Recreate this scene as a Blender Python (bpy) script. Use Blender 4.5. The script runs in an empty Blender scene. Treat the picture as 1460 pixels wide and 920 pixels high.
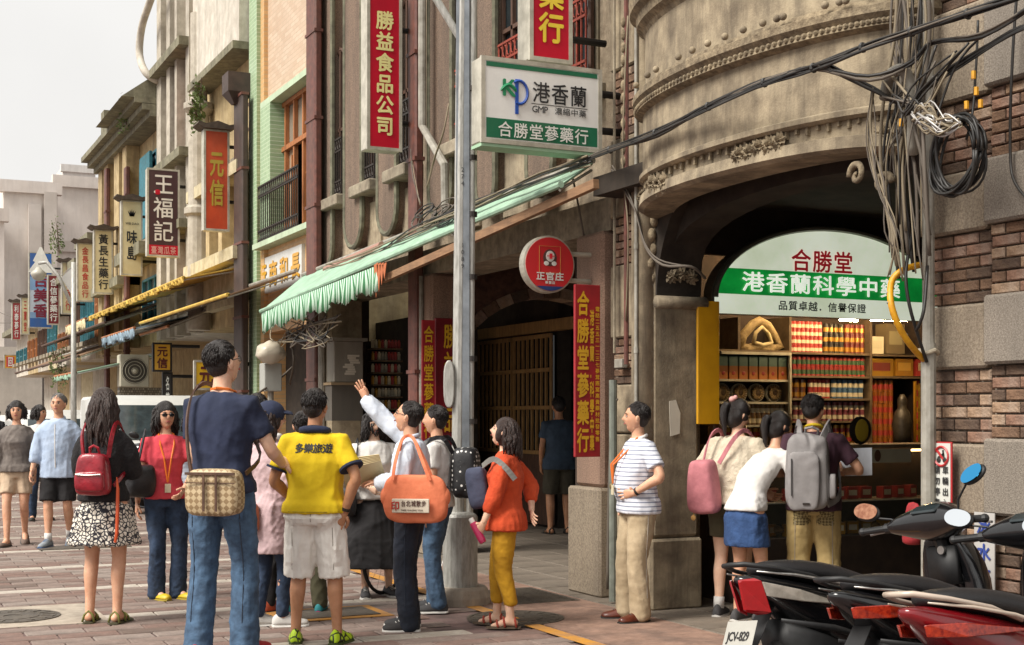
import bpy, math, random
import numpy as np
from mathutils import Vector, Matrix, noise
from mathutils.bvhtree import BVHTree
R = math.radians
PI = math.pi
sc = bpy.context.scene
COL = sc.collection
random.seed(7)

# ---------------------------------------------------------------- camera, sky, sun, exposure
YAW = R(25.5)
CA, SA = math.cos(YAW), math.sin(YAW)
F, PX0, PY0, HC = 1950.0, 730.0, 592.0, 1.5      # focal length in photo pixels, principal column, horizon row, eye height
cam_d = bpy.data.cameras.new('camera')
cam = bpy.data.objects.new('camera', cam_d)
COL.objects.link(cam)
cam.location = (0, 0, HC)
cam.rotation_euler = (R(90), 0, -YAW)
cam_d.sensor_width = 36
cam_d.lens = F / 1460 * 36
cam_d.shift_y = (PY0 - 460) / 1460
cam_d.clip_end = 2000
cam_d.clip_start = 0.1
cam_d.dof.use_dof = False
sc.camera = cam

SUN_EL, SUN_AZ = R(48), R(200)          # the veiled sun stands over the street, behind and left of the camera
w = bpy.data.worlds.new('World')
sc.world = w
w.use_nodes = True
nt = w.node_tree
bg = nt.nodes['Background']
sky = nt.nodes.new('ShaderNodeTexSky')
sky.sky_type = 'NISHITA'
sky.sun_disc = False
sky.sun_elevation = SUN_EL
sky.sun_rotation = SUN_AZ
sky.air_density = 1.0
sky.dust_density = 6.0
sky.ozone_density = 1.0
hs = nt.nodes.new('ShaderNodeHueSaturation')
hs.inputs['Saturation'].default_value = 0.10
mx = nt.nodes.new('ShaderNodeMix')
mx.data_type = 'RGBA'
mx.inputs[0].default_value = 0.75
mx.inputs[7].default_value = (10.6, 10.3, 9.9, 1)   # even cloud cover
nt.links.new(sky.outputs[0], hs.inputs['Color'])
cn = nt.nodes.new('ShaderNodeTexNoise'); cn.inputs['Scale'].default_value = 2.2; cn.inputs['Detail'].default_value = 5
cr = nt.nodes.new('ShaderNodeValToRGB'); cr.color_ramp.elements[0].color = (9.9, 9.75, 9.5, 1); cr.color_ramp.elements[1].color = (12.4, 12.2, 11.8, 1); cr.color_ramp.elements[0].position = .3; cr.color_ramp.elements[1].position = .7
tg = nt.nodes.new('ShaderNodeTexCoord'); nt.links.new(tg.outputs['Generated'], cn.inputs['Vector']); nt.links.new(cn.outputs['Fac'], cr.inputs[0]); nt.links.new(cr.outputs[0], mx.inputs[7])
nt.links.new(hs.outputs[0], mx.inputs[6])
nt.links.new(mx.outputs[2], bg.inputs[0])
bg.inputs[1].default_value = 0.072
sd = bpy.data.lights.new('sun', 'SUN')
so = bpy.data.objects.new('sun', sd)
COL.objects.link(so)
sd.energy = 3.5
sd.angle = R(28)
sd.color = (1.0, 0.95, 0.87)
# direction towards the sun in world: from the open street side (-x) and from behind the camera (-y)
sdir = Vector((-0.75, -0.10, 0.0)).normalized() * math.cos(SUN_EL) + Vector((0, 0, math.sin(SUN_EL)))
so.rotation_euler = sdir.to_track_quat('Z', 'Y').to_euler()
so.location = (-8, -6, 20)
sky.sun_rotation = math.atan2(sdir.x, sdir.y)
sc.view_settings.view_transform = 'Standard'
sc.view_settings.look = 'None'
sc.view_settings.exposure = 0.55
sc.view_settings.gamma = 1.0
sc.cycles.use_denoising = True
sc.cycles.max_bounces = 6
sc.cycles.sample_clamp_indirect = 4.0

# ---------------------------------------------------------------- where a point of the photo lies in the street
# street frame: x runs from the roadway into the shop fronts (their plane is x = 5.5), y runs down the street, z up
def cw(px, Y):
    X = (px - PX0) / F * Y
    return CA * X + SA * Y, -SA * X + CA * Y
def zat(py, Y): return HC + (PY0 - py) * Y / F
def gnd(px, py): return cw(px, HC * F / (py - PY0))
def onx(px, x):
    a = (px - PX0) / F
    return x * (CA - a * SA) / (SA + a * CA)
def ony(px, y):
    a = (px - PX0) / F
    return y * (SA + a * CA) / (CA - a * SA)
def dep(x, y): return SA * x + CA * y
def fx(px, py, x):
    y = onx(px, x)
    return Vector((x, y, zat(py, dep(x, y))))
def fy(px, py, y):
    x = ony(px, y)
    return Vector((x, y, zat(py, dep(x, y))))
def zx(px, py, x): return fx(px, py, x).z

# ---------------------------------------------------------------- materials
def lin(c):
    return tuple(((v / 12.92) if v <= 0.04045 else ((v + 0.055) / 1.055) ** 2.4) for v in c)
def hx(s):
    s = s.lstrip('#')
    return lin(tuple(int(s[i:i + 2], 16) / 255 for i in (0, 2, 4)))
MATS = {}
def mat(name, col, col2=None, rough=0.8, metal=0.0, scale=6.0, bump=0.0, bscale=60.0, dirt=0.0, dirtcol=(0.03, 0.025, 0.02), emit=0.0,
        stretch=(1, 1, 1), spec=0.5, coat=0.0, alpha=1.0, trans=0.0, detail=6.0, lo=0.35, hi=0.65):
    if name in MATS: return MATS[name]
    if isinstance(col, str): col = hx(col)
    if isinstance(col2, str): col2 = hx(col2)
    m = bpy.data.materials.new(name)
    m.use_nodes = True
    n = m.node_tree
    L = n.links.new
    b = n.nodes['Principled BSDF']
    b.inputs['Roughness'].default_value = rough
    b.inputs['Metallic'].default_value = metal
    b.inputs['Specular IOR Level'].default_value = spec
    b.inputs['Coat Weight'].default_value = coat
    b.inputs['Coat Roughness'].default_value = 0.08
    b.inputs['Transmission Weight'].default_value = trans
    tc = n.nodes.new('ShaderNodeTexCoord')
    mp = n.nodes.new('ShaderNodeMapping')
    mp.inputs['Scale'].default_value = stretch
    L(tc.outputs['Object'], mp.inputs['Vector'])
    out = None
    if col2 is None: col2 = tuple(c * 0.8 for c in col)
    nz = n.nodes.new('ShaderNodeTexNoise')
    nz.inputs['Scale'].default_value = scale
    nz.inputs['Detail'].default_value = detail
    nz.inputs['Roughness'].default_value = 0.65
    L(mp.outputs[0], nz.inputs['Vector'])
    rp = n.nodes.new('ShaderNodeValToRGB')
    rp.color_ramp.elements[0].position = lo
    rp.color_ramp.elements[1].position = hi
    rp.color_ramp.elements[0].color = (*col2, 1)
    rp.color_ramp.elements[1].color = (*col, 1)
    L(nz.outputs['Fac'], rp.inputs[0])
    out = rp.outputs[0]
    if dirt > 0:
        dz = n.nodes.new('ShaderNodeTexNoise')
        dz.inputs['Scale'].default_value = 1.3
        dz.inputs['Detail'].default_value = 8
        dz.inputs['Roughness'].default_value = 0.7
        dm = n.nodes.new('ShaderNodeMapping')
        dm.inputs['Scale'].default_value = (2.4, 2.4, 0.3)
        L(tc.outputs['Object'], dm.inputs['Vector'])
        L(dm.outputs[0], dz.inputs['Vector'])
        dr = n.nodes.new('ShaderNodeValToRGB')
        dr.color_ramp.elements[0].position = 0.43
        dr.color_ramp.elements[1].position = 0.66
        dr.color_ramp.elements[0].color = (0, 0, 0, 1)
        dr.color_ramp.elements[1].color = (dirt, dirt, dirt, 1)
        L(dz.outputs['Fac'], dr.inputs[0])
        mi = n.nodes.new('ShaderNodeMix')
        mi.data_type = 'RGBA'
        L(dr.outputs[0], mi.inputs[0])
        L(out, mi.inputs[6])
        mi.inputs[7].default_value = (*dirtcol, 1)
        out = mi.outputs[2]
    L(out, b.inputs['Base Color'])
    if emit > 0:
        L(out, b.inputs['Emission Color'])
        b.inputs['Emission Strength'].default_value = emit
    if bump > 0:
        bz = n.nodes.new('ShaderNodeTexNoise')
        bz.inputs['Scale'].default_value = bscale
        bz.inputs['Detail'].default_value = 4
        L(mp.outputs[0], bz.inputs['Vector'])
        bp = n.nodes.new('ShaderNodeBump')
        bp.inputs['Strength'].default_value = bump
        bp.inputs['Distance'].default_value = 0.02
        L(bz.outputs['Fac'], bp.inputs['Height'])
        L(bp.outputs[0], b.inputs['Normal'])
    MATS[name] = m
    return m
def flat(name, col, **k):
    if isinstance(col, str): col = hx(col)
    k.setdefault('scale', 3)
    if not k.get('emit'): k.setdefault('dirt', .16); k.setdefault('dirtcol', (.16, .13, .10))
    return mat(name, col, tuple(c * 0.88 for c in col), **k)

# ---------------------------------------------------------------- mesh building
class MB:
    def __init__(s): s.v = []; s.f = []; s.mi = []; s.cur = 0
    def add(s, vs, fs):
        n = len(s.v)
        s.v += [tuple(p) for p in vs]
        s.f += [tuple(i + n for i in f) for f in fs]
        s.mi += [s.cur] * len(fs)
        return s
    def box(s, x0, x1, y0, y1, z0, z1):
        if x0 > x1: x0, x1 = x1, x0
        if y0 > y1: y0, y1 = y1, y0
        if z0 > z1: z0, z1 = z1, z0
        return s.add([(x0, y0, z0), (x1, y0, z0), (x1, y1, z0), (x0, y1, z0), (x0, y0, z1), (x1, y0, z1), (x1, y1, z1), (x0, y1, z1)],
                     [(0, 3, 2, 1), (4, 5, 6, 7), (0, 1, 5, 4), (1, 2, 6, 5), (2, 3, 7, 6), (3, 0, 4, 7)])
    def cbox(s, c, size, rot=None):
        c = Vector(c); h = Vector(size) / 2
        vs = [Vector((a * h.x, b * h.y, d * h.z)) for d in (-1, 1) for a, b in ((-1, -1), (1, -1), (1, 1), (-1, 1))]
        if rot: vs = [rot @ p for p in vs]
        return s.add([p + c for p in vs], [(0, 3, 2, 1), (4, 5, 6, 7), (0, 1, 5, 4), (1, 2, 6, 5), (2, 3, 7, 6), (3, 0, 4, 7)])
    def bar(s, a, b, w, h=None, up=(0, 0, 1)):
        a, b = Vector(a), Vector(b); h = h or w
        d = (b - a); 
        if d.length < 1e-6: return s
        d.normalize(); u = Vector(up)
        if abs(d.dot(u)) > 0.98: u = Vector((0, 1, 0))
        r = d.cross(u).normalized(); u = r.cross(d)
        vs = []
        for p in (a, b):
            for i, j in ((-1, -1), (1, -1), (1, 1), (-1, 1)): vs.append(p + r * (i * w / 2) + u * (j * h / 2))
        return s.add(vs, [(0, 1, 2, 3), (7, 6, 5, 4), (0, 4, 5, 1), (1, 5, 6, 2), (2, 6, 7, 3), (3, 7, 4, 0)])
    def loft(s, rings, cap0=True, cap1=True, closed=True):
        n = len(rings[0]); vs = [p for r in rings for p in r]; fs = []
        for i in range(len(rings) - 1):
            for j in range(n if closed else n - 1):
                k = (j + 1) % n
                fs.append((i * n + j, i * n + k, (i + 1) * n + k, (i + 1) * n + j))
        if cap0: fs.append(tuple(range(n))[::-1])
        if cap1: fs.append(tuple((len(rings) - 1) * n + j for j in range(n)))
        return s.add(vs, fs)
    def tube(s, pts, r, n=8, caps=True):
        pts = [Vector(p) for p in pts]
        rr = r if hasattr(r, '__len__') else [r] * len(pts)
        rings = []; prev = None
        for i, p in enumerate(pts):
            d = (pts[min(i + 1, len(pts) - 1)] - pts[max(i - 1, 0)])
            d = d.normalized() if d.length > 1e-9 else Vector((0, 0, 1))
            if prev is None:
                u = Vector((0, 0, 1)) if abs(d.z) < 0.9 else Vector((0, 1, 0))
                a = d.cross(u).normalized()
            else:
                a = prev - d * prev.dot(d)
                a = a.normalized() if a.length > 1e-6 else prev
            prev = a; b = d.cross(a)
            rings.append([p + (a * math.cos(t * 2 * PI / n) + b * math.sin(t * 2 * PI / n)) * rr[i] for t in range(n)])
        return s.loft(rings, caps, caps)
    def cyl(s, a, b, r, r2=None, n=16):
        return s.tube([a, b], [r, r if r2 is None else r2], n)
    def lathe(s, c, prof, n=16, axis='z'):
        rings = []
        for r, h in prof:
            ring = []
            for t in range(n):
                q = t * 2 * PI / n; a, b = r * math.cos(q), r * math.sin(q)
                v = {'z': (a, b, h), 'x': (h, a, b), 'y': (b, h, a)}[axis]
                ring.append(Vector(c) + Vector(v))
            rings.append(ring)
        return s.loft(rings, True, True)
    def ball(s, c, r, n=10, m=7, sc_=(1, 1, 1)):
        c = Vector(c); rings = []
        for i in range(m + 1):
            a = -PI / 2 + PI * i / m
            q = max(math.cos(a), 0.02)
            rings.append([c + Vector((q * math.cos(t * 2 * PI / n) * r * sc_[0], q * math.sin(t * 2 * PI / n) * r * sc_[1], math.sin(a) * r * sc_[2])) for t in range(n)])
        return s.loft(rings)
    def prism(s, poly, ext):
        """poly: 3-D points of one face, ext: extrusion vector"""
        e = Vector(ext); a = [Vector(p) for p in poly]; b = [p + e for p in a]
        n = len(a)
        return s.add(a + b, [tuple(range(n))[::-1], tuple(range(n, 2 * n))] + [(i, (i + 1) % n, n + (i + 1) % n, n + i) for i in range(n)])
    def build(s, name, m, parent=None, smooth=False, world=False, bevel=0.0, sub=0, kind=None, label=None, loc=None):
        me = bpy.data.meshes.new(name)
        me.from_pydata([tuple(p) for p in s.v], [], s.f)
        ms = m if isinstance(m, (list, tuple)) else [m]
        for q in ms: me.materials.append(q)
        if len(ms) > 1: me.polygons.foreach_set('material_index', s.mi)
        if smooth: me.polygons.foreach_set('use_smooth', [True] * len(me.polygons))
        me.validate(); me.update()
        return place(me, name, parent, world, bevel, sub, smooth, kind, label, loc)
def place(me, name, parent=None, world=False, bevel=0.0, sub=0, smooth=False, kind=None, label=None, loc=None):
    o = bpy.data.objects.new(name, me); COL.objects.link(o)
    if parent:
        o.parent = parent
        if world: o.matrix_parent_inverse = (ROOTM.get(root_of(parent).name) or Matrix()).inverted() if parent.parent is None else Matrix()
    if loc is not None: o.location = loc
    if bevel > 0:
        b = o.modifiers.new('bevel', 'BEVEL'); b.width = bevel; b.segments = 2 if smooth else 1; b.limit_method = 'ANGLE'; b.angle_limit = R(40)
    if sub:
        b = o.modifiers.new('sub', 'SUBSURF'); b.levels = sub; b.render_levels = sub
    if kind: o['kind'] = kind
    if label: o['label'] = label
    return o
ROOTM = {}
def root_of(o):
    while o.parent: o = o.parent
    return o
def thing(name, label, cat, loc=(0, 0, 0), rz=0.0, group=None, rot=None):
    o = bpy.data.objects.new(name, None); COL.objects.link(o)
    o.empty_display_size = 0.1
    o.location = loc; o.rotation_euler = rot or (0, 0, rz)
    o['label'] = label; o['category'] = cat
    if group: o['group'] = group
    ROOTM[o.name] = Matrix.LocRotScale(Vector(loc), o.rotation_euler, None)
    return o
def tag(o, label, cat, group=None):
    o['label'] = label; o['category'] = cat
    if group: o['group'] = group
    return o
def copy_tree(o, parent=None):
    c = o.copy(); COL.objects.link(c); c.parent = parent
    if parent is not None: c.matrix_parent_inverse = o.matrix_parent_inverse.copy()
    for ch in o.children: copy_tree(ch, c)
    return c
# ---------------------------------------------------------------- lettering (flat glyph geometry of the built-in font)
GL = {}
def glyph(ch, bold):
    k = (ch, bold)
    if k not in GL:
        c = bpy.data.curves.new('g', 'FONT'); c.body = ch; c.size = 1; c.resolution_u = 2; c.offset = bold
        o = bpy.data.objects.new('g', c); COL.objects.link(o)
        bpy.context.view_layer.update()
        m = bpy.data.meshes.new_from_object(o.evaluated_get(bpy.context.evaluated_depsgraph_get()))
        vs = [tuple(v.co) for v in m.vertices]; fs = [tuple(p.vertices) for p in m.polygons]
        bpy.data.objects.remove(o); bpy.data.curves.remove(c); bpy.data.meshes.remove(m)
        if ch.isascii():
            x0 = min([v[0] for v in vs] or [0]); x1 = max([v[0] for v in vs] or [0])
            GL[k] = ([(v[0] - (x0 + x1) / 2, v[1] - 0.36) for v in vs], fs, x1 - x0 + 0.08)
        else: GL[k] = ([(v[0] - 0.5, v[1] - 0.38) for v in vs], fs, 1.0)
    return GL[k]
ALLTEXT = []
def put_glyphs(items, O, Rv, Uv, name, m, parent, world=False, wobble=0.0, label=None, lift=0.004):
    """items: (char, u, v, width, height[, bold]); O origin of the sign's plane, Rv right, Uv up"""
    O, Rv, Uv = Vector(O), Vector(Rv).normalized(), Vector(Uv).normalized()
    N = Rv.cross(Uv)
    b = MB()
    for it in items:
        ch, u, v, wd, hg = it[:5]
        vs, fs, adv = glyph(ch, 0.0)
        d = (it[5] if len(it) > 5 else 0.0)
        for k, (sx_, sy_) in enumerate(((0, 0),) if d <= 0 else ((0, 0), (d, 0), (-d, 0), (0, d), (0, -d)) if d < .025 else ((0, 0), (d, 0), (-d, 0), (0, d), (0, -d), (d * .7, d * .7), (-d * .7, -d * .7))):
            b.add([O + Rv * (u + (p[0] + sx_) * wd) + Uv * (v + (p[1] + sy_) * hg) + N * (lift + k * 0.0003) for p in vs], fs)
    return b.build(name, m, parent, world=world, label=label)
def column_text(s, u, v0, v1, wd, bold=0.01):
    n = len(s); st = (v1 - v0) / n
    return [(c, u, v1 - st * (i + 0.5), wd, abs(st) * 0.93, bold) for i, c in enumerate(s)]
def row_text(s, u0, u1, v, hg, bold=0.01):
    n = len(s); st = (u1 - u0) / n
    return [(c, u0 + st * (i + 0.5), v, st * 0.95, hg, bold) for i, c in enumerate(s)]
def latin(s, u0, v, h, bold=0.0, sp=1.0):
    out = []; u = u0
    for c in s:
        if c == ' ': u += h * 0.35; continue
        a = glyph(c, 0.0)[2]
        out.append((c, u + a * h / 2, v, h, h, bold)); u += a * h * sp
    return out
# ================================================================ ground
XF = 5.5                                    # plane of the shop fronts
m_road = mat('street_base', '#7d6560', '#5b4a46', rough=0.9, scale=3, bump=0.3, bscale=80, dirt=0.5)
mb = MB(); mb.add([(-66, -26, -0.012), (66, -26, -0.012), (66, 170, -0.012), (-66, 170, -0.012)], [(0, 1, 2, 3)])
g = mb.build('ground', m_road); g['kind'] = 'structure'
m_arc = mat('arcade_stone', '#857a6c', '#5a5148', rough=0.75, scale=5, bump=0.25, bscale=90, dirt=0.5)
m_pink = mat('pink_concrete', '#9a7c6b', '#806455', rough=0.92, scale=9, bump=0.3, bscale=150, dirt=0.55, dirtcol=(0.06, 0.045, 0.04))
mb = MB(); mb.box(4.42, 5.3, -1, 60, -0.01, 0.004)
g = mb.build('gutter_strip', m_pink); g['kind'] = 'structure'
mb = MB(); mb.box(5.3, 12, -1, 60, -0.01, -0.002)
ap = mb.build('arcade_floor', m_arc); ap['kind'] = 'structure'
# arcade floor slabs (recessed joints)
m_slab = mat('floor_slab', '#8d8173', '#655b50', rough=0.7, scale=6, bump=0.25, bscale=120, dirt=0.5)
slab = {}
def slab_mesh(dx, dy, i):
    b = MB(); e = 0.006
    x, y = dx / 2 - 0.006, dy / 2 - 0.006
    b.add([(-x, -y, -0.004), (x, -y, -0.004), (x, y, -0.004), (-x, y, -0.004), (-x + e, -y + e, 0.006), (x - e, -y + e, 0.006), (x - e, y - e, 0.006), (-x + e, y - e, 0.006)],
          [(4, 5, 6, 7), (0, 1, 5, 4), (1, 2, 6, 5), (2, 3, 7, 6), (3, 0, 4, 7)])
    me = bpy.data.meshes.new('slab'); me.from_pydata(b.v, [], b.f); me.materials.append(m_slab); return me
sm_ = slab_mesh(0.5, 0.5, 0)
for i in range(7):
    for j in range(34):
        x, y = 5.56 + 0.5 * i, 4.3 + 0.5 * j
        d = dep(x, y); 
        if y > 18.5: continue
        o = place(sm_, 'slab', ap); o.location = (x, y, random.uniform(-0.0015, 0.0015))
# street pavers
PAV = [mat('paver_red_%s' % k, c, c2, rough=0.88, scale=14, bump=0.25, bscale=200, dirt=0.5, dirtcol=(0.085, 0.072, 0.063)) for k, c, c2 in
       (('rose', '#8f7d74', '#75645b'), ('brick', '#856b61', '#6c564d'), ('dusty', '#96877e', '#7d7068'), ('dark', '#756359', '#5f4f47'))]
PAVG = [mat('paver_grey_%s' % k, c, c2, rough=0.9, scale=14, bump=0.25, bscale=200, dirt=0.3, dirtcol=(0.12, 0.1, 0.09)) for k, c, c2 in
        (('pale', '#bdb4a8', '#a69c90'), ('mid', '#ada498', '#978d80'))]
MANH = [(gnd(18, 880), 0.34), (gnd(735, 882), 0.36)]
def paver_verts(x, y, dx, dy, h):
    e = 0.007; a, b_ = dx / 2 - 0.005, dy / 2 - 0.005
    return ([(x - a, y - b_, -0.008), (x + a, y - b_, -0.008), (x + a, y + b_, -0.008), (x - a, y + b_, -0.008),
             (x - a + e, y - b_ + e, h), (x + a - e, y - b_ + e, h), (x + a - e, y + b_ - e, h), (x - a + e, y + b_ - e, h)],
            [(4, 5, 6, 7), (0, 1, 5, 4), (1, 2, 6, 5), (2, 3, 7, 6), (3, 0, 4, 7)])
LX, LY = 0.40, 0.20           # pavers lie crosswise, in running bond
spots = []
ny = int(34 / LY)
for j in range(ny):
    y = 2.5 + j * LY
    for i in range(int(14 / LX)):
        x = 4.42 - LX / 2 - i * LX - (LX / 2 if j % 2 else 0)
        if x + LX / 2 > 4.43: continue
        Y = dep(x, y)
        if Y < 6: continue
        X = (CA * x - SA * y)
        px = PX0 + F * X / Y; py = PY0 + HC * F / Y
        if px < -60 or px > 1150 or py > 935: continue
        if any(abs(x - c[0]) < r + 0.2 and abs(y - c[1]) < r + 0.12 for c, r in MANH): continue
        grey = (j % 9 == 4) or (-0.3 < (x + 40) % 2.8 - 1.4 < 0.0 and j % 9 > 4 and j % 2 == 0)
        spots.append((Y, x, y, grey))
spots.sort()
fl = thing('street_paving', 'red and grey brick paving of the pedestrian street', 'paving', (0, 0, 0)); fl['kind'] = 'structure'
del fl['category']
meshes = []
for m in PAV + PAVG:
    vs, fs = paver_verts(0, 0, LX, LY, 0.0)
    me = bpy.data.meshes.new('paver'); me.from_pydata(vs, [], fs); me.materials.append(m); meshes.append(me)
pick = lambda x, y: min(3, int(4 * abs(noise.noise(Vector((x * 1.3, y * 1.3, 0))) + random.uniform(-0.3, 0.5)) )) % 4
rest = [MB() for _ in range(6)]
for n_, (Y, x, y, grey) in enumerate(spots):
    k = 4 + (random.random() < 0.5) if grey else pick(x, y)
    h = random.uniform(-0.002, 0.002)
    if n_ < 296:
        o = place(meshes[k], 'paver', fl); o.location = (x, y, h); o.rotation_euler = (random.uniform(-.004, .004), random.uniform(-.006, .006), random.uniform(-.006, .006))
    else:
        rest[k].add(*paver_verts(x, y, LX, LY, h))
allr = MB()
for k in range(6):
    allr.cur = k; allr.add(rest[k].v, rest[k].f)
allr.build('paver_field', PAV + PAVG, fl, kind='stuff')
# beyond the separate pavers the same paving as a plain sheet
m_far = mat('far_paving', '#9c8a80', '#84746b', rough=0.9, scale=8, bump=0.1)
mb = MB(); mb.add([(-30, 2.5 + ny * LY, -0.006), (4.42, 2.5 + ny * LY, -0.006), (4.42, 140, -0.006), (-30, 140, -0.006)], [(0, 1, 2, 3)])
g = mb.build('far_road', m_far); g['kind'] = 'structure'
# yellow painted line beside the gutter
m_yel = mat('yellow_road_paint', '#c98a1e', '#a9793a', rough=0.8, scale=25, dirt=0.6, dirtcol=(0.2, 0.13, 0.1))
mb = MB(); mb.box(4.27, 4.38, 6.0, 15.5, 0.003, 0.007)
g = mb.build('painted_line', m_yel); g['kind'] = 'structure'
# manholes
m_iron = mat('cast_iron', '#6d655b', '#524c45', rough=0.6, metal=0.5, scale=30, bump=0.3, dirt=0.3, dirtcol=(0.2, 0.16, 0.12))
m_conc = mat('pale_concrete', '#b5a999', '#9a8e80', rough=0.9, scale=7, bump=0.2, bscale=100, dirt=0.35)
def manhole(c, r, label, slab_=True, conc=m_conc):
    t = thing('manhole_cover', label, 'manhole cover', (c[0], c[1], 0))
    if slab_:
        b = MB(); b.box(-r - 0.28, r + 0.28, -r - 0.2, r + 0.2, -0.008, 0.003); b.build('surround', conc, t)
    b = MB(); b.lathe((0, 0, 0), [(r, -0.005), (r, 0.010), (r * 0.93, 0.010), (r * 0.93, 0.005), (r * 0.9, 0.005), (r * 0.9, 0.009), (r * 0.6, 0.009), (r * 0.6, 0.006), (r * 0.55, 0.006), (r * 0.55, 0.010), (r * 0.2, 0.010), (r * 0.2, 0.006), (0.01, 0.006)], 32)
    b.build('lid', m_iron, t)
    b = MB()
    for k in range(16):
        a = k * PI / 8; b.bar((math.cos(a) * r * 0.62, math.sin(a) * r * 0.62, 0.010), (math.cos(a) * r * 0.88, math.sin(a) * r * 0.88, 0.010), 0.03, 0.006)
    b.build('rib', m_iron, t, kind='stuff')
manhole(*MANH[0], 'round iron manhole cover in a pale concrete square by the woman with the red backpack')
manhole(*MANH[1], 'round iron manhole cover near the feet of the woman in the orange jacket', False)
c = gnd(468, 876)
t = thing('drain_cover', 'dark rectangular drain cover with yellow painted border behind the yellow shirt man', 'drain cover', (c[0], c[1], 0), 0)
b = MB(); b.box(-0.42, 0.42, -0.3, 0.3, 0.003, 0.008); b.build('painted_border', m_yel, t)
b = MB(); b.box(-0.34, 0.34, -0.22, 0.22, 0.006, 0.014); b.build('plate', m_iron, t)
c = gnd(80, 782)
t = thing('drain_cover', 'dark wet drain cover in front of the walking couple', 'drain cover', (c[0] + .3, c[1], 0), 0)
b = MB(); b.box(-0.5, 0.5, -0.2, 0.2, 0.0, 0.008); b.build('plate', m_iron, t)
c = gnd(770, 862)
t = thing('drain_grate', 'flat iron grate in the gutter by the arcade', 'drain cover', (4.95, c[1] + .5, 0), 0)
b = MB(); b.box(-0.3, 0.3, -0.45, 0.45, 0.003, 0.009); b.build('frame', m_iron, t)
b = MB()
for k in range(12): b.box(-0.27, 0.27, -0.42 + k * 0.07, -0.385 + k * 0.07, 0.009, 0.014)
b.build('grille', m_iron, t)
# ================================================================ materials of the houses
m_stucco = mat('brown_stucco', '#b7a68d', '#8a7a66', rough=0.95, scale=9, bump=0.5, bscale=120, dirt=0.55, dirtcol=(0.06, 0.05, 0.042))
m_pebble = mat('pebble_dash', '#a58c79', '#6b5a4c', rough=0.95, scale=120, bump=0.9, bscale=260, dirt=0.5, dirtcol=(0.05, 0.045, 0.04), detail=2)
m_green_edge = mat('mossy_render', '#7d7b66', '#5b594a', rough=0.95, scale=10, bump=0.4, bscale=120, dirt=0.5)
m_light = mat('light_stucco', '#b0a288', '#857762', rough=0.95, scale=6, bump=0.4, bscale=120, dirt=0.5, dirtcol=(0.08, 0.065, 0.05))
m_sill = mat('stone_sill', '#a29782', '#7a6f5f', rough=0.9, scale=9, bump=0.3, bscale=120, dirt=0.45)
m_iron_blk = mat('black_iron', '#26231f', '#39302a', rough=0.6, metal=0.4, scale=40)
m_rust = mat('rust_red_iron', '#9c3f2a', '#6d2c1f', rough=0.8, scale=40, dirt=0.3)
m_dark = mat('dark_interior', '#3b3229', '#28211b', rough=0.95, scale=5)  # low albedo also holds the shade of arcade, passage and rooms
m_glass = mat('window_glass', '#20272a', '#2c3436', rough=0.12, scale=2, spec=0.6)
m_brownpipe = mat('brown_pipe', '#6f3f33', '#4f2c25', rough=0.55, scale=12, dirt=0.35, dirtcol=(0.12, 0.09, 0.07))
m_greypipe = mat('grey_pipe', '#a5a196', '#807b70', rough=0.6, scale=8, dirt=0.45, dirtcol=(0.1, 0.085, 0.07))
m_darkwood = mat('dark_wood', '#5c4030', '#3c2a20', rough=0.7, scale=6, stretch=(6, 6, 1), bump=0.2)
m_wood = mat('orange_wood', '#b3713e', '#8a5530', rough=0.65, scale=5, stretch=(6, 6, 1), bump=0.15, dirt=0.25)
m_granite = mat('granite', '#a1937f', '#7a6c5b', rough=0.8, scale=70, bump=0.4, bscale=200, dirt=0.45, dirtcol=(0.09, 0.07, 0.055), detail=3)
m_granite_g = mat('grey_granite', '#958b7f', '#6a6156', rough=0.8, scale=110, bump=0.35, bscale=220, dirt=0.35, dirtcol=(0.08, 0.07, 0.06), detail=3)
m_pinkgran = mat('pink_granite', '#a48672', '#7d6353', rough=0.8, scale=90, bump=0.4, bscale=200, dirt=0.4, dirtcol=(0.09, 0.07, 0.055), detail=3)
m_cream = mat('aged_cream_render', '#a99a80', '#776a57', rough=0.92, scale=5, bump=0.22, bscale=80, dirt=0.85, dirtcol=(0.075, 0.058, 0.042))
m_ornament = mat('ornament_plaster', '#9f8f74', '#655744', rough=0.92, scale=18, bump=0.4, bscale=90, dirt=0.6, dirtcol=(0.05, 0.04, 0.03))
m_mortar = mat('mortar', '#9a8f80', '#746a5d', rough=0.98, scale=30, bump=0.4)
m_brickred = [mat('wall_brick_%s' % k, a, b_, rough=0.93, scale=22, bump=0.6, bscale=70, dirt=0.4, dirtcol=dc) for k, a, b_, dc in
              (('red', '#8d6b58', '#6f5242', (0.3, 0.27, 0.23)), ('brown', '#7f624c', '#634a38', (0.06, 0.045, 0.035)), ('dusty', '#a3876e', '#80664f', (0.34, 0.3, 0.26)), ('dark', '#65503f', '#4c3a2f', (0.05, 0.04, 0.035)))]

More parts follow.
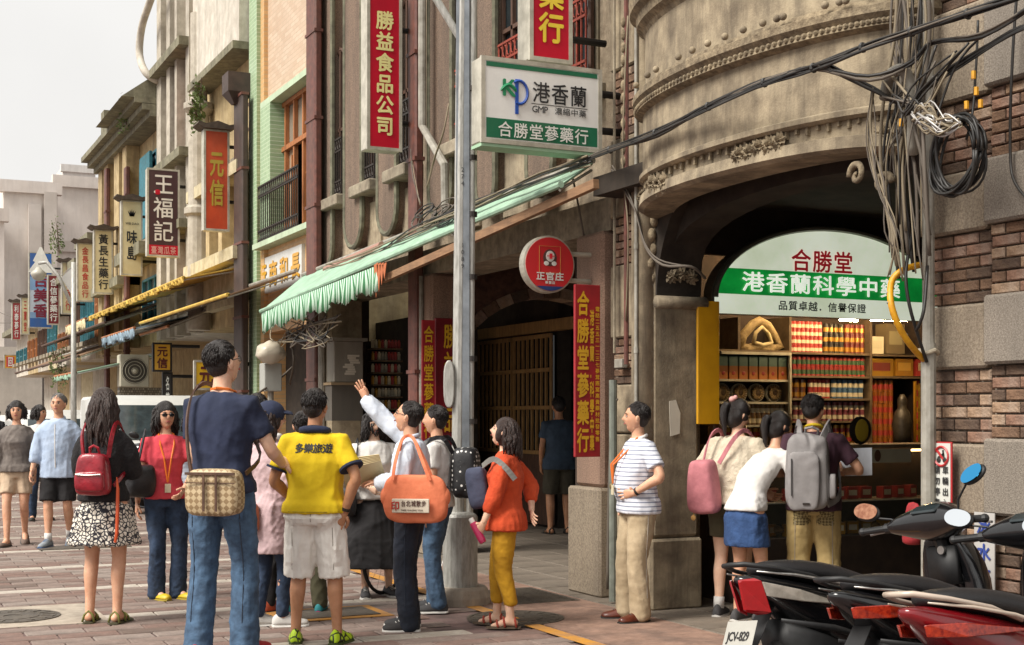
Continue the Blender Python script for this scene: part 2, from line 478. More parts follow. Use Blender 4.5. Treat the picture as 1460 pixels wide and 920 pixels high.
def brick_meshes(L, D, H):
    out = []
    for m in m_brickred:
        b = MB(); e = 0.006; x, y, z = D / 2, L / 2, H / 2
        # front face towards -x, chamfered edges
        b.add([(x, -y, -z), (x, y, -z), (x, y, z), (x, -y, z), (-x + e, -y, -z), (-x + e, y, -z), (-x + e, y, z), (-x + e, -y, z),
               (-x, -y + e, -z + e), (-x, y - e, -z + e), (-x, y - e, z - e), (-x, -y + e, z - e)],
              [(4, 5, 1, 0), (5, 6, 2, 1), (6, 7, 3, 2), (7, 4, 0, 3), (8, 9, 5, 4), (9, 10, 6, 5), (10, 11, 7, 6), (11, 8, 4, 7), (11, 10, 9, 8)])
        me = bpy.data.meshes.new('brick'); me.from_pydata(b.v, [], b.f); me.materials.append(m); out.append(me)
    return out
BM = {}
def bricks(parent, x, y0, y1, z0, z1, rows, L=0.215, D=0.05, along='y'):
    """courses of separate bricks on a face; the face looks to -x (along y) or to -y (along x)"""
    h = (z1 - z0) / rows
    for r in range(rows):
        p = y0 - (L * 0.5 if r % 2 else 0)
        while p < y1 - 0.02:
            a, b_ = max(p, y0), min(p + L, y1)
            if b_ - a > 0.03:
                ll = round(b_ - a - 0.009, 3)
                k = (ll, D, round(h - 0.009, 3))
                if k not in BM: BM[k] = brick_meshes(*[k[0], k[1], k[2]])
                o = place(random.choice(BM[k]), 'brick', parent)
                jit = random.uniform(-0.004, 0.004)
                if along == 'y': o.location = (x + jit, (a + b_) / 2, z0 + h * (r + .5)); o.rotation_euler = (0, random.uniform(-.01, .01), random.uniform(-.015, .015))
                else: o.location = ((a + b_) / 2, x + jit, z0 + h * (r + .5)); o.rotation_euler = (0, 0, PI / 2)
            p += L
def railing(parent, x, y0, y1, z0, z1, m, pitch=0.09, scroll=True, name='railing'):
    b = MB()
    for z in (z0, z0 + 0.16, z1 - 0.16, z1): b.bar((x, y0, z), (x, y1, z), 0.022)
    n = max(2, int((y1 - y0) / pitch))
    for i in range(n + 1):
        y = y0 + (y1 - y0) * i / n
        b.bar((x, y, z0), (x, y, z1), 0.014)
        if scroll and i < n:
            ym = y + (y1 - y0) / n / 2; r = min(0.05, (y1 - y0) / n * 0.45)
            for zc in (z0 + 0.08, z1 - 0.08):
                b.tube([(x, ym + r * math.cos(t * PI / 4), zc + 1.4 * r * math.sin(t * PI / 4)) for t in range(9)], 0.007, 4, False)
    return b.build(name, m, parent)

# ================================================================ near shophouse (brown stucco, pilasters)
yA, yB = 9.78, 17.45
H1 = thing('shophouse', 'brown stucco shophouse with rounded pilasters above the green awning', 'building')
ZL = 3.02                                       # underside of the arcade beam
b = MB()
b.box(5.72, 6.1, yA, yB, ZL + 0.28, 10.5)
b.build('wall', m_stucco, H1)
b = MB(); b.box(5.56, 6.1, yA, yB, ZL, ZL + 0.275); b.build('beam', m_sill, H1)
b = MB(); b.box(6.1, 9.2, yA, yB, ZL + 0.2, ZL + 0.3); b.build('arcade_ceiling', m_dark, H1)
# pilasters with rounded feet
def pilaster(y0, y1, zb, m=m_pebble, x0=5.54):
    w_ = (y1 - y0) / 2; yc = (y0 + y1) / 2
    prof = [(5.75, y0, 10.5)]
    pts = [(y1, 10.5)] + [(yc + w_ * math.cos(a), zb + w_ - w_ * math.sin(a)) for a in [i * PI / 10 for i in range(11)]] + [(y0, 10.5)]
    b = MB(); b.prism([(x0 + 0.03, p[0], p[1]) for p in pts][::-1], (0.25, 0, 0))
    o = b.build('pilaster', m, H1, bevel=0.015)
    e = 0.035; b = MB()
    path = [(y1, 10.5)] + [(yc + w_ * math.cos(a), zb + w_ - w_ * math.sin(a)) for a in [i * PI / 10 for i in range(11)]] + [(y0, 10.5)]
    b.tube([(x0 + 0.04, p[0], p[1]) for p in path], e, 6)
    b.build('edge_moulding', m_green_edge, o)
for a, c_, z in ((471, 452, 3.45), (513, 489, 3.6), (562, 536, 3.62), (641, 609, 3.6), (702, 676, 3.55), (784, 748, 3.5)):
    pilaster(onx(a, 5.55), onx(c_, 5.55), z)
# recessed windows with arched heads, sills and iron grilles
m_recess = mat('recess_render', '#958870', '#6c6352', rough=0.95, scale=8, bump=0.3, dirt=0.5)
def arch_window(y0, y1, z0, z1, sill=4.33, rail=m_iron_blk, arch=True):
    yc = (y0 + y1) / 2; r = (y1 - y0) / 2
    def outl(rr, zt): return [(yc + rr, z0)] + [(yc + rr * math.cos(a), zt + rr * 0.9 * math.sin(a)) for a in [i * PI / 8 for i in range(9)]] + [(yc - rr, z0)]
    b = MB(); b.prism([(5.70, p[0], p[1]) for p in outl(r, z1)][::-1], (0.03, 0, 0)); fr = b.build('window', m_recess, H1)
    b = MB(); b.prism([(5.69, p[0], p[1]) for p in outl(r - 0.09, z1)][::-1], (0.02, 0, 0)); b.build('pane', m_glass, fr)
    b = MB(); b.tube([(5.67, p[0], p[1]) for p in outl(r - 0.07, z1)], 0.03, 6); b.bar((5.67, yc, z0), (5.67, yc, z1 + r * 0.8), 0.04); b.bar((5.67, y0 + .08, (z0 + z1) / 2), (5.67, y1 - .08, (z0 + z1) / 2), 0.04)
    b.build('frame', m_darkwood, fr)
    b = MB(); b.box(5.48, 5.74, y0 - 0.1, y1 + 0.1, sill - 0.14, sill); b.build('sill', m_sill, fr, bevel=0.012)
    railing(H1, 5.6, y0 + 0.03, y1 - 0.03, sill + 0.04, sill + 0.75, rail, 0.08, name='window_grille')
arch_window(onx(488, 5.6), onx(471, 5.6), 4.33, 6.1)
arch_window(onx(535, 5.6), onx(513, 5.6), 4.33, 6.1)
arch_window(onx(585, 5.6), onx(562, 5.6), 4.33, 6.1)
arch_window(onx(676, 5.6), onx(645, 5.6), 4.35, 6.1, rail=m_rust)
arch_window(onx(742, 5.6), onx(704, 5.6), 4.35, 6.1, rail=m_rust)
arch_window(onx(838, 5.6), onx(790, 5.6), 4.35, 6.1, rail=m_rust)
# pale panels under the windows
for a, c_ in ((533, 515), (583, 564), (672, 645), (740, 706)):
    b = MB(); b.box(5.68, 5.74, onx(a, 5.6), onx(c_, 5.6), 3.42, 4.12); b.build('panel', m_light, H1, bevel=0.01)
# arcade columns
def column(y0, y1, x0=5.5, x1=5.95, m=m_pinkgran, zt=ZL, base=0.9, grow=0.05):
    b = MB(); b.box(x0, x1, y0, y1, base, zt); o = b.build('column', m, H1, bevel=0.03)
    b = MB(); b.box(x0 - grow, x1 + grow, y0 - grow, y1 + grow, 0, base); b.build('plinth', m_granite, o, bevel=0.02)
column(onx(614, 5.5), onx(591, 5.5) , x1=5.9)
column(onx(470, 5.5), onx(446, 5.5) - .05, m=m_light)
column(9.82, 10.28, x1=5.85)
# transverse arch in the arcade behind the middle column
yc = onx(612, 5.5) + 0.25
def arch_wall(x0, x1, y, zs, zt, rise, th, m, parent, name='arch'):
    cx, r = (x0 + x1) / 2, (x1 - x0) / 2
    pts = [(x0, zt)] + [(cx - r * math.cos(a), zs + rise * math.sin(a)) for a in [i * PI / 14 for i in range(15)]] + [(x1, zt)]
    b = MB()
    for i in range(len(pts) - 2):
        if i == 0: continue
    top = [(p[0], zt) for p in pts[1:-1]]; low = pts[1:-1]
    for i in range(len(low) - 1):
        b.prism([(low[i][0], y, low[i][1]), (low[i + 1][0], y, low[i + 1][1]), (top[i + 1][0], y, zt), (top[i][0], y, zt)], (0, th, 0))
    return b.build(name, m, parent)
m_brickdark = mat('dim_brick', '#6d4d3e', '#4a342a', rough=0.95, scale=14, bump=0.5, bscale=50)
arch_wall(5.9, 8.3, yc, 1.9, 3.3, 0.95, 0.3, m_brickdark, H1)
b = MB()
for i in range(19):
    a0, a1 = i * PI / 19 + 0.008, (i + 1) * PI / 19 - 0.008
    cx, r = 7.1, 1.2
    P = [(cx - (r - .02) * math.cos(a0), 1.9 + .93 * math.sin(a0)), (cx - (r - .02) * math.cos(a1), 1.9 + .93 * math.sin(a1)), (cx - (r + .1) * math.cos(a1), 1.9 + 1.05 * math.sin(a1)), (cx - (r + .1) * math.cos(a0), 1.9 + 1.05 * math.sin(a0))]
    q = MB(); q.prism([(p[0], yc - 0.02, p[1]) for p in P], (0, 0.3, 0)); q.build('brick', m_brickred[i % 4], H1)
# inner shop wall with lattice doors
XI = 8.2
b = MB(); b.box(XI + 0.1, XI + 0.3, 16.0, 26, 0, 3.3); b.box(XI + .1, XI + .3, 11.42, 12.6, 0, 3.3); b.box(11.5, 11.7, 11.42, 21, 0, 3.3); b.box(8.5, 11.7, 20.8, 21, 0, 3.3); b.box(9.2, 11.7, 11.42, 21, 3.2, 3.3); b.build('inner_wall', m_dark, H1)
m_lat = mat('lattice_wood', '#a98352', '#80623c', rough=0.6, scale=6, stretch=(5, 5, 1))
def lattice_door(y0, y1, z1=2.55):
    d = MB(); d.box(XI - 0.02, XI + 0.06, y0, y1, 0.05, 1.0); o = d.build('door', m_darkwood, H1)
    p = MB(); p.box(XI + 0.03, XI + 0.05, y0, y1, 1.0, z1); p.build('pane', m_glass, o)
    q = MB()
    for z in (1.0, 1.6, 2.1, z1): q.bar((XI, y0, z), (XI, y1, z), 0.05)
    n = 8
    for i in range(n + 1): q.bar((XI, y0 + (y1 - y0) * i / n, 1.0), (XI, y0 + (y1 - y0) * i / n, z1), 0.03)
    q.build('lattice', m_lat, o)
for i in range(3): lattice_door(16.0 + i * 1.2, 17.12 + i * 1.2)
b = MB(); b.box(XI - 0.05, XI + 0.05, 11.43, 18.4, 2.6, 2.75); b.build('lintel', m_lat, H1)
# wall closing the arcade at its far end
b = MB(); b.box(6.4, 9.2, 21.5, 21.7, 0, 3.3); b.build('end_wall', mat('warm_wall', '#7a6650', '#5a4a3a', rough=0.9), H1)
# brown down pipes on this facade
def pipe(pts, r, m, parent, name='down_pipe', n=10, straps=()):
    b = MB(); b.tube(pts, r, n)
    for z in straps: b.tube([(pts[0][0], pts[0][1], z - 0.025), (pts[0][0], pts[0][1], z + 0.025)], r * 1.35, n)
    return b.build(name, m, parent, smooth=False)
def square_pipe(px0, px1, xp, z0, z1, parent, m=m_brownpipe):
    y0, y1 = onx(px1, xp), onx(px0, xp)
    b = MB(); b.box(xp, xp + 0.1, y0, y1, z0, z1)
    o = b.build('down_pipe', m, parent, bevel=0.02)
    q = MB()
    z = z0 + 0.6
    while z < z1: q.box(xp - 0.012, xp + 0.11, y0 - 0.012, y1 + 0.012, z, z + 0.04); z += 1.15
    q.build('pipe_strap', m_brownpipe, o, kind='stuff')
square_pipe(436, 449, 5.40, 0.2, 10, H1)
square_pipe(581, 592, 5.40, 0.2, 10, H1)
yp = onx(602, 5.42)
pipe([(5.42, yp, 10), (5.42, yp, zx(602, 180, 5.42)), (5.42, onx(634, 5.42), zx(636, 235, 5.42)), (5.42, onx(635, 5.42), 3.5)], 0.045, m_greypipe, H1, 'rain_pipe')
pipe([(5.45, 17.2, 0), (5.45, 17.2, 3.2)], 0.05, m_greypipe, H1, 'rain_pipe')
pipe([(5.47, onx(600, 5.47), 3.0), (5.47, onx(600, 5.47), 1.0)], 0.03, m_greypipe, H1, 'conduit')

# ================================================================ pier wall between the shophouse and the round bay, the bay itself
H2 = thing('corner_building', 'old corner building with a bulging round balcony over the arched medicine shop entrance', 'building')
y0p, y1p = 8.98, 9.76
# set-back strip: alternating stone and brick panels between px 865 and 905
b = MB(); b.box(5.62, 6.1, 9.28, 9.8, 0, 9.5); b.build('wall', m_mortar, H2)
bands = [(0.0, .5, 's'), (.5, 1.35, 's'), (1.35, 1.75, 's'), (1.75, 2.12, 'b'), (2.12, 2.72, 's'), (2.72, 3.1, 'b'), (3.1, 3.75, 's'), (3.75, 4.3, 'b'), (4.3, 5.0, 's'), (5.0, 5.6, 'b'), (5.6, 6.4, 's')]
for z0, z1, k in bands:
    if k == 's': q = MB(); q.box(5.555, 5.64, 9.34, 9.78, z0 + .006, z1 - .006); q.build('stone_block', m_cream, H2, bevel=0.012)
    else: bricks(H2, 5.60, 9.36, 9.76, z0, z1, max(3, round((z1 - z0) / .066)))
# arch pier: street face and inner end face
b = MB()
b.box(5.47, 5.9, 8.98, 9.32, 0.55, 3.3); b.build('pier', m_cream, H2, bevel=0.03)
b = MB(); b.box(5.45, 5.92, 8.96, 9.34, 0, 0.55); b.build('plinth', m_cream, H2, bevel=0.02)
b = MB(); b.lathe((5.47, 9.06, 0), [(.075, .55), (.07, 9)], 16); b.build('half_column', m_cream, H2, smooth=True)
# shallow round bay
YC, YH = 7.47, 1.48
def bay(extra, y):                     # x of the bulging face at y
    u = (y - YC) / (YH + extra)
    return XF - (0.50 + extra) * math.sqrt(max(0.0, 1 - u * u))
def bay_ring(prof, name, m, parent=H2, n=48, smooth=True, y0=None, y1=None):
    """prof: closed list of (outward offset, z) swept round the bay"""
    rings = []
    for i in range(n + 1):
        a = PI * i / n
        ring = []
        for e, z in prof:
            ring.append((XF - (0.50 + e) * math.sin(a), YC - (YH + e) * math.cos(a), z))
        rings.append(ring)
    b = MB(); b.loft(rings, True, True)
    return b.build(name, m, parent, smooth=False)
T = 0.25
bay_ring([(0, 3.27), (0, 3.74), (-T, 3.74), (-T, 3.27)], 'balcony_wall', m_cream)
bay_ring([(-.02, 3.84), (-.02, 4.3), (-T, 4.3), (-T, 3.84)], 'balcony_wall', m_cream)
bay_ring([(-.02, 4.3), (0.0, 4.33), (.05, 4.36), (.06, 4.42), (.11, 4.45), (.12, 4.54), (-T, 4.54), (-T, 4.3)], 'cornice', m_ornament)
bay_ring([(0.0, 3.70), (.06, 3.72), (.05, 3.76), (.085, 3.79), (.085, 3.835), (.04, 3.85), (.03, 3.88), (-T, 3.88), (-T, 3.70)], 'ball_band', m_ornament)
bay_ring([(0, 3.22), (.03, 3.235), (.03, 3.265), (0, 3.28), (-T, 3.28), (-T, 3.22)], 'string_course', m_cream)
bay_ring([(-.02, 4.56), (-.02, 5.6), (-T, 5.6), (-T, 4.56)], 'upper_wall', m_stucco)
# balls and moulded teeth of the ball band
for i in range(26):
    a = PI * (0.04 + 0.92 * i / 25)
    if random.random() < 0.55: continue
    for k in range(random.choice((1, 1, 2))):
        aa = a + k * 0.035
        q = MB(); q.ball((XF - .59 * math.sin(aa), YC - (YH + .09) * math.cos(aa), 3.885), 0.024, 8, 6)
        q.build('ball_ornament', m_cream, H2, smooth=True)
q = MB()
for i in range(90):
    a = PI * (0.02 + 0.96 * i / 89)
    q.ball((XF - (.5 + .06) * math.sin(a), YC - (YH + .06) * math.cos(a), 3.745), 0.017, 5, 4)
q.build('bead_moulding', m_ornament, H2, kind='stuff')
# spandrel below: arched frieze from the pier over the opening
def arch_z(y):                          # underside of the frieze
    return 3.045 - 0.05 * abs((y - YC) / 1.5) ** 4
rings = []
for i in range(41):
    a = PI * (0.5 - 0.485 * math.cos(PI * i / 40)) 
    y = YC - YH * math.cos(a); z = arch_z(y)
    xo = XF - (.46) * math.sin(a)
    rings.append([(xo, y, 3.23), (xo - .0, y, z + .10), (xo - .045, y, z + .09), (xo - .055, y, z + .02), (xo - .01, y, z), (xo + .25, y, z), (xo + .25, y, 3.23)])
b = MB(); b.loft(rings); b.build('arched_frieze', m_cream, H2)
# carved foliage: clusters of leaf lobes
def foliage(parent, c, w_, h_, nrm, n=26, seed=0, name='carved_leaf'):
    """carved acanthus: rosettes of crisp ridged leaves"""
    rnd = random.Random(seed); nrm = Vector(nrm).normalized(); up = Vector((0, 0, 1)); rt = nrm.cross(up).normalized(); b = MB()
    m = max(2, round(w_ / .1)); R0 = min(w_ / m * .75, h_ * .55)
    for q in range(m):
        cc = Vector(c) + rt * ((q - (m - 1) / 2) * w_ / m) + up * rnd.uniform(-.1, .1) * h_
        for ring, (rf, k, lift) in enumerate(((1.0, 9, .004), (.72, 8, .016), (.42, 6, .028))):
            for i in range(k):
                a = 2 * PI * i / k + ring * .4 + rnd.uniform(-.15, .15); d = rt * math.cos(a) + up * math.sin(a); s_ = nrm.cross(d); L = R0 * rf * rnd.uniform(.85, 1.15); wv = L * .30; p = cc + nrm * lift
                b.add([p, p + d * L * .45 + s_ * wv - nrm * .006, p + d * L + nrm * .012, p + d * L * .45 - s_ * wv - nrm * .006, p + d * L * .5 + nrm * .018, p + d * L * .8 + s_ * wv * .7, p + d * L * .8 - s_ * wv * .7], [(0, 1, 4), (0, 4, 3), (1, 5, 4), (5, 2, 4), (4, 2, 6), (4, 6, 3)])
        b.ball(cc + nrm * .03, R0 * .14, 8, 5)
    return b.build(name, m_ornament, parent)
for k, (yy, zz, w_, h_) in enumerate(((8.82, 3.13, .12, .17), (8.25, 3.13, .34, .2), (7.0, 3.14, .46, .23), (6.1, 3.1, .2, .2))):
    a = math.acos(max(-1, min(1, -(yy - YC) / YH)))
    foliage(H2, (XF - .48 * math.sin(a) - .01, yy, zz), w_, h_, (-1, -math.cos(a) * .35, 0), 90, k)
q = MB()
for i in range(46):                    # little hanging drops under the string course
    a = PI * (0.03 + 0.94 * i / 45)
    q.bar((XF - .475 * math.sin(a), YC - (YH - .02) * math.cos(a), 3.225), (XF - .475 * math.sin(a), YC - (YH - .02) * math.cos(a), 3.19 - .02 * (i % 2)), .022)
q.build('dentil_row', m_ornament, H2, kind='stuff')
# scroll at the right shoulder of the arch
def scroll(c, r, nrm_y=True, flip=1, parent=H2):
    b = MB(); pts = []; rad = []
    for i in range(26):
        t = i / 25; a = t * 2.3 * PI; rr = r * (1 - .82 * t)
        pts.append((c[0] - .02 * math.sin(t * 3), c[1] + flip * rr * math.cos(a), c[2] + rr * math.sin(a))); rad.append(.022 * (1 - .4 * t))
    b.tube(pts, rad, 6); return b.build('scroll', m_ornament, parent, smooth=True)
ys = onx(1240, 5.2)
scroll((5.12, ys, zx(1240, 246, 5.12)), .075); scroll((5.14, onx(1262, 5.14), zx(1262, 262, 5.14)), .06, flip=-1)
# corbel at the left springing
pc = Vector((5.52, 9.0, 2.36))
b = MB(); b.tube([(5.46, 8.90, 2.36), (5.9, 8.90, 2.36)], .05, 12); b.build('corbel_roll', m_cream, H2, smooth=True)
foliage(H2, (5.68, 8.90, 2.56), .26, .26, (0, -1, 0), 110, 9)
b = MB()
rings = []
for i in range(13):
    t = i / 12; z = 2.42 + .75 * t
    off = .02 + .35 * t ** 2
    rings.append([(5.50, 8.98, z), (5.50, 8.98 - off, z), (5.88, 8.98 - off, z), (5.88, 8.98, z)])
b.loft(rings); b.build('arch_haunch', m_dark, H2)  # dark colour stands in for the shade under the bay
q = MB()
for i in range(10):
    z = 2.55 + i * .11; q.ball((5.49 - .02 * (i % 2), 9.02 - .01 * i, z), .045, 7, 5, (.8, 1, 1.2))
q.build('carved_drop', m_ornament, H2, smooth=True)
# ornament along the left edge of the bay
q = MB()
for i in range(14): q.ball((5.44, 9.36, 3.3 + i * .1), .035, 6, 5, (.8, .7, 1.3))
q.build('edge_ornament', m_ornament, H2, smooth=True)
# arched wall inside the opening, behind the bay
prev = None
q = MB(); N_ = 20
for i in range(N_):
    a0, a1 = PI * i / N_, PI * (i + 1) / N_
    f = lambda a: (YC - .02 + (8.98 - YC) * math.cos(a), 2.42 + .63 * math.sin(a) ** .45)
    p, r_ = f(a0), f(a1)
    q.prism([(5.6, p[0], p[1]), (5.6, r_[0], r_[1]), (5.6, r_[0], 3.3), (5.6, p[0], 3.3)], (.3, 0, 0))
q.build('inner_arch', m_dark, H2)  # shade behind the bay put into the dark colour
# balcony floor and passage roof: dark inside
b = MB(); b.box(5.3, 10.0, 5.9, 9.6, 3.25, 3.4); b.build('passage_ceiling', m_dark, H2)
# ================================================================ near brick and stone pier at the right edge
yR = 5.97
zb = [(0.0, .53, 's'), (.53, .95, 'b'), (.95, 1.345, 's'), (1.345, 1.75, 'b'), (1.75, 2.11, 's'), (2.11, 2.5, 'b'), (2.5, 2.84, 's'), (2.84, 3.23, 'b'), (3.23, 3.75, 's'), (3.75, 4.15, 'b'), (4.15, 4.6, 's'), (4.6, 5.4, 's')]
yM = onx(1408, 5.44)
b = MB(); b.box(5.52, 6.3, yM, yR - .005, 0, 5.6); b.box(5.50, 6.3, 3.0, yM, 0, 5.6); b.build('pier_core', m_mortar, H2)
for z0, z1, k in zb:
    if k == 's':
        q = MB(); q.box(5.455, 5.6, yM + .03, yR + .012, z0 + .004, z1 - .004); q.build('stone_block', m_granite, H2, bevel=0.015)
        q = MB(); q.box(5.41, 5.6, 4.3, yM + .01, z0 + .02, z1 + .03); q.build('stone_block', m_granite_g, H2, bevel=0.015)
        q = MB(); q.box(5.41, 5.6, 3.0, 4.29, z0 + .02, z1 + .03); q.build('stone_block', m_granite_g, H2, bevel=0.015)
    else:
        bricks(H2, 5.515, yM + .02, yR, z0, z1, 6, .19)
        bricks(H2, 5.485, 4.7, yM, z0 + .03, z1 + .02, 6, .2)
# end (reveal) of that pier inside the passage
b = MB(); b.box(5.6, 6.3, yR, yR + .02, 0, 3.3); b.build('reveal', m_cream, H2)
# passage side wall
b = MB(); b.box(9.6, 9.8, 5.9, 9.7, 0, 3.4); b.build('inner_wall', m_dark, H2)
b = MB(); b.box(6.3, 9.6, 5.85, 5.95, 0, 3.4); b.build('inner_wall', m_dark, H2)
# vertical pipes
pipe([(5.36, onx(1324, 5.36), 0.0), (5.36, onx(1324, 5.36), 1.9)], .042, m_greypipe, H2, 'steel_conduit', 12)
pipe([(5.36, onx(1324, 5.36), 1.9), (5.36, onx(1322, 5.36), 6.0)], .034, m_greypipe, H2, 'steel_conduit', 12)
q = MB(); q.tube([(5.36 + .05 * math.cos(t), onx(1324, 5.36) + .05 * math.sin(t), 1.85 + .01 * math.sin(3 * t)) for t in [i * PI / 6 for i in range(25)]], .012, 6); q.build('rope_tie', flat('rope', '#b5aa95'), H2)
yq = onx(907, 5.38)
pipe([(5.38, yq, 0.9), (5.38, yq, 6.5)], .014, m_greypipe, H2, 'conduit', 8, (1.2, 2.0, 2.8, 3.6))
pipe([(5.40, onx(874, 5.4), 0.02), (5.40, onx(874, 5.4), zx(874, 542, 5.4))], .032, mat('green_grey_pipe', '#7d8278', '#62665d', rough=.6, scale=8, dirt=.3), H2, 'conduit', 10)
pipe([(5.46, onx(893, 5.46), 4.8), (5.46, onx(893, 5.46), 1.9)], .02, m_brownpipe, H2, 'conduit', 8)
pipe([(5.5, onx(876, 5.5), 5.8), (5.5, onx(876, 5.5), 2.0)], .012, m_sill, H2, 'conduit', 6)
# white emulsion patches and a torn poster on the pier
m_paper = flat('weathered_paper', '#c9c2b2', rough=.9)
c_ = fy(962, 600, 8.97)
b = MB(); b.prism([(c_.x - .04, 8.972, c_.z - .12), (c_.x + .045, 8.972, c_.z - .1), (c_.x + .05, 8.972, c_.z + .06), (c_.x + .01, 8.972, c_.z + .16), (c_.x - .05, 8.972, c_.z + .15)], (0, -.004, 0))
b.build('torn_poster', m_paper, H2)
b = MB(); b.box(5.49, 5.545, onx(888, 5.5), onx(877, 5.5), zx(882, 525, 5.5), zx(882, 512, 5.5)); b.build('junction_box', m_greypipe, H2, bevel=.005)
# ================================================================ the medicine shop inside the passage
YS = 9.45
m_signwhite = mat('sign_white_lit', '#dbe2cf', '#c4ceb2', rough=0.4, scale=1.5, emit=0.5)
m_signgreen = mat('sign_green_lit', '#0f8a35', '#086426', rough=0.4, scale=1.8, emit=0.55)
m_redtext = flat('sign_red_text', '#b3202a', rough=.5, emit=.25)
m_whitetext = flat('sign_white_text_lit', '#eef5e6', rough=.5, emit=.55)
m_blktext = flat('black_text', '#15161a', rough=.6)
m_tube = flat('fluorescent_tube', '#ffd9a4', emit=130)
def S(px, py, dy=0.0): return fy(px, py, YS + dy)
t = thing('arched_shop_sign', 'lit arched sign with red characters above a green band over the shop counter', 'sign', S(1170, 452))
L0, R0 = S(1019, 440).x, S(1338, 452).x
cx, hw = (L0 + R0) / 2, (R0 - L0) / 2
zb0 = S(1170, 452).z
zg0, zg1 = S(1150, 424).z, S(1150, 388).z
ztop = S(1165, 326).z
def arcx(z):
    h = (ztop - (zb0 + .13)); u = max(0, (z - zb0 - .13) / h)
    return hw * math.sqrt(max(0, 1 - min(1, u) ** 2))
def arc_poly(za, zb_, grow=0.0, n=14, y=YS):
    zs = [za + (zb_ - za) * i / n for i in range(n + 1)]
    return [(cx + arcx(z) + grow, y, z) for z in zs] + [(cx - arcx(z) - grow, y, z) for z in reversed(zs)]
O = Vector(S(1170, 452))
b = MB(); b.prism(arc_poly(zb0, ztop - .002, .03, 26, YS + .003), (0, .12, 0)); b.build('casing', mat('sign_casing', '#6d6a60', rough=.5, metal=.3), t, world=True)
b = MB(); b.prism(arc_poly(zb0, zg0), (0, .02, 0)); b.build('lower_panel', m_signwhite, t, world=True)
b = MB(); b.prism(arc_poly(zg0 + .002, zg1 - .002, n=8, y=YS - .004), (0, .02, 0)); b.build('green_band', m_signgreen, t, world=True)
b = MB(); b.prism(arc_poly(zg1, ztop - .004, n=26), (0, .02, 0)); b.build('upper_panel', m_signwhite, t, world=True)
b = MB(); b.tube([(cx + arcx(zb0 + .13 + (ztop - zb0 - .13) * math.sin(a)) * (1 if math.cos(a) > 0 else -1) , YS - .02, zb0 + .13 + (ztop - zb0 - .13) * math.sin(a)) for a in [i * PI / 40 for i in range(41)]], .022, 6)
b.build('rim', mat('sign_rim', '#8c8f84', rough=.4, metal=.5), t, world=True)
X_ = Vector((1, 0, 0)); Z_ = Vector((0, 0, 1))
def sx(px): return S(px, 400).x
def sz(py): return S(1150, py).z
it = row_text('合勝堂', sx(1126), sx(1216), sz(372), .20, .02)
put_glyphs(it, (0, YS - .006, 0), X_, Z_, 'lettering', m_redtext, t, world=True)
it = row_text('港香蘭科學中藥', sx(1055), sx(1283), sz(406), .175, .02)
put_glyphs(it, (0, YS - .012, 0), X_, Z_, 'lettering', m_whitetext, t, world=True)
it = row_text('品質卓越．信譽保證', sx(1108), sx(1234), sz(437), .085, .02)
put_glyphs(it, (0, YS - .006, 0), X_, Z_, 'lettering', m_blktext, t, world=True)
# wall around the sign
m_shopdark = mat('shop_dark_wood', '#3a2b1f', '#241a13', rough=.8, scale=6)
H3 = thing('medicine_shop', 'traditional medicine shop interior with crowded shelves inside the arched entrance', 'shop', (7.5, 10.4, 0))
q = MB()
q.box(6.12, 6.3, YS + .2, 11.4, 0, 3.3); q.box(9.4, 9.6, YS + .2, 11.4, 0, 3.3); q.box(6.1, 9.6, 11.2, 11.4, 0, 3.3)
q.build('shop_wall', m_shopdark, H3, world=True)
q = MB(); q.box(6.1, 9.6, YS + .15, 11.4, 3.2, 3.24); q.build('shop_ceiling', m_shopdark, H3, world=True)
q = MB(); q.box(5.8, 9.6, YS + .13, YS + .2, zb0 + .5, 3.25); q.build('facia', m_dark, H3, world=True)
for a, c_ in ((1198, 1222), (1242, 1322)):
    A, B = S(a, 456, .25), S(c_, 457, .25)
    q = MB(); q.cyl(A, B, .012, n=8); q.build('sign_and_fill_tube', m_tube, H3, world=True)
A, B = (7.2, 10.0, 3.1), (8.9, 10.0, 3.1)
q = MB(); q.cyl(A, B, .02, n=8); q.build('sign_and_fill_tube', m_tube, H3, world=True)  # out-of-view tube, added only to brighten the shelves
# shelving
YV = 10.35
def V(px, py): return fy(px, py, YV)
m_shelf = mat('shelf_wood', '#6b5a43', '#4c3e2d', rough=.7, scale=8)
m_shelfw = mat('shelf_metal', '#b9b4a0', '#8f8a78', rough=.5, scale=8)
SH = thing('display_shelving', 'tall shelving packed with boxes and tins behind the shop counter', 'shelves', (V(1180, 600).x, YV + .2, 0))
b = MB(); b.box(V(1020, 500).x, V(1345, 500).x, YV + .38, YV + .41, 0, V(1180, 450).z); b.build('back_panel', m_shopdark, SH, world=True)
for px in (1022, 1054, 1127, 1242, 1338):
    b = MB(); x = V(px, 500).x; z0 = V(px, 503).z if px == 1054 else 0.0
    b.box(x - .014, x + .014, YV, YV + .38, z0, V(px, 452).z); b.build('upright', m_shelf, SH, world=True)
def shelf(px0, px1, py, m=m_shelf, th=.02):
    b = MB(); a, c_ = V(px0, py), V(px1, py); z = V((px0 + px1) / 2, py).z
    b.box(a.x + .015, c_.x - .015, YV - .005, YV + .38, z - th, z); b.build('shelf', m, SH, world=True); return z
Z = {}
for py in (499, 541, 573, 606, 640): Z['L', py] = shelf(1022, 1127, py, m_shelfw if py > 500 else m_shelf)
b = MB(); x0, x1 = V(1026, 500).x, V(1126, 500).x; z1, z0 = V(1080, 503).z, V(1080, 590).z
b.box(x0, x1, YV - .03, YV - .006, z1 - .02, z1 + .005); b.box(x1 - .02, x1, YV - .03, YV - .006, z0, z1 - .02)
b.build('cabinet_frame', m_shelfw, SH, world=True)
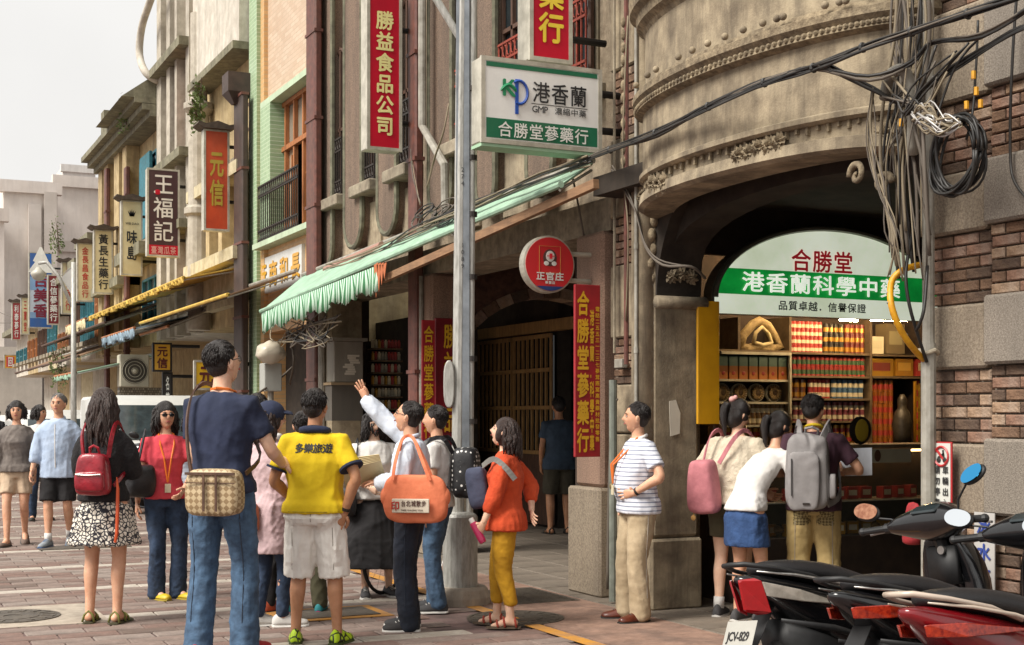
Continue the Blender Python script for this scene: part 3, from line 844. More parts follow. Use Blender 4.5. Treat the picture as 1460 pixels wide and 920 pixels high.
for py in (503, 536, 568, 600, 632): Z['M', py] = shelf(1127, 1242, py)
for py in (506, 537, 640): Z['R', py] = shelf(1242, 1338, py)
# goods
m_redtin = flat('red_tin', '#b03a34', rough=.35); m_whitelab = flat('tin_label', '#d9cfb0', rough=.5); m_goldtin = flat('gold_tin', '#b98a2d', rough=.3, metal=.4)
m_greenlab = flat('green_label', '#3f6b45', rough=.5); m_blacktin = flat('black_tin', '#1d1a18', rough=.35); m_blue = flat('blue_label', '#4a6f92', rough=.5)
def tin(w_, h_, body, lab):
    b = MB(); b.lathe((0, 0, 0), [(w_ * .5, 0), (w_ * .5, h_ * .18)], 10)
    b.lathe((0, 0, 0), [(w_ * .5, h_ * .62), (w_ * .5, h_ * .94), (w_ * .42, h_ * .97), (w_ * .42, h_)], 10)
    b.cur = 1; b.lathe((0, 0, 0), [(w_ * .505, h_ * .18), (w_ * .505, h_ * .62)], 10)
    me = bpy.data.meshes.new('tin'); me.from_pydata(b.v, [], b.f); me.materials.append(body); me.materials.append(lab)
    me.polygons.foreach_set('material_index', b.mi); return me
def carton(w_, d_, h_, body, lab):
    b = MB(); b.box(-w_ / 2, w_ / 2, -d_ / 2, d_ / 2, 0, h_)
    b.cur = 1; b.box(-w_ * .36, w_ * .36, -d_ / 2 - .002, -d_ / 2, h_ * .3, h_ * .75)
    me = bpy.data.meshes.new('carton'); me.from_pydata(b.v, [], b.f); me.materials.append(body); me.materials.append(lab)
    me.polygons.foreach_set('material_index', b.mi); return me
def fill(me, name, label, cat, group, px0, px1, z0, nx, nz, h_, y=YV + .08):
    x0, x1 = V(px0, 500).x, V(px1, 500).x
    for i in range(nx):
        for j in range(nz):
            o = place(me, name); o.location = (x0 + (x1 - x0) * (i + .5) / nx, y + random.uniform(-.004, .004), z0 + j * (h_ + .0005)); o.rotation_euler.z = random.uniform(-.15, .15)
            tag(o, label, cat, group)
wd = (V(1180, 500).x - V(1129, 500).x) / 8 * .94
def H(z0, py, n): return (V(1180, py).z - z0) / n
h = H(Z['M', 503], 459, 4); fill(tin(wd, h, m_redtin, m_whitelab), 'tin', 'red tin with a white label stacked on the top middle shelf of the medicine shop', 'tin', 'red tins on the top shelf', 1130, 1179, Z['M', 503], 8, 4, h)
h = H(Z['M', 503], 461, 3); fill(tin(wd * 1.1, h, m_blacktin, m_goldtin), 'tin', 'black and gold tin stacked beside the red tins on the top shelf', 'tin', 'black and gold tins', 1181, 1210, Z['M', 503], 4, 3, h)
fill(tin(wd * 1.1, h, flat('maroon_tin', '#6b2323', rough=.35), m_goldtin), 'tin', 'maroon and gold tin stacked at the right end of the top shelf', 'tin', 'maroon tins on the top shelf', 1211, 1240, Z['M', 503], 4, 3, h)
h = H(Z['M', 536], 508, 2); fill(tin(wd, h, m_redtin, m_greenlab), 'tin', 'red tin with a green label stacked on the second shelf', 'tin', 'red and green tins', 1129, 1240, Z['M', 536], 17, 2, h)
h = H(Z['M', 568], 541, 2); fill(tin(wd * 1.2, h, flat('brown_tin', '#6a3b1e', rough=.3), m_goldtin), 'tin', 'brown and gold tin on the left of the third shelf', 'tin', 'brown tins on the third shelf', 1129, 1156, Z['M', 568], 3, 2, h)
fill(tin(wd, h, m_redtin, m_whitelab), 'tin', 'red tin with a pale label in the middle of the third shelf', 'tin', 'red tins on the third shelf', 1159, 1190, Z['M', 568], 5, 2, h)
fill(tin(wd * 1.1, h, m_blue, m_whitelab), 'tin', 'blue and white tin at the right of the third shelf', 'tin', 'blue tins on the third shelf', 1192, 1238, Z['M', 568], 6, 2, h)
h = H(Z['M', 600], 573, 2); fill(tin(wd, h, flat('rose_tin', '#8a4550', rough=.35), m_whitelab), 'tin', 'dull rose tin on the fourth shelf of the medicine shop', 'tin', 'rose tins on the fourth shelf', 1129, 1240, Z['M', 600], 14, 2, h)
h = H(Z['M', 632], 606, 2); fill(tin(wd * 1.1, h, m_goldtin, m_redtin), 'tin', 'gold and red tin on the lowest visible shelf', 'tin', 'gold tins on the lowest shelf', 1129, 1240, Z['M', 632], 12, 2, h)
x0, x1 = V(1026, 520).x, V(1125, 520).x; w1 = (x1 - x0) / 7; z0 = Z['L', 541]; h = V(1080, 507).z - z0
b = MB(); b.box(-w1 * .42, w1 * .42, -.05, .05, 0, h * .55); b.cur = 1; b.box(-w1 * .42, w1 * .42, -.05, .05, h * .55, h * .97); b.cur = 2; b.ball((0, -.05, h * .25), w1 * .18, 8, 5, (1, .2, 1))
h = H(Z['L', 606], 577, 2); fill(tin(wd, h, flat('dull_brown_tin', '#7a5c38', rough=.4), m_whitelab), 'jar', 'small brown jar in the dense rows low on the left shelves', 'jar', 'small brown jars', 1057, 1125, Z['L', 606], 10, 2, h)
h = H(Z['L', 640], 610, 2); fill(tin(wd, h, m_goldtin, m_redtin), 'jar', 'small gold jar on the lowest left shelf', 'jar', 'small gold jars', 1026, 1125, Z['L', 640], 13, 2, h)
z_ = Z['R', 640]; h = (V(1180, 541).z - z_) / 6; fill(tin(wd * 1.1, h, flat('amber_tin', '#a2611d', rough=.3), m_redtin), 'tin', 'amber tin in the tall column left of the gold glass case', 'tin', 'amber tins', 1244, 1281, z_, 5, 6, h)
fill(tin(wd, h, m_redtin, m_goldtin), 'tin', 'red and gold tin at the far right of the shelves', 'tin', 'red and gold tins', 1314, 1336, z_, 3, 6, h)
me = bpy.data.meshes.new('gift_box'); me.from_pydata(b.v, [], b.f)
for q in (flat('orange_box', '#96591d', rough=.4), flat('teal_label', '#4b6a60', rough=.4), flat('red_seal', '#8c1d1a', rough=.4)): me.materials.append(q)
me.polygons.foreach_set('material_index', b.mi)
for i in range(7):
    o = place(me, 'gift_box'); o.location = (x0 + w1 * (i + .5), YV + .07, z0)
    tag(o, 'tall orange gift box with a teal top, %s from the left in its row' % ('first', 'second', 'third', 'fourth', 'fifth', 'sixth', 'seventh')[i], 'box', 'orange gift boxes')
m_fan = flat('dried_root', '#8b744e', rough=.8)
for i in range(4):
    z0 = Z['L', 573]; w1 = (x1 - x0) / 4; r = w1 * .44
    t = thing('ginseng_roundel', 'round dried root arrangement in a case, %s from the left on its shelf' % ('first', 'second', 'third', 'fourth')[i], 'box', (x0 + w1 * (i + .5), YV + .1, z0 + r), group='round root displays')
    q = MB(); q.lathe((0, 0, 0), [(r, 0), (r, .03), (r * .9, .035), (r * .9, .0)], 20, 'y'); q.build('rim', m_shelfw, t)
    q = MB()
    for k in range(18):
        a = k * PI / 9; q.tube([(r * .35 * math.cos(a), -.01, r * .35 * math.sin(a)), (r * .85 * math.cos(a + .1), -.02, r * .85 * math.sin(a + .1))], [.012, .004], 5)
    q.build('root', m_fan, t, kind='stuff'); q = MB(); q.ball((0, -.01, 0), r * .32, 10, 6, (1, .3, 1)); q.build('center', flat('dark_root', '#4a3520'), t)
# antler shaped jaw on the top left shelf
t = thing('dried_jaw', 'pale triangular dried jaw standing on the top left shelf', 'ornament', V(1092, 498))
q = MB(); P = [(1063, 495), (1068, 478), (1082, 462), (1092, 457), (1103, 463), (1112, 478), (1121, 493), (1104, 497), (1090, 494), (1076, 497), (1063, 495)]
q.tube([V(*p) + Vector((0, .1, 0)) for p in P], .045, 8); q.build('jaw_bone', mat('old_bone', '#a89468', '#7a6640', rough=.7, scale=20, bump=.3), t, world=True, smooth=True)
q = MB(); P = [(1080, 488), (1083, 474), (1092, 466), (1101, 475), (1106, 488), (1093, 492), (1080, 488)]
q.tube([V(*p) + Vector((0, .06, 0)) for p in P], .02, 6); q.build('tooth_row', flat('tooth', '#c9b98c'), t, world=True, smooth=True)
# right bay: packets, gift boxes, gold cased display
for k, (a, c_, y0_, y1_, m, l) in enumerate(((1245, 1264, 504, 480, m_whitelab, 'clear packet of pale roots on the top right shelf'), (1268, 1294, 504, 462, flat('mixed_goods', '#6b5d42', rough=.6), 'large packet of dried mushrooms on the top right shelf'),
                                (1244, 1278, 536, 511, m_goldtin, 'yellow stack of flat cartons on the right shelf'), (1281, 1306, 536, 511, flat('ochre_box', '#a06f1e', rough=.4), 'square ochre gift box on the right shelf'), (1310, 1334, 536, 512, m_redtin, 'red carton beside the ochre gift box'))):
    A, B = V(a, y0_), V(c_, y1_)
    me = carton(B.x - A.x, .16, B.z - A.z, m, flat('box_label_%d' % k, ('#cfc7a8', '#8f8560', '#7a2a1e', '#d0a040', '#d8c9a0')[k]))
    o = place(me, 'carton'); o.location = ((A.x + B.x) / 2, YV + .12, A.z); tag(o, l, 'box')
A, B = V(1284, 640), V(1312, 545)
t = thing('glass_display_case', 'tall gold lit glass case at the right of the medicine shop', 'display case', ((A.x + B.x) / 2, YV - .3, 0.9))
q = MB()
for x in (A.x, B.x):
    for y in (YV - .45, YV - .2): q.bar((x, y, 0.9), (x, y, B.z), .02)
q.bar((A.x, YV - .45, B.z), (B.x, YV - .45, B.z), .025); q.build('frame', m_goldtin, t, world=True)
q = MB(); q.box(A.x + .02, B.x - .02, YV - .25, YV - .22, .9, B.z - .02); q.build('back', mat('gold_goods', '#86681f', '#3c2b0c', rough=.4, scale=30), t, world=True)
t = thing('porcelain_figure', 'grey robed figure ornament left of the gold glass case', 'ornament', V(1266, 632) + Vector((0, -.2, 0)))
q = MB(); q.lathe((0, 0, 0), [(.09, 0), (.08, .08), (.1, .18), (.07, .3), (.04, .34), (.045, .38), (.045, .42), (.02, .47)], 14); q.build('figure_body', mat('porcelain', '#453f35', '#28241f', rough=.4, scale=20), t, smooth=True)
# counter: glass case with white notices
CY = 9.0
def C_(px, py): return fy(px, py, CY)
t = thing('shop_counter', 'long glass fronted counter of the medicine shop', 'counter', (7.6, CY + .25, 0))
ct = C_(1250, 634).z
m_cglass = mat('counter_glass', '#2b2a24', '#1d1c18', rough=.15, scale=3)
q = MB(); q.box(6.25, 9.2, CY + .02, CY + .55, 0, .5); q.build('base', m_shopdark, t, world=True)
q = MB(); q.box(6.25, 9.2, CY + .4, CY + .5, .5, ct - .03); q.build('back', m_shopdark, t, world=True)
mg = flat('clear_counter_glass', '#5a5a50', rough=.04); mg.node_tree.nodes['Principled BSDF'].inputs['Alpha'].default_value = .16
q = MB(); q.box(6.25, 9.2, CY + .02, CY + .026, .5, ct - .03); q.build('glass', mg, t, world=True)
q = MB(); q.box(6.3, 9.15, CY + .06, CY + .4, .78, .79); q.build('glass_shelf', m_shelfw, t, world=True)
q = MB(); q.cyl((6.5, CY + .3, ct - .06), (9.0, CY + .3, ct - .06), .01, n=6); q.build('added_case_tube', flat('added_case_light', '#ffcf8a', emit=9), t, world=True)  # tube added to brighten the goods inside the counter
for k_, (z_, m_, l_) in enumerate(((.505, m_goldtin, 'low gold packet on the floor of the glass counter'), (.795, m_redtin, 'small red packet on the upper tray of the glass counter'))):
    me_ = carton(.1, .08, .1, m_, m_whitelab)
    for i in range(17): o = place(me_, 'packet'); o.location = (6.4 + .165 * i, CY + .16 + .03 * (i % 3), z_); o.rotation_euler.z = .3 * math.sin(i * 7); tag(o, l_, 'packet', l_)
q = MB(); q.box(6.22, 9.22, CY, CY + .56, ct - .03, ct); q.build('top', m_shelf, t, world=True)
q = MB(); q.box(C_(1228, 640).x, C_(1300, 640).x, CY + .008, CY + .014, C_(1260, 660).z, C_(1260, 640).z); q.build('notice', flat('old_white_notice', '#a39d86'), t, world=True)
q = MB(); c0 = C_(1252, 650); q.ball((c0.x, CY + .006, c0.z), .05, 12, 8, (.7, .05, 1)); q.build('emblem', flat('emblem_brown', '#4f2e1c'), t, world=True)
q = MB()
for i in range(14): q.ball((6.4 + i * .2, CY + .2, .56), .06, 8, 5, (1, 1, .6))
q.build('goods', mat('counter_goods', '#7a6238', '#4a2a1a', rough=.6, scale=12), t, world=True, kind='stuff')
t = thing('table_sign', 'black oval table sign with a yellow disc on the shop counter', 'sign', C_(1238, 634))
c0 = C_(1238, 614); q = MB(); q.ball((c0.x, CY + .1, c0.z), .12, 14, 8, (1, .1, 1)); q.build('board', m_blacktin, t, world=True)
q = MB(); q.ball((c0.x, CY + .08, c0.z), .09, 14, 8, (.8, .08, 1.05)); q.build('yellow_disc', flat('sign_yellow', '#b59a1d'), t, world=True)
# jars and trays on the counter
for i, (px, c, h_) in enumerate(((1045, '#6b4a2a', .2), (1090, '#84653c', .16), (1120, '#57402a', .22), (1195, '#6d6249', .12), (1213, '#8b6f44', .1), (1205, '#a08a5c', .18))):
    p = C_(px, 634); q = MB(); r = .06
    q.lathe((0, 0, 0), [(r, 0), (r, h_ * .75), (r * .7, h_ * .85), (r * .72, h_), (.005, h_)], 12)
    o = q.build('jar', flat('jar_%d' % i, c, rough=.25), smooth=True); o.location = (p.x, CY + .25 + .06 * (i % 2), ct)
    tag(o, ('dark brown jar behind the woman with the pink backpack', 'amber jar between the two women at the counter', 'squat umber jar beside the pony tail', 'low grey jar right of the man with the backpack', 'flat tan jar beside the black table sign', 'tall pale jar behind the white paper')[i], 'jar')
# yellow advertising panel on the pier
t = thing('advertising_board', 'tall plain yellow board hanging beside the shop entrance', 'sign', fy(1010, 607, 8.86))
A, B = fy(995, 605, 8.86), fy(1026, 430, 8.86)
q = MB(); q.box(A.x, B.x, 8.86, 8.885, A.z, B.z); q.build('board', mat('yellow_board', '#d09a16', '#b98410', rough=.45, scale=2, dirt=.35, dirtcol=(.25, .12, .01)), t, world=True, bevel=.004)
# red hanging bag by the pier and dark low shelf under the counter
c_ = fy(1302, 745, 5.98)
t = thing('red_cloth_bag', 'red cloth bag hanging beside the grey pipe behind the scooters', 'bag', c_)
q = MB(); q.loft([[Vector((c_.x + a * w_, 5.98 + d * .06, c_.z + z)) for a, d in ((-1, -1), (1, -1), (1, 1), (-1, 1))] for w_, z in ((.008, .12), (.03, .06), (.055, -.02), (.075, -.1), (.06, -.13))])
q.build('cloth', mat('red_cloth', '#a3262c', '#74171c', rough=.8, scale=10, bump=.4, bscale=12), t, world=True, smooth=True, sub=1)
# ================================================================ hanging signs and street poles
m_frame = mat('sign_frame_metal', '#c9c4b4', '#a29d8e', rough=.45, scale=6, metal=.2, dirt=.25)
m_redface = mat('red_sign_face', '#c1102c', '#ad0f28', rough=.45, scale=2, spec=.3)
m_ytext = flat('yellow_text', '#f0d23c', rough=.5); m_paletext = flat('pale_yellow_text', '#efe49a', rough=.5)
m_blkbar = mat('black_bracket', '#2b2826', rough=.5, metal=.4)
m_roofcap = mat('sign_roof', '#55483c', '#3c3229', rough=.8, scale=15)
def box_sign(name, label, yw, px0, px1, py0, py1, face, frame=m_frame, cat='sign', depth=.2, wall_px=None, brackets=(.2, .8), rim=.03, cap=False, group=None, panels=None):
    """a box sign across the pavement: its face looks along the street towards the camera (-y)"""
    A, B = fy(px0, py1, yw), fy(px1, py0, yw)
    Y = dep((A.x + B.x) / 2, yw); z0, z1 = zat(py1, Y), zat(py0, Y)
    t = thing(name, label, cat, ((A.x + B.x) / 2, yw, z0), group=group)
    b = MB(); x0, x1 = A.x, B.x
    b.box(x0, x1, yw + .012, yw + depth, z0, z1); b.build('casing', frame, t, world=True, bevel=.01)
    b = MB()
    b.box(x0 - .004, x0 + rim, yw, yw + .03, z0 - .004, z1 + .004); b.box(x1 - rim, x1 + .004, yw, yw + .03, z0 - .004, z1 + .004)
    b.box(x0 + rim, x1 - rim, yw, yw + .03, z0 - .004, z0 + rim); b.box(x0 + rim, x1 - rim, yw, yw + .03, z1 - rim, z1 + .004)
    b.build('rim', frame, t, world=True)
    b = MB(); b.box(x0 + rim, x1 - rim, yw + .006, yw + .02, z0 + rim, z1 - rim); b.build('face', face, t, world=True)
    for f in brackets:
        z = z0 + (z1 - z0) * f
        b = MB(); b.cyl((x1, yw + depth / 2, z), (5.6, yw + depth / 2, z), .03, n=8); b.build('bracket', m_blkbar, t, world=True)
    if cap:
        b = MB(); e = .07; yb = yw + depth / 2; H_ = (x1 - x0) * .32
        for i, (g0, zz) in enumerate(((.0, 0), (.09, .03), (.02, .12))): pass
        pr = [(x0 - .02, z1), (x0 - .12, z1 + .06), (x0 - .10, z1 + .10), (x0 + .02, z1 + .07), ((x0 + x1) / 2, z1 + .10 + H_ * .2), (x1 - .02, z1 + .07), (x1 + .10, z1 + .10), (x1 + .12, z1 + .06), (x1 + .02, z1)]
        b.prism([(p[0], yw - .1, p[1]) for p in pr], (0, depth + .2, 0)); b.build('roof_cap', m_roofcap, t, world=True)
    return t, x0 + rim, x1 - rim, z0 + rim, z1 - rim
def sign_col(tt, s, m, yw, u0=.5, wd=.7, v0=.04, v1=.96, bold=.02, squeeze=1.0):
    t, x0, x1, z0, z1 = tt
    W, Hh = x1 - x0, z1 - z0
    return put_glyphs(column_text(s, x0 + W * u0, z0 + Hh * v0, z0 + Hh * v1, W * wd, bold), (0, yw + .002, 0), X_, Z_, 'lettering', m, t, world=True)
def sign_row(tt, s, m, yw, v, hg, u0=.1, u1=.9, bold=.02):
    t, x0, x1, z0, z1 = tt; W, Hh = x1 - x0, z1 - z0
    return put_glyphs(row_text(s, x0 + W * u0, x0 + W * u1, z0 + Hh * v, Hh * hg, bold), (0, yw + .002, 0), X_, Z_, 'lettering', m, t, world=True)
# tall red sign
y1 = onx(598, 5.5)
s = box_sign('vertical_shop_sign', 'tall red box sign with six pale yellow characters left of the lamp pole', y1, 524, 573, -14, 214, m_redface, depth=.22, brackets=(.19, .78))
sign_col(s, '勝益食品公司', m_paletext, y1, v0=.07, v1=.89, wd=.62, bold=.03)
# red sign cut by the top edge
y2 = onx(858, 5.5)
s = box_sign('vertical_shop_sign', 'red box sign with yellow characters right above the white and green sign', y2, 756, 816, -235, 88, m_redface, depth=.24, brackets=(.13, .8))
sign_col(s, '合勝堂蔘藥行', m_ytext, y2, v0=.06, v1=.98, wd=.72, bold=.03)
# white and green box sign
y3 = onx(880, 5.5)
m_gmpw = flat('white_sign_face', '#ecebe6', rough=.4, dirt=.08); m_gmpg = flat('green_sign_face', '#0f6a48', rough=.4)
s = box_sign('horizontal_shop_sign', 'white and green box sign with a green and blue emblem and black characters', y3, 687, 858, 90, 210, m_gmpw, depth=.2, brackets=(.3, .75))
t, x0, x1, z0, z1 = s; W, Hh = x1 - x0, z1 - z0
b = MB(); b.box(x0 + .01, x1 - .01, y3 + .002, y3 + .006, z0 + .01, z0 + Hh * .27); b.build('green_band', m_gmpg, t, world=True)
b = MB(); b.box(x0 + .01, x1 - .01, y3 + .002, y3 + .006, z1 - Hh * .07, z1 - Hh * .01); b.build('green_band', m_gmpg, t, world=True)
m_w2 = flat('white_text', '#e8e8e0', rough=.5)
s2 = (t, x0, x1, z0, z1)
put_glyphs(row_text('合勝堂蔘藥行', x0 + W * .1, x0 + W * .91, z0 + Hh * .135, Hh * .21, .012), (0, y3 - .002, 0), X_, Z_, 'lettering', m_w2, t, world=True)
put_glyphs(row_text('港香蘭', x0 + W * .40, x0 + W * .90, z0 + Hh * .66, Hh * .29, .012), (0, y3 + .002, 0), X_, Z_, 'lettering', m_blktext, t, world=True)
put_glyphs(latin('GMP', x0 + W * .40, z0 + Hh * .44, Hh * .125, .01) + row_text('濃縮中藥', x0 + W * .60, x0 + W * .89, z0 + Hh * .44, Hh * .10, .008), (0, y3 + .002, 0), X_, Z_, 'lettering', m_blktext, t, world=True)
m_lg, m_lb = flat('emblem_green', '#1c8a5a', rough=.4), flat('emblem_blue', '#1f4fa8', rough=.4)
put_glyphs([('K', x0 + W * .205, z0 + Hh * .68, Hh * .30, Hh * .30, .03)], (0, y3 + .0, 0), X_, Z_, 'emblem', m_lg, t, world=True)
b = MB(); c0 = Vector((x0 + W * .29, y3 - .002, z0 + Hh * .63))
b.tube([c0 + Vector((Hh * .12 * math.cos(a), 0, Hh * .15 * math.sin(a))) for a in [-2.0 + i * .3 for i in range(15)]], .012, 5)
b.bar(c0 + Vector((-.02, 0, .1)), c0 + Vector((-.02, 0, -.17)), .028, .006); b.build('emblem', m_lb, t, world=True)
b = MB(); b.tube([c0 + Vector((-W * .16 + W * .14 * t_, 0, -Hh * .0 + .05 * math.sin(t_ * PI))) for t_ in [i / 8 for i in range(9)]], [.004] + [.014] * 7 + [.004], 5); b.build('emblem', m_lg, t, world=True)
b = MB(); b.box(x0 + W * .40, x0 + W * .9, y3 + .003, y3 + .006, z0 + Hh * .505, z0 + Hh * .512); b.build('rule_line', m_blktext, t, world=True)
b = MB(); b.box(x0 - .03, x1 + .0, y3 + .01, y3 + .2, z0 - .06, z0 - .035); b.build('drip_tray', flat('pale_green_metal', '#9fc3a2'), t, world=True)
# round red sign
y4 = onx(846, 5.5)
c0 = fy(783, 377, y4); Yc = dep(c0.x, y4); r = 41 * Yc / F
t = thing('round_shop_sign', 'round red sign with a small white emblem and a blue foot above the arcade', 'sign', (c0.x, y4, c0.z))
b = MB(); b.lathe((0, 0, 0), [(r * .97, .09), (r, .08), (r, .0), (r * .93, -.006)], 40, 'y'); b.build('casing', m_frame, t, smooth=False)
b = MB(); b.lathe((0, 0, 0), [(r * .93, .0), (r * .93, -.012), (.001, -.0121)], 40, 'y'); b.build('face', flat('round_red', '#d02a30', rough=.35), t)
def disc_seg(r_, zc, y):            # lower segment of a disc
    a0 = math.asin(zc / r_); return [(r_ * math.cos(a), y, r_ * math.sin(a)) for a in [(-PI - a0) + (PI + 2 * a0) * i / 16 for i in range(17)]]
b = MB(); b.prism(disc_seg(r * .925, -.77 * r, -.02), (0, .005, 0)); b.build('blue_foot', flat('sign_blue', '#1c3f7a', rough=.35), t)
b = MB(); q = r * .46
for a, c_, w_, h_ in ((0, .62, .84, .012), (0, -.30, .84, .012), (-.41, .16, .012, .93), (.41, .16, .012, .93)):
    b.box(r * (a - w_ / 2), r * (a + w_ / 2), -.017, -.013, r * (c_ - h_ / 2) + .0, r * (c_ + h_ / 2))
b.build('square_outline', flat('dull_gold', '#c98f4a', rough=.4), t)
b = MB(); b.ball((0, -.014, r * .22), r * .27, 14, 8, (1, .03, 1.1)); b.build('emblem', flat('emblem_dark', '#5a3c36', rough=.4), t)
b = MB(); b.ball((0, -.02, r * .27), r * .19, 12, 8, (.9, .03, 1)); b.ball((-r * .15, -.02, r * .02), r * .1, 8, 6, (1, .05, .8)); b.ball((r * .15, -.02, r * .02), r * .1, 8, 6, (1, .05, .8)); b.build('emblem', m_w2, t)
b = MB(); b.box(-.012, .012, -.036, -.03, r * .18, r * .36); b.box(-.035, .035, -.036, -.03, r * .26, r * .285); b.build('emblem', m_redtext, t)
put_glyphs(row_text('正官庄', -r * .55, r * .55, -r * .42, r * .30, .03), (0, -.012, 0), X_, Z_, 'lettering', m_w2, t)
put_glyphs(row_text('專賣店', -r * .2, r * .2, -r * .64, r * .11, .02), (0, -.012, 0), X_, Z_, 'lettering', m_w2, t)
b = MB(); b.cyl((r * .9, .05, .1), (5.5 - c0.x, .05, .1), .02, n=8); b.cyl((r * .9, .05, -.12), (5.5 - c0.x, .05, -.12), .02, n=8); b.build('bracket', m_frame, t)
# vertical red banner on the pier
y5 = 9.72
A, B = fy(820, 652, y5), fy(856, 407, y5)
m_banner = mat('red_banner_face', '#a01a22', '#86161c', rough=.6, scale=3)
t = thing('vertical_banner', 'long red board with yellow characters fixed to the arcade pier', 'sign', ((A.x + B.x) / 2, y5, A.z))
b = MB(); b.box(A.x, B.x, y5, y5 + .03, A.z, B.z); b.build('board', m_banner, t, world=True, bevel=.004)
W, Hh = B.x - A.x, B.z - A.z
m_gold = flat('gold_text', '#d9a51e', rough=.45)
put_glyphs(column_text('合勝堂蔘藥行', A.x + W * .30, A.z + Hh * .02, A.z + Hh * .97, W * .48, .03), (0, y5 - .002, 0), X_, Z_, 'lettering', m_gold, t, world=True)
put_glyphs(column_text('港香蘭．科學中藥', A.x + W * .65, A.z + Hh * .03, A.z + Hh * .86, W * .18, .03), (0, y5 - .002, 0), X_, Z_, 'lettering', m_gold, t, world=True)
put_glyphs([(c, A.x + W * .87, A.z + Hh * (.86 - .036 * i), .042, .042, .02) for i, c in enumerate('電話二五五三一二三七蔘茸燕窩高貴藥材批發零售'[:30])], (0, y5 - .002, 0), X_, Z_, 'lettering', m_gold, t, world=True)
# red boards behind the lamp pole
y6 = onx(614, 5.5) - .05
A, B = fy(621, 637, y6), fy(672, 455, y6)
t = thing('red_notice_board', 'wide dark red board with gold characters behind the lamp pole', 'sign', ((A.x + B.x) / 2, y6, A.z))
b = MB(); b.box(A.x, B.x, y6, y6 + .12, A.z, B.z); b.build('board', mat('maroon_board', '#7e1620', '#67131a', rough=.5, scale=3), t, world=True, bevel=.006)
W, Hh = B.x - A.x, B.z - A.z
put_glyphs(column_text('勝益食品', A.x + W * .42, A.z + Hh * .1, A.z + Hh * .97, W * .42, .02), (0, y6 - .002, 0), X_, Z_, 'lettering', m_gold, t, world=True)
A, B = fy(601, 560, y6 - .02), fy(619, 457, y6 - .02)
t = thing('red_side_banner', 'narrow bright red banner with yellow characters left of the maroon board', 'sign', ((A.x + B.x) / 2, y6 - .02, A.z))
z0 = fy(610, 640, y6).z
b = MB(); b.box(A.x, B.x, y6 - .04, y6 - .02, z0, B.z); b.build('board', m_banner, t, world=True)
put_glyphs(column_text('合勝堂蔘藥行', (A.x + B.x) / 2, z0 + .1, B.z - .05, (B.x - A.x) * .8, .02), (0, y6 - .042, 0), X_, Z_, 'lettering', m_gold, t, world=True)

# ---- signs further down the street
m_orange = mat('orange_sign_face', '#c94a20', '#a93818', rough=.5, scale=2, dirt=.2, dirtcol=(.5, .2, .1))
m_cream_face = mat('cream_sign_face', '#d8cca4', '#c4b68b', rough=.5, scale=2)
m_goldch = flat('bronze_green_text', '#b8a038', rough=.4)
ya = onx(343, 5.5)
s = box_sign('vertical_shop_sign', 'orange box sign with two bronze characters under a small tiled cap', ya, 291, 327, 185, 329, m_orange, depth=.2, brackets=(.3, .85), cap=True)
sign_col(s, '元信', m_goldch, ya, v0=.22, v1=.82, wd=.66, bold=.03)
yb_ = onx(275, 5.5)
s = box_sign('vertical_shop_sign', 'dark brown box sign with three white brush characters and a red foot', yb_, 210, 256, 241, 366, flat('brown_sign_face', '#46292b', rough=.5), depth=.2, brackets=(.2, .82))
sign_col(s, '王福記', flat('white_brush_text', '#e3ddd3', rough=.5), yb_, v0=.14, v1=.98, wd=.72, bold=.01)
t, x0, x1, z0, z1 = s; b = MB(); b.box(x0, x1, yb_ + .001, yb_ + .005, z0, z0 + (z1 - z0) * .115); b.build('red_foot', m_redface, t, world=True)
put_glyphs(row_text('臺灣瓜茶', x0 + .03, x1 - .03, z0 + (z1 - z0) * .055, .15, .01), (0, yb_ - .002, 0), X_, Z_, 'lettering', flat('pink_text', '#e0a9a0'), t, world=True)
b = MB(); b.ball((x0 + (x1 - x0) * .3, yb_ + .0, z0 + (z1 - z0) * .74), .06, 8, 6, (1, .1, .8)); b.build('red_mark', m_redface, t, world=True)
yc_ = onx(222, 5.5)
s = box_sign('vertical_shop_sign', 'cream box sign with a crown mark and two black characters', yc_, 173, 203, 286, 393, m_cream_face, depth=.2, brackets=(.2, .8), cap=True)
t, x0, x1, z0, z1 = s; W, Hh = x1 - x0, z1 - z0
put_glyphs(column_text('味島', x0 + W * .5, z0 + Hh * .18, z0 + Hh * .62, W * .62, .02), (0, yc_ + .002, 0), X_, Z_, 'lettering', m_blktext, t, world=True)
put_glyphs(latin('WEI DAO', x0 + W * .14, z0 + Hh * .70, W * .17, .02), (0, yc_ + .002, 0), X_, Z_, 'lettering', m_blktext, t, world=True)
b = MB()
for k in (-2, -1, 0, 1, 2): b.prism([(x0 + W * .5 + k * W * .02 - .03, yc_, z0 + Hh * .8), (x0 + W * .5 + k * W * .02 + .03, yc_, z0 + Hh * .8), (x0 + W * .5 + k * W * .11, yc_, z0 + Hh * (.9 - .012 * abs(k)))], (0, .004, 0))
b.build('crown_mark', m_blktext, t, world=True)
yd = onx(178, 5.5)
s = box_sign('vertical_shop_sign', 'cream box sign with five black brush characters under a tiled cap', yd, 134, 161, 328, 419, m_cream_face, depth=.2, cap=True)
sign_col(s, '黃長生藥行', m_blktext, yd, wd=.62, bold=.02)
ye = onx(148, 5.5)
m_redch = flat('red_text', '#b8372c', rough=.5)
s = box_sign('vertical_shop_sign', 'cream box sign with six small red characters under a dark cap', ye, 110, 133, 347, 430, m_cream_face, depth=.2, cap=True)
sign_col(s, '金長昌食品行', m_redch, ye, wd=.5, bold=.02)
yf = onx(117, 5.5)
s = box_sign('vertical_shop_sign', 'narrow cream box sign with red characters behind the grey pennant', yf, 88, 106, 374, 448, m_cream_face, depth=.2, cap=True)
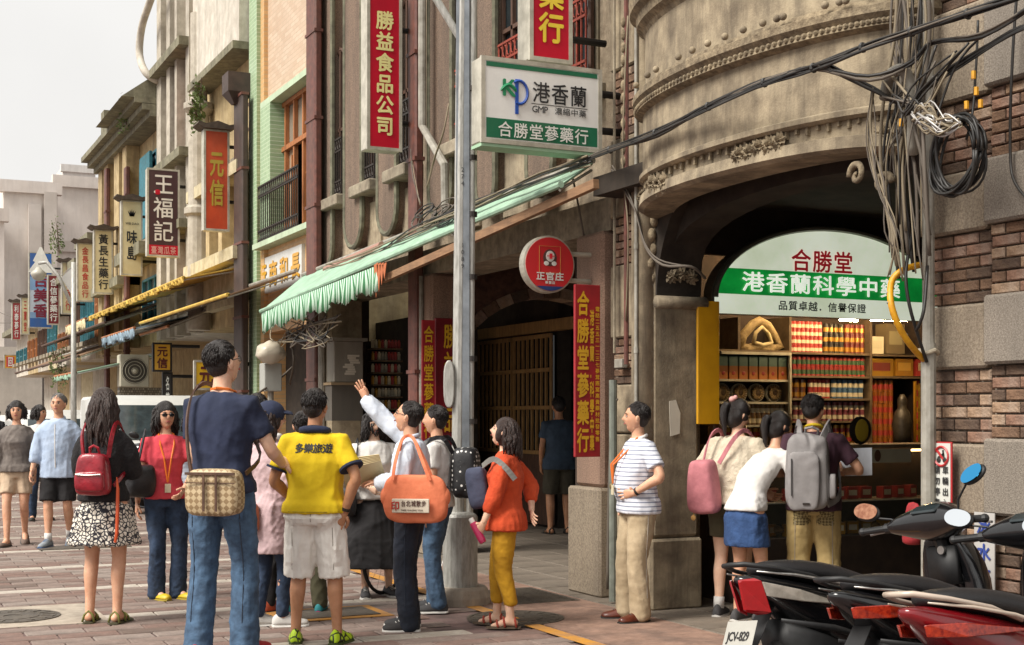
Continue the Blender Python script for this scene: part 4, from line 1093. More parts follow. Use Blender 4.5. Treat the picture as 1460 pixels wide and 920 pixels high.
sign_col(s, '長安商行', m_redch, yf, wd=.5, bold=.02)
yg = onx(100, 5.5)
s = box_sign('vertical_shop_sign', 'maroon box sign with white characters overlapping the blue sign', yg, 68, 85, 392, 463, flat('maroon_face', '#7a1f26', rough=.5), depth=.2)
sign_col(s, '合信蔘藥行', m_w2, yg, wd=.8, bold=.02)
yh = onx(92, 5.5)
mbl = mat('blue_fade_face', '#2f6cb0', rough=.5)
s = box_sign('vertical_shop_sign', 'blue and white box sign with three large maroon characters and a pagoda', yh, 41, 75, 360, 468, flat('pale_blue_face', '#c3d0dd', rough=.5), depth=.2)
t, x0, x1, z0, z1 = s; Hh = z1 - z0
for a, c_, m in ((.68, 1, flat('deep_blue', '#2d62a8', rough=.5)), (.5, .68, flat('mid_blue', '#7fa5cc', rough=.5)), (.0, .12, flat('deep_blue', '#2d62a8', rough=.5)), (.12, .2, flat('mid_blue', '#7fa5cc', rough=.5))):
    b = MB(); b.box(x0, x1, yh + .002, yh + .006, z0 + Hh * a, z0 + Hh * c_); b.build('colour_field', m, t, world=True)
put_glyphs(column_text('吉美香', (x0 + x1) / 2, z0 + Hh * .12, z0 + Hh * .74, (x1 - x0) * .7, .03), (0, yh - .002, 0), X_, Z_, 'lettering', flat('wine_text', '#7d1f38'), t, world=True)
b = MB(); b.lathe(((x0 + x1) / 2, yh - .03, z0 + Hh * .74), [(.35, 0), (.3, .1), (.16, .3), (.22, .34), (.1, .6), (.03, .75)], 10); b.v = [(v[0], yh - .004 + (v[1] - yh + .03) * .01, v[2]) for v in b.v]; b.build('pagoda_picture', m_w2, t, world=True)
yi = onx(60, 5.5)
s = box_sign('vertical_shop_sign', 'narrow cream sign with a dark cap left of the blue sign', yi, 30, 42, 424, 477, m_cream_face, depth=.2, cap=True)
sign_col(s, '三寶堂', m_redch, yi, wd=.5)
yj = onx(46, 5.5)
s = box_sign('vertical_shop_sign', 'small red sign with pale characters at the far end of the street', yj, 17, 30, 431, 485, flat('red_far_face', '#a83a3c', rough=.5), depth=.2, cap=True)
sign_col(s, '利泰蔘行', m_w2, yj, wd=.6)
# low signs
yk = onx(262, 5.3)
s = box_sign('hanging_shop_sign', 'small yellow sign with two dark red characters and a black frame', yk, 218, 245, 489, 530, flat('amber_face', '#d09a22', rough=.5), frame=m_blkbar, depth=.12, brackets=(.9,))
sign_col(s, '元信', flat('dark_red_text', '#5a1716'), yk, wd=.7, bold=.03)
s = box_sign('hanging_shop_sign', 'small black sign with white characters below the small yellow sign', yk + .1, 232, 246, 531, 585, flat('black_face', '#1f1a1a', rough=.5), frame=m_blkbar, depth=.1, brackets=(.9,))
sign_col(s, '名茶', m_w2, yk + .1, wd=.6)
yl = onx(330, 5.3)
s = box_sign('hanging_shop_sign', 'bright yellow square sign with one dark red character behind the tall man', yl, 277, 311, 514, 556, flat('bright_yellow_face', '#dfb21c', rough=.5), depth=.1, brackets=(.9,))
sign_row(s, '元', flat('dark_red_text', '#5a1716'), yl, .5, .8, .12, .88, .03)
ym = 58
s = box_sign('shop_sign', 'yellow sign with a red seal far down the street', ym, 6, 32, 506, 526, flat('far_yellow_face', '#e0a321', rough=.5), depth=.2, brackets=())
t, x0, x1, z0, z1 = s; b = MB(); b.box(x0 + .05, x0 + (x1 - x0) * .55, ym + .0, ym + .004, z0 + .05, z1 - .05); b.build('red_field', flat('seal_red', '#c33f48'), t, world=True)
put_glyphs(row_text('回', x0 + .1, x0 + (x1 - x0) * .5, (z0 + z1) / 2, .4, .02), (0, ym - .002, 0), X_, Z_, 'lettering', m_w2, t, world=True)
# no parking sign on the conduit
y7 = onx(1343, 5.33)
A, B = Vector((5.385, onx(1330, 5.385), 0)), Vector((5.385, onx(1357, 5.385), 0))
z0, z1 = zx(1343, 730, 5.385), zx(1343, 630, 5.385)
t = thing('no_parking_sign', 'narrow white sign with a red border and a no parking symbol on the grey pipe', 'sign', (5.385, (A.y + B.y) / 2, z0))
Rv = Vector((0, -1, 0)); ya0, yb0 = B.y, A.y
b = MB(); b.box(5.385, 5.393, ya0, yb0, z0, z1); b.build('border', flat('sign_red', '#b5262c', rough=.4), t, world=True)
b = MB(); b.box(5.381, 5.386, ya0 + .008, yb0 - .008, z0 + .008, z1 - .008); b.build('panel', flat('panel_white', '#cfcfc8', rough=.4), t, world=True)
Wd = yb0 - ya0; Hh = z1 - z0; ycn = (ya0 + yb0) / 2; rr = Wd * .36
b = MB(); cc = Vector((5.378, ycn, z1 - Wd * .55))
b.tube([cc + Vector((0, rr * math.cos(a), rr * math.sin(a))) for a in [i * PI / 12 for i in range(25)]], .007, 5)
b.bar(cc + Vector((0, rr * .7, rr * .7)), cc + Vector((0, -rr * .7, -rr * .7)), .004, .014); b.build('prohibition_ring', flat('sign_red', '#b5262c'), t, world=True)
b = MB(); b.ball(cc + Vector((0, .02, -.02)), .016, 8, 5, (.2, 1, 1)); b.ball(cc + Vector((0, -.025, -.02)), .016, 8, 5, (.2, 1, 1)); b.bar(cc + Vector((0, .025, -.01)), cc + Vector((0, -.02, .015)), .003, .014); b.bar(cc + Vector((0, -.02, -.01)), cc + Vector((0, -.012, .035)), .003, .01)
b.build('scooter_symbol', m_blktext, t, world=True)
O_ = Vector((5.381, 0, 0))
put_glyphs([(c, -(ycn + Wd * .22), z0 + Hh * (.60 - .155 * i), Wd * .33, Hh * .12, .02) for i, c in enumerate('請勿停車')] + [(c, -(ycn - Wd * .22), z0 + Hh * (.60 - .155 * i), Wd * .33, Hh * .12, .02) for i, c in enumerate('車輛出入')], O_, Rv, Z_, 'lettering', m_blktext, t, world=True)
# cold water notice
A = fx(1389, 800, 5.4); B = fx(1418, 800, 5.4); z0, z1 = zx(1403, 845, 5.4), zx(1403, 731, 5.4)
t = thing('paper_notice', 'pale hand lettered notice with blue characters on the brick pier', 'notice', (5.4, (A.y + B.y) / 2, z0))
b = MB(); b.box(5.40, 5.406, B.y, A.y, z0, z1); b.build('board', flat('notice_board', '#b9b6b2', rough=.6), t, world=True)
put_glyphs([('冰', -(A.y + B.y) / 2, z0 + (z1 - z0) * .82, .1, .1, .03), ('水', -(A.y + B.y) / 2, z0 + (z1 - z0) * .5, .1, .1, .03), ('茶', -(A.y + B.y) / 2, z0 + (z1 - z0) * .2, .1, .1, .03)], (5.40, 0, 0), Rv, Z_, 'lettering', flat('blue_brush', '#27408f'), t, world=True)

# ---------------------------------------------------------------- the utility pole
m_galv = mat('galvanised_steel', '#bdbcb6', '#95948d', rough=.45, metal=.15, scale=14, dirt=.35, dirtcol=(.12, .1, .08), stretch=(3, 3, .6))
P = cw(656, 10.9)
t = thing('utility_pole', 'tall grey steel pole with a concrete foot in front of the arcade', 'pole', (P[0], P[1], 0))
kx = 10.9 / F
b = MB(); b.lathe((0, 0, 0), [(.24, 0), (.24, .06), (.22, .12), (.2, .14)], 20); b.build('foundation', m_conc, t, smooth=False)
b = MB(); b.lathe((0, 0, 0), [(.14, .1), (.14, .69), (.125, .71), (.09, .73)], 20); b.build('base_sleeve', m_galv, t, smooth=False)
left = Vector((-CA, SA, 0)) * -1   # image-right unit vector in the world
IR = Vector((CA, -SA, 0))
c1 = IR * 0.0; c2 = IR * .095
b = MB(); b.tube([c1 - IR * .02 + Vector((0, 0, .7)), c1 + IR * .03 + Vector((0, 0, 6.5))], [.052, .042], 12); b.build('main_tube', m_galv, t)
b = MB(); b.tube([c2 - IR * .02 + Vector((0, 0, .7)), c2 + IR * .02 + Vector((0, 0, 6.5))], .029, 12); b.build('side_tube', m_galv, t)
b = MB()
b.box(-.03, .075, -.04, -.03, .9, 6.4); o = b.build('face_plate', mat('grey_plate', '#8a9096', '#6c7176', rough=.5, metal=.3, scale=5, dirt=.25), t); o.rotation_euler = (0, 0, -YAW)
for z in (1.45, 1.95, 2.6, 3.1, 3.55, 4.1):
    b = MB(); b.tube([c2 + Vector((0, 0, z - .02)), c2 + Vector((0, 0, z + .02))], .042, 12); b.build('clamp', mat('dark_clamp', '#3a3532', rough=.5, metal=.5), t)
b = MB(); e1 = Vector((0, 0, zat(55, 10.9))); b.tube([c1 + e1, IR * (-.22) + Vector((0, 0, zat(-10, 10.9)))], .03, 10); b.build('strut', m_galv, t)
b = MB(); cbx = IR * (-.085) + Vector((0, 0, zat(548, 10.9))); D_ = Vector((SA, CA, 0))
b.loft([[cbx - D_ * d + IR * (.045 * math.cos(a)) + Z_ * (.19 * math.copysign(abs(math.sin(a)) ** .6, math.sin(a))) for a in [i * PI / 10 for i in range(20)]] for d in (.07, -.02)]); b.build('junction_box', m_galv, t, bevel=.008)
b = MB()
for z, n_ in ((3.35, 3), (2.85, 4), (2.35, 4)):
    for i in range(n_): b.cbox((.02, -.045, z + .07 * i), (.04, .004, .045))
put_glyphs([(c, .022, 3.45 - i * .055, .05, .05) for i, c in enumerate('274')] + [(c, .022, 2.85 - i * .055, .05, .05) for i, c in enumerate('1089')], (0, -.041, 0), X_, Z_, 'lettering', m_blktext, t).rotation_euler = (0, 0, -YAW)
q = MB(); q.box(-.09, -.02, -.1, -.09, .5, .58); o = q.build('metal_label', m_frame, t); 
# ================================================================ the green tiled shophouse
m_gtile = mat('green_mosaic', '#a9c79a', '#8fb083', rough=.45, scale=40, dirt=.35, dirtcol=(.25, .26, .2))
def tile_mat(name, c1, c2, mortar, bw, bh, axis='yz', rough=.5):
    m = mat(name, c1, c2, rough=rough, scale=30, dirt=.35, dirtcol=(.28, .24, .19))
    n = m.node_tree; L = n.links.new; b = n.nodes['Principled BSDF']
    tc = n.nodes.new('ShaderNodeTexCoord'); sp = n.nodes.new('ShaderNodeSeparateXYZ'); cb = n.nodes.new('ShaderNodeCombineXYZ')
    L(tc.outputs['Object'], sp.inputs[0])
    L(sp.outputs['Y' if axis == 'yz' else 'X'], cb.inputs['X']); L(sp.outputs['Z'], cb.inputs['Y'])
    br = n.nodes.new('ShaderNodeTexBrick'); L(cb.outputs[0], br.inputs['Vector'])
    br.inputs['Scale'].default_value = 1; br.inputs['Brick Width'].default_value = bw; br.inputs['Row Height'].default_value = bh; br.inputs['Mortar Size'].default_value = .006
    br.inputs['Color1'].default_value = (*hx(c1), 1); br.inputs['Color2'].default_value = (*hx(c2), 1); br.inputs['Mortar'].default_value = (*hx(mortar), 1)
    old = b.inputs['Base Color'].links[0].from_socket
    mi = n.nodes.new('ShaderNodeMix'); mi.data_type = 'RGBA'; mi.blend_type = 'MULTIPLY'; mi.inputs[0].default_value = .35
    L(br.outputs['Color'], mi.inputs[6]); L(old, mi.inputs[7]); 
    L(mi.outputs[2], b.inputs['Base Color'])
    bp = n.nodes.new('ShaderNodeBump'); bp.inputs['Strength'].default_value = .4; bp.inputs['Distance'].default_value = .01; bp.invert = True
    L(br.outputs['Fac'], bp.inputs['Height']); L(bp.outputs[0], b.inputs['Normal'])
    return m
m_gtile = tile_mat('green_mosaic_tile', '#adc3a0', '#98b08d', '#c9d6bd', .06, .06)
m_ctile = tile_mat('cream_wall_tile', '#d6c3ae', '#c6ae96', '#c1ae96', .2, .065)
m_otile = tile_mat('peach_wall_tile', '#ddb987', '#cfa873', '#c3b090', .1, .065)
def W(H_, name, m, x0, x1, pa, pb, z0, z1, bevel=0, xp=5.5):
    """box on the facade between photo columns pa < pb"""
    b = MB(); b.box(x0, x1, onx(pb, xp), onx(pa, xp), z0, z1); return b.build(name, m, H_, bevel=bevel)
HG = thing('tiled_shophouse', 'shophouse faced with pale green and cream tiles and an orange wooden window', 'building')
yg0, yg1 = 17.47, onx(355, 5.5)
W(HG, 'wall', m_ctile, 5.62, 6.0, 356, 449, 6.22, 10.5)
b = MB(); b.box(5.62, 6.0, yg0, yg1, 2.9, 4.02); b.build('wall', m_otile, HG)
b = MB(); b.box(5.9, 6.2, yg0, yg1, 0, 10.5); b.build('core', m_dark, HG)
W(HG, 'corner_pilaster', m_gtile, 5.5, 5.95, 355, 366, 0, 10.5)
W(HG, 'corner_strip', m_otile, 5.56, 5.96, 366, 371, 0, 10.5)
W(HG, 'corner_pilaster', m_gtile, 5.5, 5.95, 371, 385, 4.1, 6.15)
W(HG, 'side_pilaster', m_gtile, 5.48, 5.9, 444, 449, 0, 10.5)
W(HG, 'window_ledge', flat('pale_green_paint', '#b6c9ab', rough=.7, dirt=.3), 5.5, 5.95, 371, 446, 6.15, 6.24)
W(HG, 'balcony_ledge', flat('pale_green_paint', '#b6c9ab'), 5.42, 5.95, 367, 446, 4.02, 4.10)
zc0, zc1 = 4.1, 6.14
ya_, yb0_ = onx(436, 5.6), onx(386, 5.6)
fr = MB(); fr.box(5.85, 5.9, ya_, yb0_, zc0, zc1); wnd = fr.build('window', flat('dim_room', '#332822'), HG)
n_ = 4
for i in range(n_ + 1):
    y = ya_ + (yb0_ - ya_) * i / n_; q = MB(); q.bar((5.72, y, zc0), (5.72, y, zc1), .06); q.build('mullion', m_wood, wnd)
q = MB(); q.bar((5.71, ya_, 5.45), (5.71, yb0_, 5.45), .07); q.bar((5.71, ya_, zc1 - .03), (5.71, yb0_, zc1 - .03), .06); q.build('transom', m_wood, wnd)
for i in range(n_):
    y0, y1 = ya_ + (yb0_ - ya_) * (i + .08) / n_, ya_ + (yb0_ - ya_) * (i + .92) / n_
    q = MB(); q.box(5.75, 5.76, y0, y1, 5.48, zc1 - .05); q.build('pane', flat('pale_glass', '#8b8577', rough=.2), wnd)
    if i != 1:
        q = MB(); q.box(5.75, 5.76, y0, y1, zc0, 5.42); q.build('pane', flat('curtained_glass', '#a5917a', rough=.25), wnd)
        q = MB(); q.bar((5.74, (y0 + y1) / 2, zc0), (5.74, (y0 + y1) / 2, 5.32), .03); q.bar((5.74, y0, 4.95), (5.74, y1, 4.95), .03); q.build('muntin', m_wood, wnd)
railing(HG, 5.46, ya_ - .1, yb0_ + .2, 4.12, 4.95, m_iron_blk, .1, name='balcony_railing')
# flat name board with gold characters
A, B = fx(369, 421, 5.58), fx(431, 350, 5.58)
t = thing('name_board', 'white horizontal board with four gold characters on the green tiled house', 'sign', (5.55, (A.y + B.y) / 2, A.z))
zb1, zt1 = 3.45, 4.15
zb1, zt1 = zx(400, 412, 5.58), zx(400, 360, 5.58)
q = MB(); q.box(5.57, 5.62, B.y, A.y, zb1, zt1); q.build('board', flat('board_pale', '#cfd0cc', rough=.5, dirt=.2), t, world=True)
wch = (A.y - B.y) / 4
put_glyphs([(c, -(A.y - wch * (i + .5)), (zb1 + zt1) / 2, wch * .8, (zt1 - zb1) * .72, .03) for i, c in enumerate('行商和長')], (5.565, 0, 0), Vector((0, -1, 0)), Z_, 'lettering', flat('gold_relief', '#d09a20', rough=.35), t, world=True)
put_glyphs([(c, -(A.y - wch * (i + .5)) - .01, (zb1 + zt1) / 2 - .01, wch * .8, (zt1 - zb1) * .72, .03) for i, c in enumerate('行商和長')], (5.57, 0, 0), Vector((0, -1, 0)), Z_, 'lettering', flat('gold_edge', '#7a5410', rough=.5), t, world=True)
# ground floor of the green house
q = MB(); q.box(5.62, 5.9, yg0, yg1, 2.75, 2.9); q.build('beam', m_otile, HG)
q = MB(); q.box(7.6, 7.8, yg0, 26, 0, 3); q.build('shop_back', m_dark, HG)

def smooth_pts_(P):
    out = []
    for i in range(len(P) - 1):
        p0, p1, p2, p3 = P[max(0, i - 1)], P[i], P[i + 1], P[min(len(P) - 1, i + 2)]
        for k in range(4): u = k / 4; out.append(.5 * ((2 * p1) + (p2 - p0) * u + (2 * p0 - 5 * p1 + 4 * p2 - p3) * u * u + (3 * p1 - p0 - 3 * p2 + p3) * u ** 3))
    return out + [P[-1]]
# ================================================================ generic houses of the row behind
def house(name_label, pa, pb, ztop, wallm, tag_name='shophouse', xf=5.5, y_rng=None):
    y0, y1 = y_rng or (onx(pb, xf), onx(pa, xf))
    H_ = thing(tag_name, name_label, 'building', (0, 0, 0))
    b = MB(); b.box(xf + .15, xf + 1.2, y0, y1, 3.0, ztop); b.build('wall', wallm, H_)
    b = MB(); b.box(xf + 1.2, xf + 9, y0 + .01, y1 - .01, 0, ztop - .3); b.build('body', wallm, H_)
    b = MB(); b.box(xf + 2.6, xf + 2.8, y0, y1, 0, 3); b.build('shop_back', m_dark, H_)
    return H_, y0, y1
def part_box(H_, name, m, x0, x1, y0, y1, z0, z1, bevel=0):
    b = MB(); b.box(x0, x1, y0, y1, z0, z1); return b.build(name, m, H_, bevel=bevel)
def window(H_, x, y0, y1, z0, z1, frame_m, pane_m, cols=2, rows=2, shutters=None, sill=True, deep=.12):
    b = MB(); b.box(x + deep, x + deep + .02, y0, y1, z0, z1); o = b.build('window', m_dark, H_)
    b = MB(); b.box(x + deep - .03, x + deep - .02, y0, y1, z0, z1); b.build('pane', pane_m, o)
    b = MB()
    for i in range(cols + 1): b.bar((x + deep - .05, y0 + (y1 - y0) * i / cols, z0), (x + deep - .05, y0 + (y1 - y0) * i / cols, z1), .06)
    for i in range(rows + 1): b.bar((x + deep - .05, y0, z0 + (z1 - z0) * i / rows), (x + deep - .05, y1, z0 + (z1 - z0) * i / rows), .05)
    b.build('frame', frame_m, o)
    if sill:
        b = MB(); b.box(x - .1, x + deep, y0 - .08, y1 + .08, z0 - .12, z0); b.build('sill', m_sill, o)
    if shutters:
        b = MB(); wv = (y1 - y0) / 2
        for yy, s_ in ((y0, -1), (y1, 1)):
            b.cbox((x - .02, yy + s_ * wv * .28, (z0 + z1) / 2), (.04, wv * .62, z1 - z0))
        b.build('shutter', shutters, o)
    return o
m_ochre = mat('ochre_render', '#c2ad82', '#a18c65', rough=.9, scale=5, bump=.2, dirt=.5, dirtcol=(.12, .09, .06))
m_greywash = mat('grey_washed_render', '#bdb5a6', '#9f9788', rough=.9, scale=5, bump=.2, dirt=.4, dirtcol=(.14, .12, .1))
m_palewall = mat('pale_render', '#cfc8bb', '#b3ab9d', rough=.9, scale=5, bump=.15, dirt=.35, dirtcol=(.18, .16, .13))
m_beige = mat('beige_render', '#cabf9f', '#a99c7b', rough=.9, scale=5, bump=.2, dirt=.4, dirtcol=(.14, .11, .08))
m_teal = mat('teal_shutter', '#2f7d8c', '#245f6b', rough=.6, scale=12, dirt=.3)
m_cornice = mat('mossy_cornice', '#8b8670', '#6b6753', rough=.9, scale=8, dirt=.5)
# ochre house
HO, y0, y1 = house('ochre shophouse with a plain stucco parapet and rounded columns', 279, 355, 9.2, m_ochre)
y0 += .005
def zb(px, py, xp=5.5): return zx(px, py, xp)
part_box(HO, 'parapet', m_palewall, 5.35, 5.64, y0 + .02, onx(287, 5.5), zb(352, 62), 9.3)
part_box(HO, 'coping', m_cornice, 5.25, 5.66, y0 + .02, onx(287, 5.5), zb(352, 62) - .12, zb(352, 62))
part_box(HO, 'belt_course', m_beige, 5.3, 5.64, y0 + .02, onx(281, 5.5), 5.3, 5.5)
part_box(HO, 'lower_belt', m_beige, 5.25, 5.64, y0 + .02, onx(281, 5.5), 3.95, 4.15)
part_box(HO, 'parapet_panel', m_beige, 5.45, 5.64, y0 + .02, onx(284, 5.5), 3.3, 3.9)
for pa in (347, 318, 300):
    part_box(HO, 'pilaster', m_ochre, 5.42, 5.64, onx(pa + 5, 5.5), onx(pa, 5.5), 4.2, 5.3)
window(HO, 5.6, onx(341, 5.5), onx(325, 5.5), 4.25, 5.2, m_darkwood, m_glass)
window(HO, 5.6, onx(315, 5.5), onx(306, 5.5), 4.25, 5.2, m_darkwood, m_glass)
window(HO, 5.6, onx(343, 5.5), onx(326, 5.5), 5.7, 6.5, m_darkwood, m_glass)
b = MB(); yy = onx(282, 5.4); b.lathe((5.42, yy, 0), [(.2, 3.0), (.2, 5.0), (.26, 5.05), (.26, 5.15), (.19, 5.2), (.18, 6.8), (.27, 6.9), (.27, 7.0), (.15, 7.05), (.15, 8.6)], 16); b.build('round_column', m_greywash, HO, smooth=False)
square_pipe(333, 345, 5.32, 0.1, zb(339, 150), HO, mat('dark_brown_pipe', '#4c3b33', '#372b26', rough=.6, dirt=.3))
b = MB(); A = fx(339, 145, 5.35); b.loft([[A + Vector((a * s_, c_ * s_, z)) for a, c_ in ((-1, -1), (1, -1), (1, 1), (-1, 1))] for s_, z in ((.08, -.05), (.2, .12), (.2, .42))]); b.build('hopper_head', MATS['dark_brown_pipe'], HO)
# grey washed house
HW, y0, y1 = house('grey washed shophouse with tall orange wooden windows', 232, 279, 10.2, m_palewall)
for pa, w_ in ((232, 6), (246, 5), (258, 3), (274, 5)):
    part_box(HW, 'pilaster', m_greywash, 5.38, 5.64, onx(pa + w_, 5.5), onx(pa, 5.5), 3.0, 10.2)
for z in (4.9, 6.2, 8.2): part_box(HW, 'belt_course', m_cornice, 5.2, 5.66, y0 + .02, y1 - .02, z, z + .16)
window(HW, 5.55, onx(273, 5.5), onx(263, 5.5), 6.5, 8.0, m_wood, flat('orange_blind', '#b06a36'), 2, 3)
window(HW, 5.55, onx(257, 5.5), onx(251, 5.5), 6.5, 8.0, m_wood, m_glass, 1, 3)
window(HW, 5.55, onx(273, 5.5), onx(263, 5.5), 3.9, 4.8, m_wood, flat('red_blind', '#8f3f24'), 2, 2)
# house with teal shutters
HB, y0, y1 = house('weathered shophouse with teal shutters and an old tiled eave', 148, 232, 7.9, m_ochre)
yE = onx(150, 5.5)
for a, c_ in ((149, 154), (157, 163), (172, 179), (184, 190)):
    part_box(HB, 'pilaster', m_ochre, 5.35, 5.64, onx(c_, 5.5), onx(a, 5.5), 3, 7.5)
window(HB, 5.5, onx(228, 5.5), onx(196, 5.5), 5.2, 7.0, m_teal, m_glass, 4, 2)
b = MB(); b.cbox((5.44, onx(212, 5.5), 6.1), (.06, 1.1, 1.75)); b.build('shutter', m_teal, HB)
b = MB(); b.cbox((5.44, onx(222, 5.5), 5.7), (.06, .8, 1.0)); b.build('shutter', m_teal, HB)
window(HB, 5.5, onx(226, 5.5), onx(200, 5.5), 3.5, 4.4, m_teal, m_glass, 3, 2)
part_box(HB, 'balcony', m_cornice, 5.05, 5.64, onx(230, 5.5), onx(192, 5.5), 4.75, 5.0)
part_box(HB, 'balcony', m_cornice, 5.15, 5.64, onx(190, 5.5), onx(150, 5.5), 4.4, 4.6)
for z, e in ((7.5, .25), (7.62, .4), (7.75, .55)):
    part_box(HB, 'cornice', m_cornice, 5.5 - e, 5.66, y0 + .02, onx(150, 5.5) + .2, z, z + .12)
b = MB(); b.prism([(4.7, y0 + .05, 7.85), (5.7, y0 + .05, 8.6), (5.7, y0 + .05, 7.85)], (0, (y1 - y0) * .45, 0)); b.build('eave', m_cornice, HB)
b = MB()
for i, (dy, z) in enumerate(((0, 8.0), (.5, 8.2), (1.0, 8.7), (1.5, 8.3), (2.2, 8.0))):
    b = MB(); b.box(5.2, 5.5, y1 - .5 - dy - .45, y1 - .5 - dy, 7.87, z); b.build('gable_block', m_cornice, HB)
yy = onx(193, 5.4)
b = MB(); b.tube(smooth_pts_([fx(222, -20, 5.1), fx(213, 5, 5.1), fx(202, 40, 5.1), fx(199, 78, 5.1), fx(208, 104, 5.15), fx(226, 116, 5.4)]), .075, 10); b.build('white_arched_pipe', m_palewall, HB, smooth=True)
square_pipe(148, 151, 5.3, 0, 7.4, HB, m_brownpipe); square_pipe(176, 179, 5.3, 0, 7.0, HB, m_brownpipe)
# low far houses
far = [(128, 148, 5.9, m_beige, 'low beige shophouse with a tiled eave beyond the teal shutters'), (108, 128, 5.5, m_palewall, 'low pale shophouse second beyond the teal shuttered house'), (92, 108, 5.3, m_ochre, 'low ochre shophouse behind the maroon sign'),
       (76, 92, 4.6, m_greywash, 'low grey shophouse behind the blue sign'), (62, 76, 5.2, m_beige, 'beige far shophouse left of the grey lamp post'), (48, 62, 5.0, m_greywash, 'far grey shophouse near the end of the street'), (34, 48, 4.8, m_ochre, 'small ochre shophouse at the end of the street'), (18, 34, 4.6, m_palewall, 'farthest pale shophouse on the right side of the street')]
for i, (a, c_, h, m, l) in enumerate(far):
    Hf, y0, y1 = house(l, a, c_, h, m, xf=5.5)
    part_box(Hf, 'eave', m_cornice, 5.1, 5.7, y0 + .03, y1 - .03, h - .05, h + .15)
    nn = 3; 
    for k in range(nn):
        ya2 = y0 + (y1 - y0) * (k + .2) / nn; window(Hf, 5.55, ya2, ya2 + (y1 - y0) * .5 / nn, 3.5, h - .6, (m_wood, m_teal, m_darkwood)[i % 3], m_glass)
# pale office blocks closing the view
m_tower = mat('hazed_tower_render', '#ded6cf', '#c8beb5', rough=.9, scale=.4, dirt=.25, dirtcol=(.3, .27, .25))  # distance haze put into the pale albedo
def blk(label, px0, px1, pytop, Y, depth, m, ribs=()):
    x0, x1 = sorted((ony(px0, Y * CA), ony(px1, Y * CA)))
    yb = Y * CA
    # box across the street, its face looks down the street
    A, B = fy(px0, 592, yb), fy(px1, 592, yb)
    z = zat(pytop, dep((A.x + B.x) / 2, yb))
    t = thing('office_building', label, 'building', ((A.x + B.x) / 2, yb, 0))
    b = MB(); b.box(A.x, B.x, yb, yb + depth, 0, z); b.build('wall', m, t, world=True)
    b = MB(); b.box(A.x - .2, B.x + .2, yb - .25, yb + .3, z - .5, z + .1); b.build('parapet', m, t, world=True)
    for r_, c_, z0f, z1f in ribs:
        P_, Q_ = fy(r_, 592, yb), fy(c_, 592, yb)
        b = MB(); b.box(P_.x, Q_.x, yb - .3, yb, z * z0f, z * z1f); b.build('wall_panel', MATS.get('tower_panel_render') or mat('tower_panel_render', '#c9c0b8', '#b6ada4', rough=.9, scale=.5), t, world=True)  # slightly darker tone on the raised wall panels
    return t, A, B, yb, z
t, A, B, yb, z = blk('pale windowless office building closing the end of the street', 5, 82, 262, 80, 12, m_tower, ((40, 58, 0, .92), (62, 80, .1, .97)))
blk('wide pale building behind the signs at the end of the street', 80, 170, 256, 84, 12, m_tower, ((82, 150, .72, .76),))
blk('faint white tower rising above the pale building', 90, 136, 238, 130, 10, flat('hazy_white', '#d8d4ce'))  # whitened colour stands in for distance haze
blk('grey building at the left edge at the end of the street', -40, 6, 300, 76, 10, m_tower)
blk('low pale street end building behind the walkers', -60, 60, 498, 70, 6, flat('end_wall_plaster', '#c4bcb0'))
# ================================================================ awnings
def awning(label, A0, A1, B0, B1, m, under=None, valance=0.0, mv=None, pleat=14, ribs=True, th=.02):
    """A0,A1 back edge ends (on the wall), B0,B1 front edge ends"""
    A0, A1, B0, B1 = map(Vector, (A0, A1, B0, B1))
    t = thing('awning', label, 'awning', (A0 + A1) / 2)
    b = MB(); n = 16; top = []
    for i in range(n + 1):
        f = i / n; a = A0.lerp(A1, f); c_ = B0.lerp(B1, f); sag = .03 * math.sin(f * PI * 5) ** 2
        top.append([a, a.lerp(c_, .5) - Z_ * sag, c_, c_ - Z_ * th, a.lerp(c_, .5) - Z_ * (sag + th), a - Z_ * th])
    b.loft(top); b.build('canopy', m, t, world=True)
    b = MB(); b.tube([B0, B1], .028, 8); b.build('front_bar', m_wood if under is None else under, t, world=True)
    b = MB(); b.tube([A0 + Z_ * .02, A1 + Z_ * .02], .03, 8); b.build('back_bar', m_greypipe, t, world=True)
    if ribs:
        for i in range(5):
            f = (i + .01) / 4.02; q = MB(); q.tube([A0.lerp(A1, f) - Z_ * .06, B0.lerp(B1, f) - Z_ * .04], .012, 6); q.build('support_arm', m_greypipe, t, world=True)
    if valance:
        L_ = (B1 - B0).length; n = int(L_ / .035); d = (B1 - B0).normalized(); out = Vector((-d.y, d.x, 0)); 
        b = MB(); rows = []
        for i in range(n + 1):
            f = i / n; p = B0.lerp(B1, f); w_ = math.sin(i * .9) * .018 + math.sin(i * .37) * .014
            k = valance * (.85 + .15 * math.sin(i * .21) + .1 * math.sin(i * 1.7))
            rows.append([p + out * .02, p + out * w_ - Z_ * k * .5, p + out * w_ * 1.8 - Z_ * k, p + out * (w_ * 1.8 + .004) - Z_ * k, p + out * (w_ + .004) - Z_ * k * .5, p + out * .026])
        b.loft(rows); b.build('valance', mv or m, t, world=True, smooth=True)
    return t
m_mint = mat('mint_canvas', '#9dbda4', '#83a38c', rough=.75, scale=6, dirt=.3, dirtcol=(.2, .22, .17))
m_strip = mat('striped_mint_canvas', '#a9d0b3', '#7faf8d', rough=.8, scale=5, dirt=.3, dirtcol=(.1, .14, .1))
n = m_strip.node_tree
wv = n.nodes.new('ShaderNodeTexWave'); wv.inputs['Scale'].default_value = 4.2; wv.bands_direction = 'Y'
tc = n.nodes.new('ShaderNodeTexCoord'); n.links.new(tc.outputs['Object'], wv.inputs['Vector'])
rp = n.nodes.new('ShaderNodeValToRGB'); rp.color_ramp.elements[0].position = .45; rp.color_ramp.elements[1].position = .55
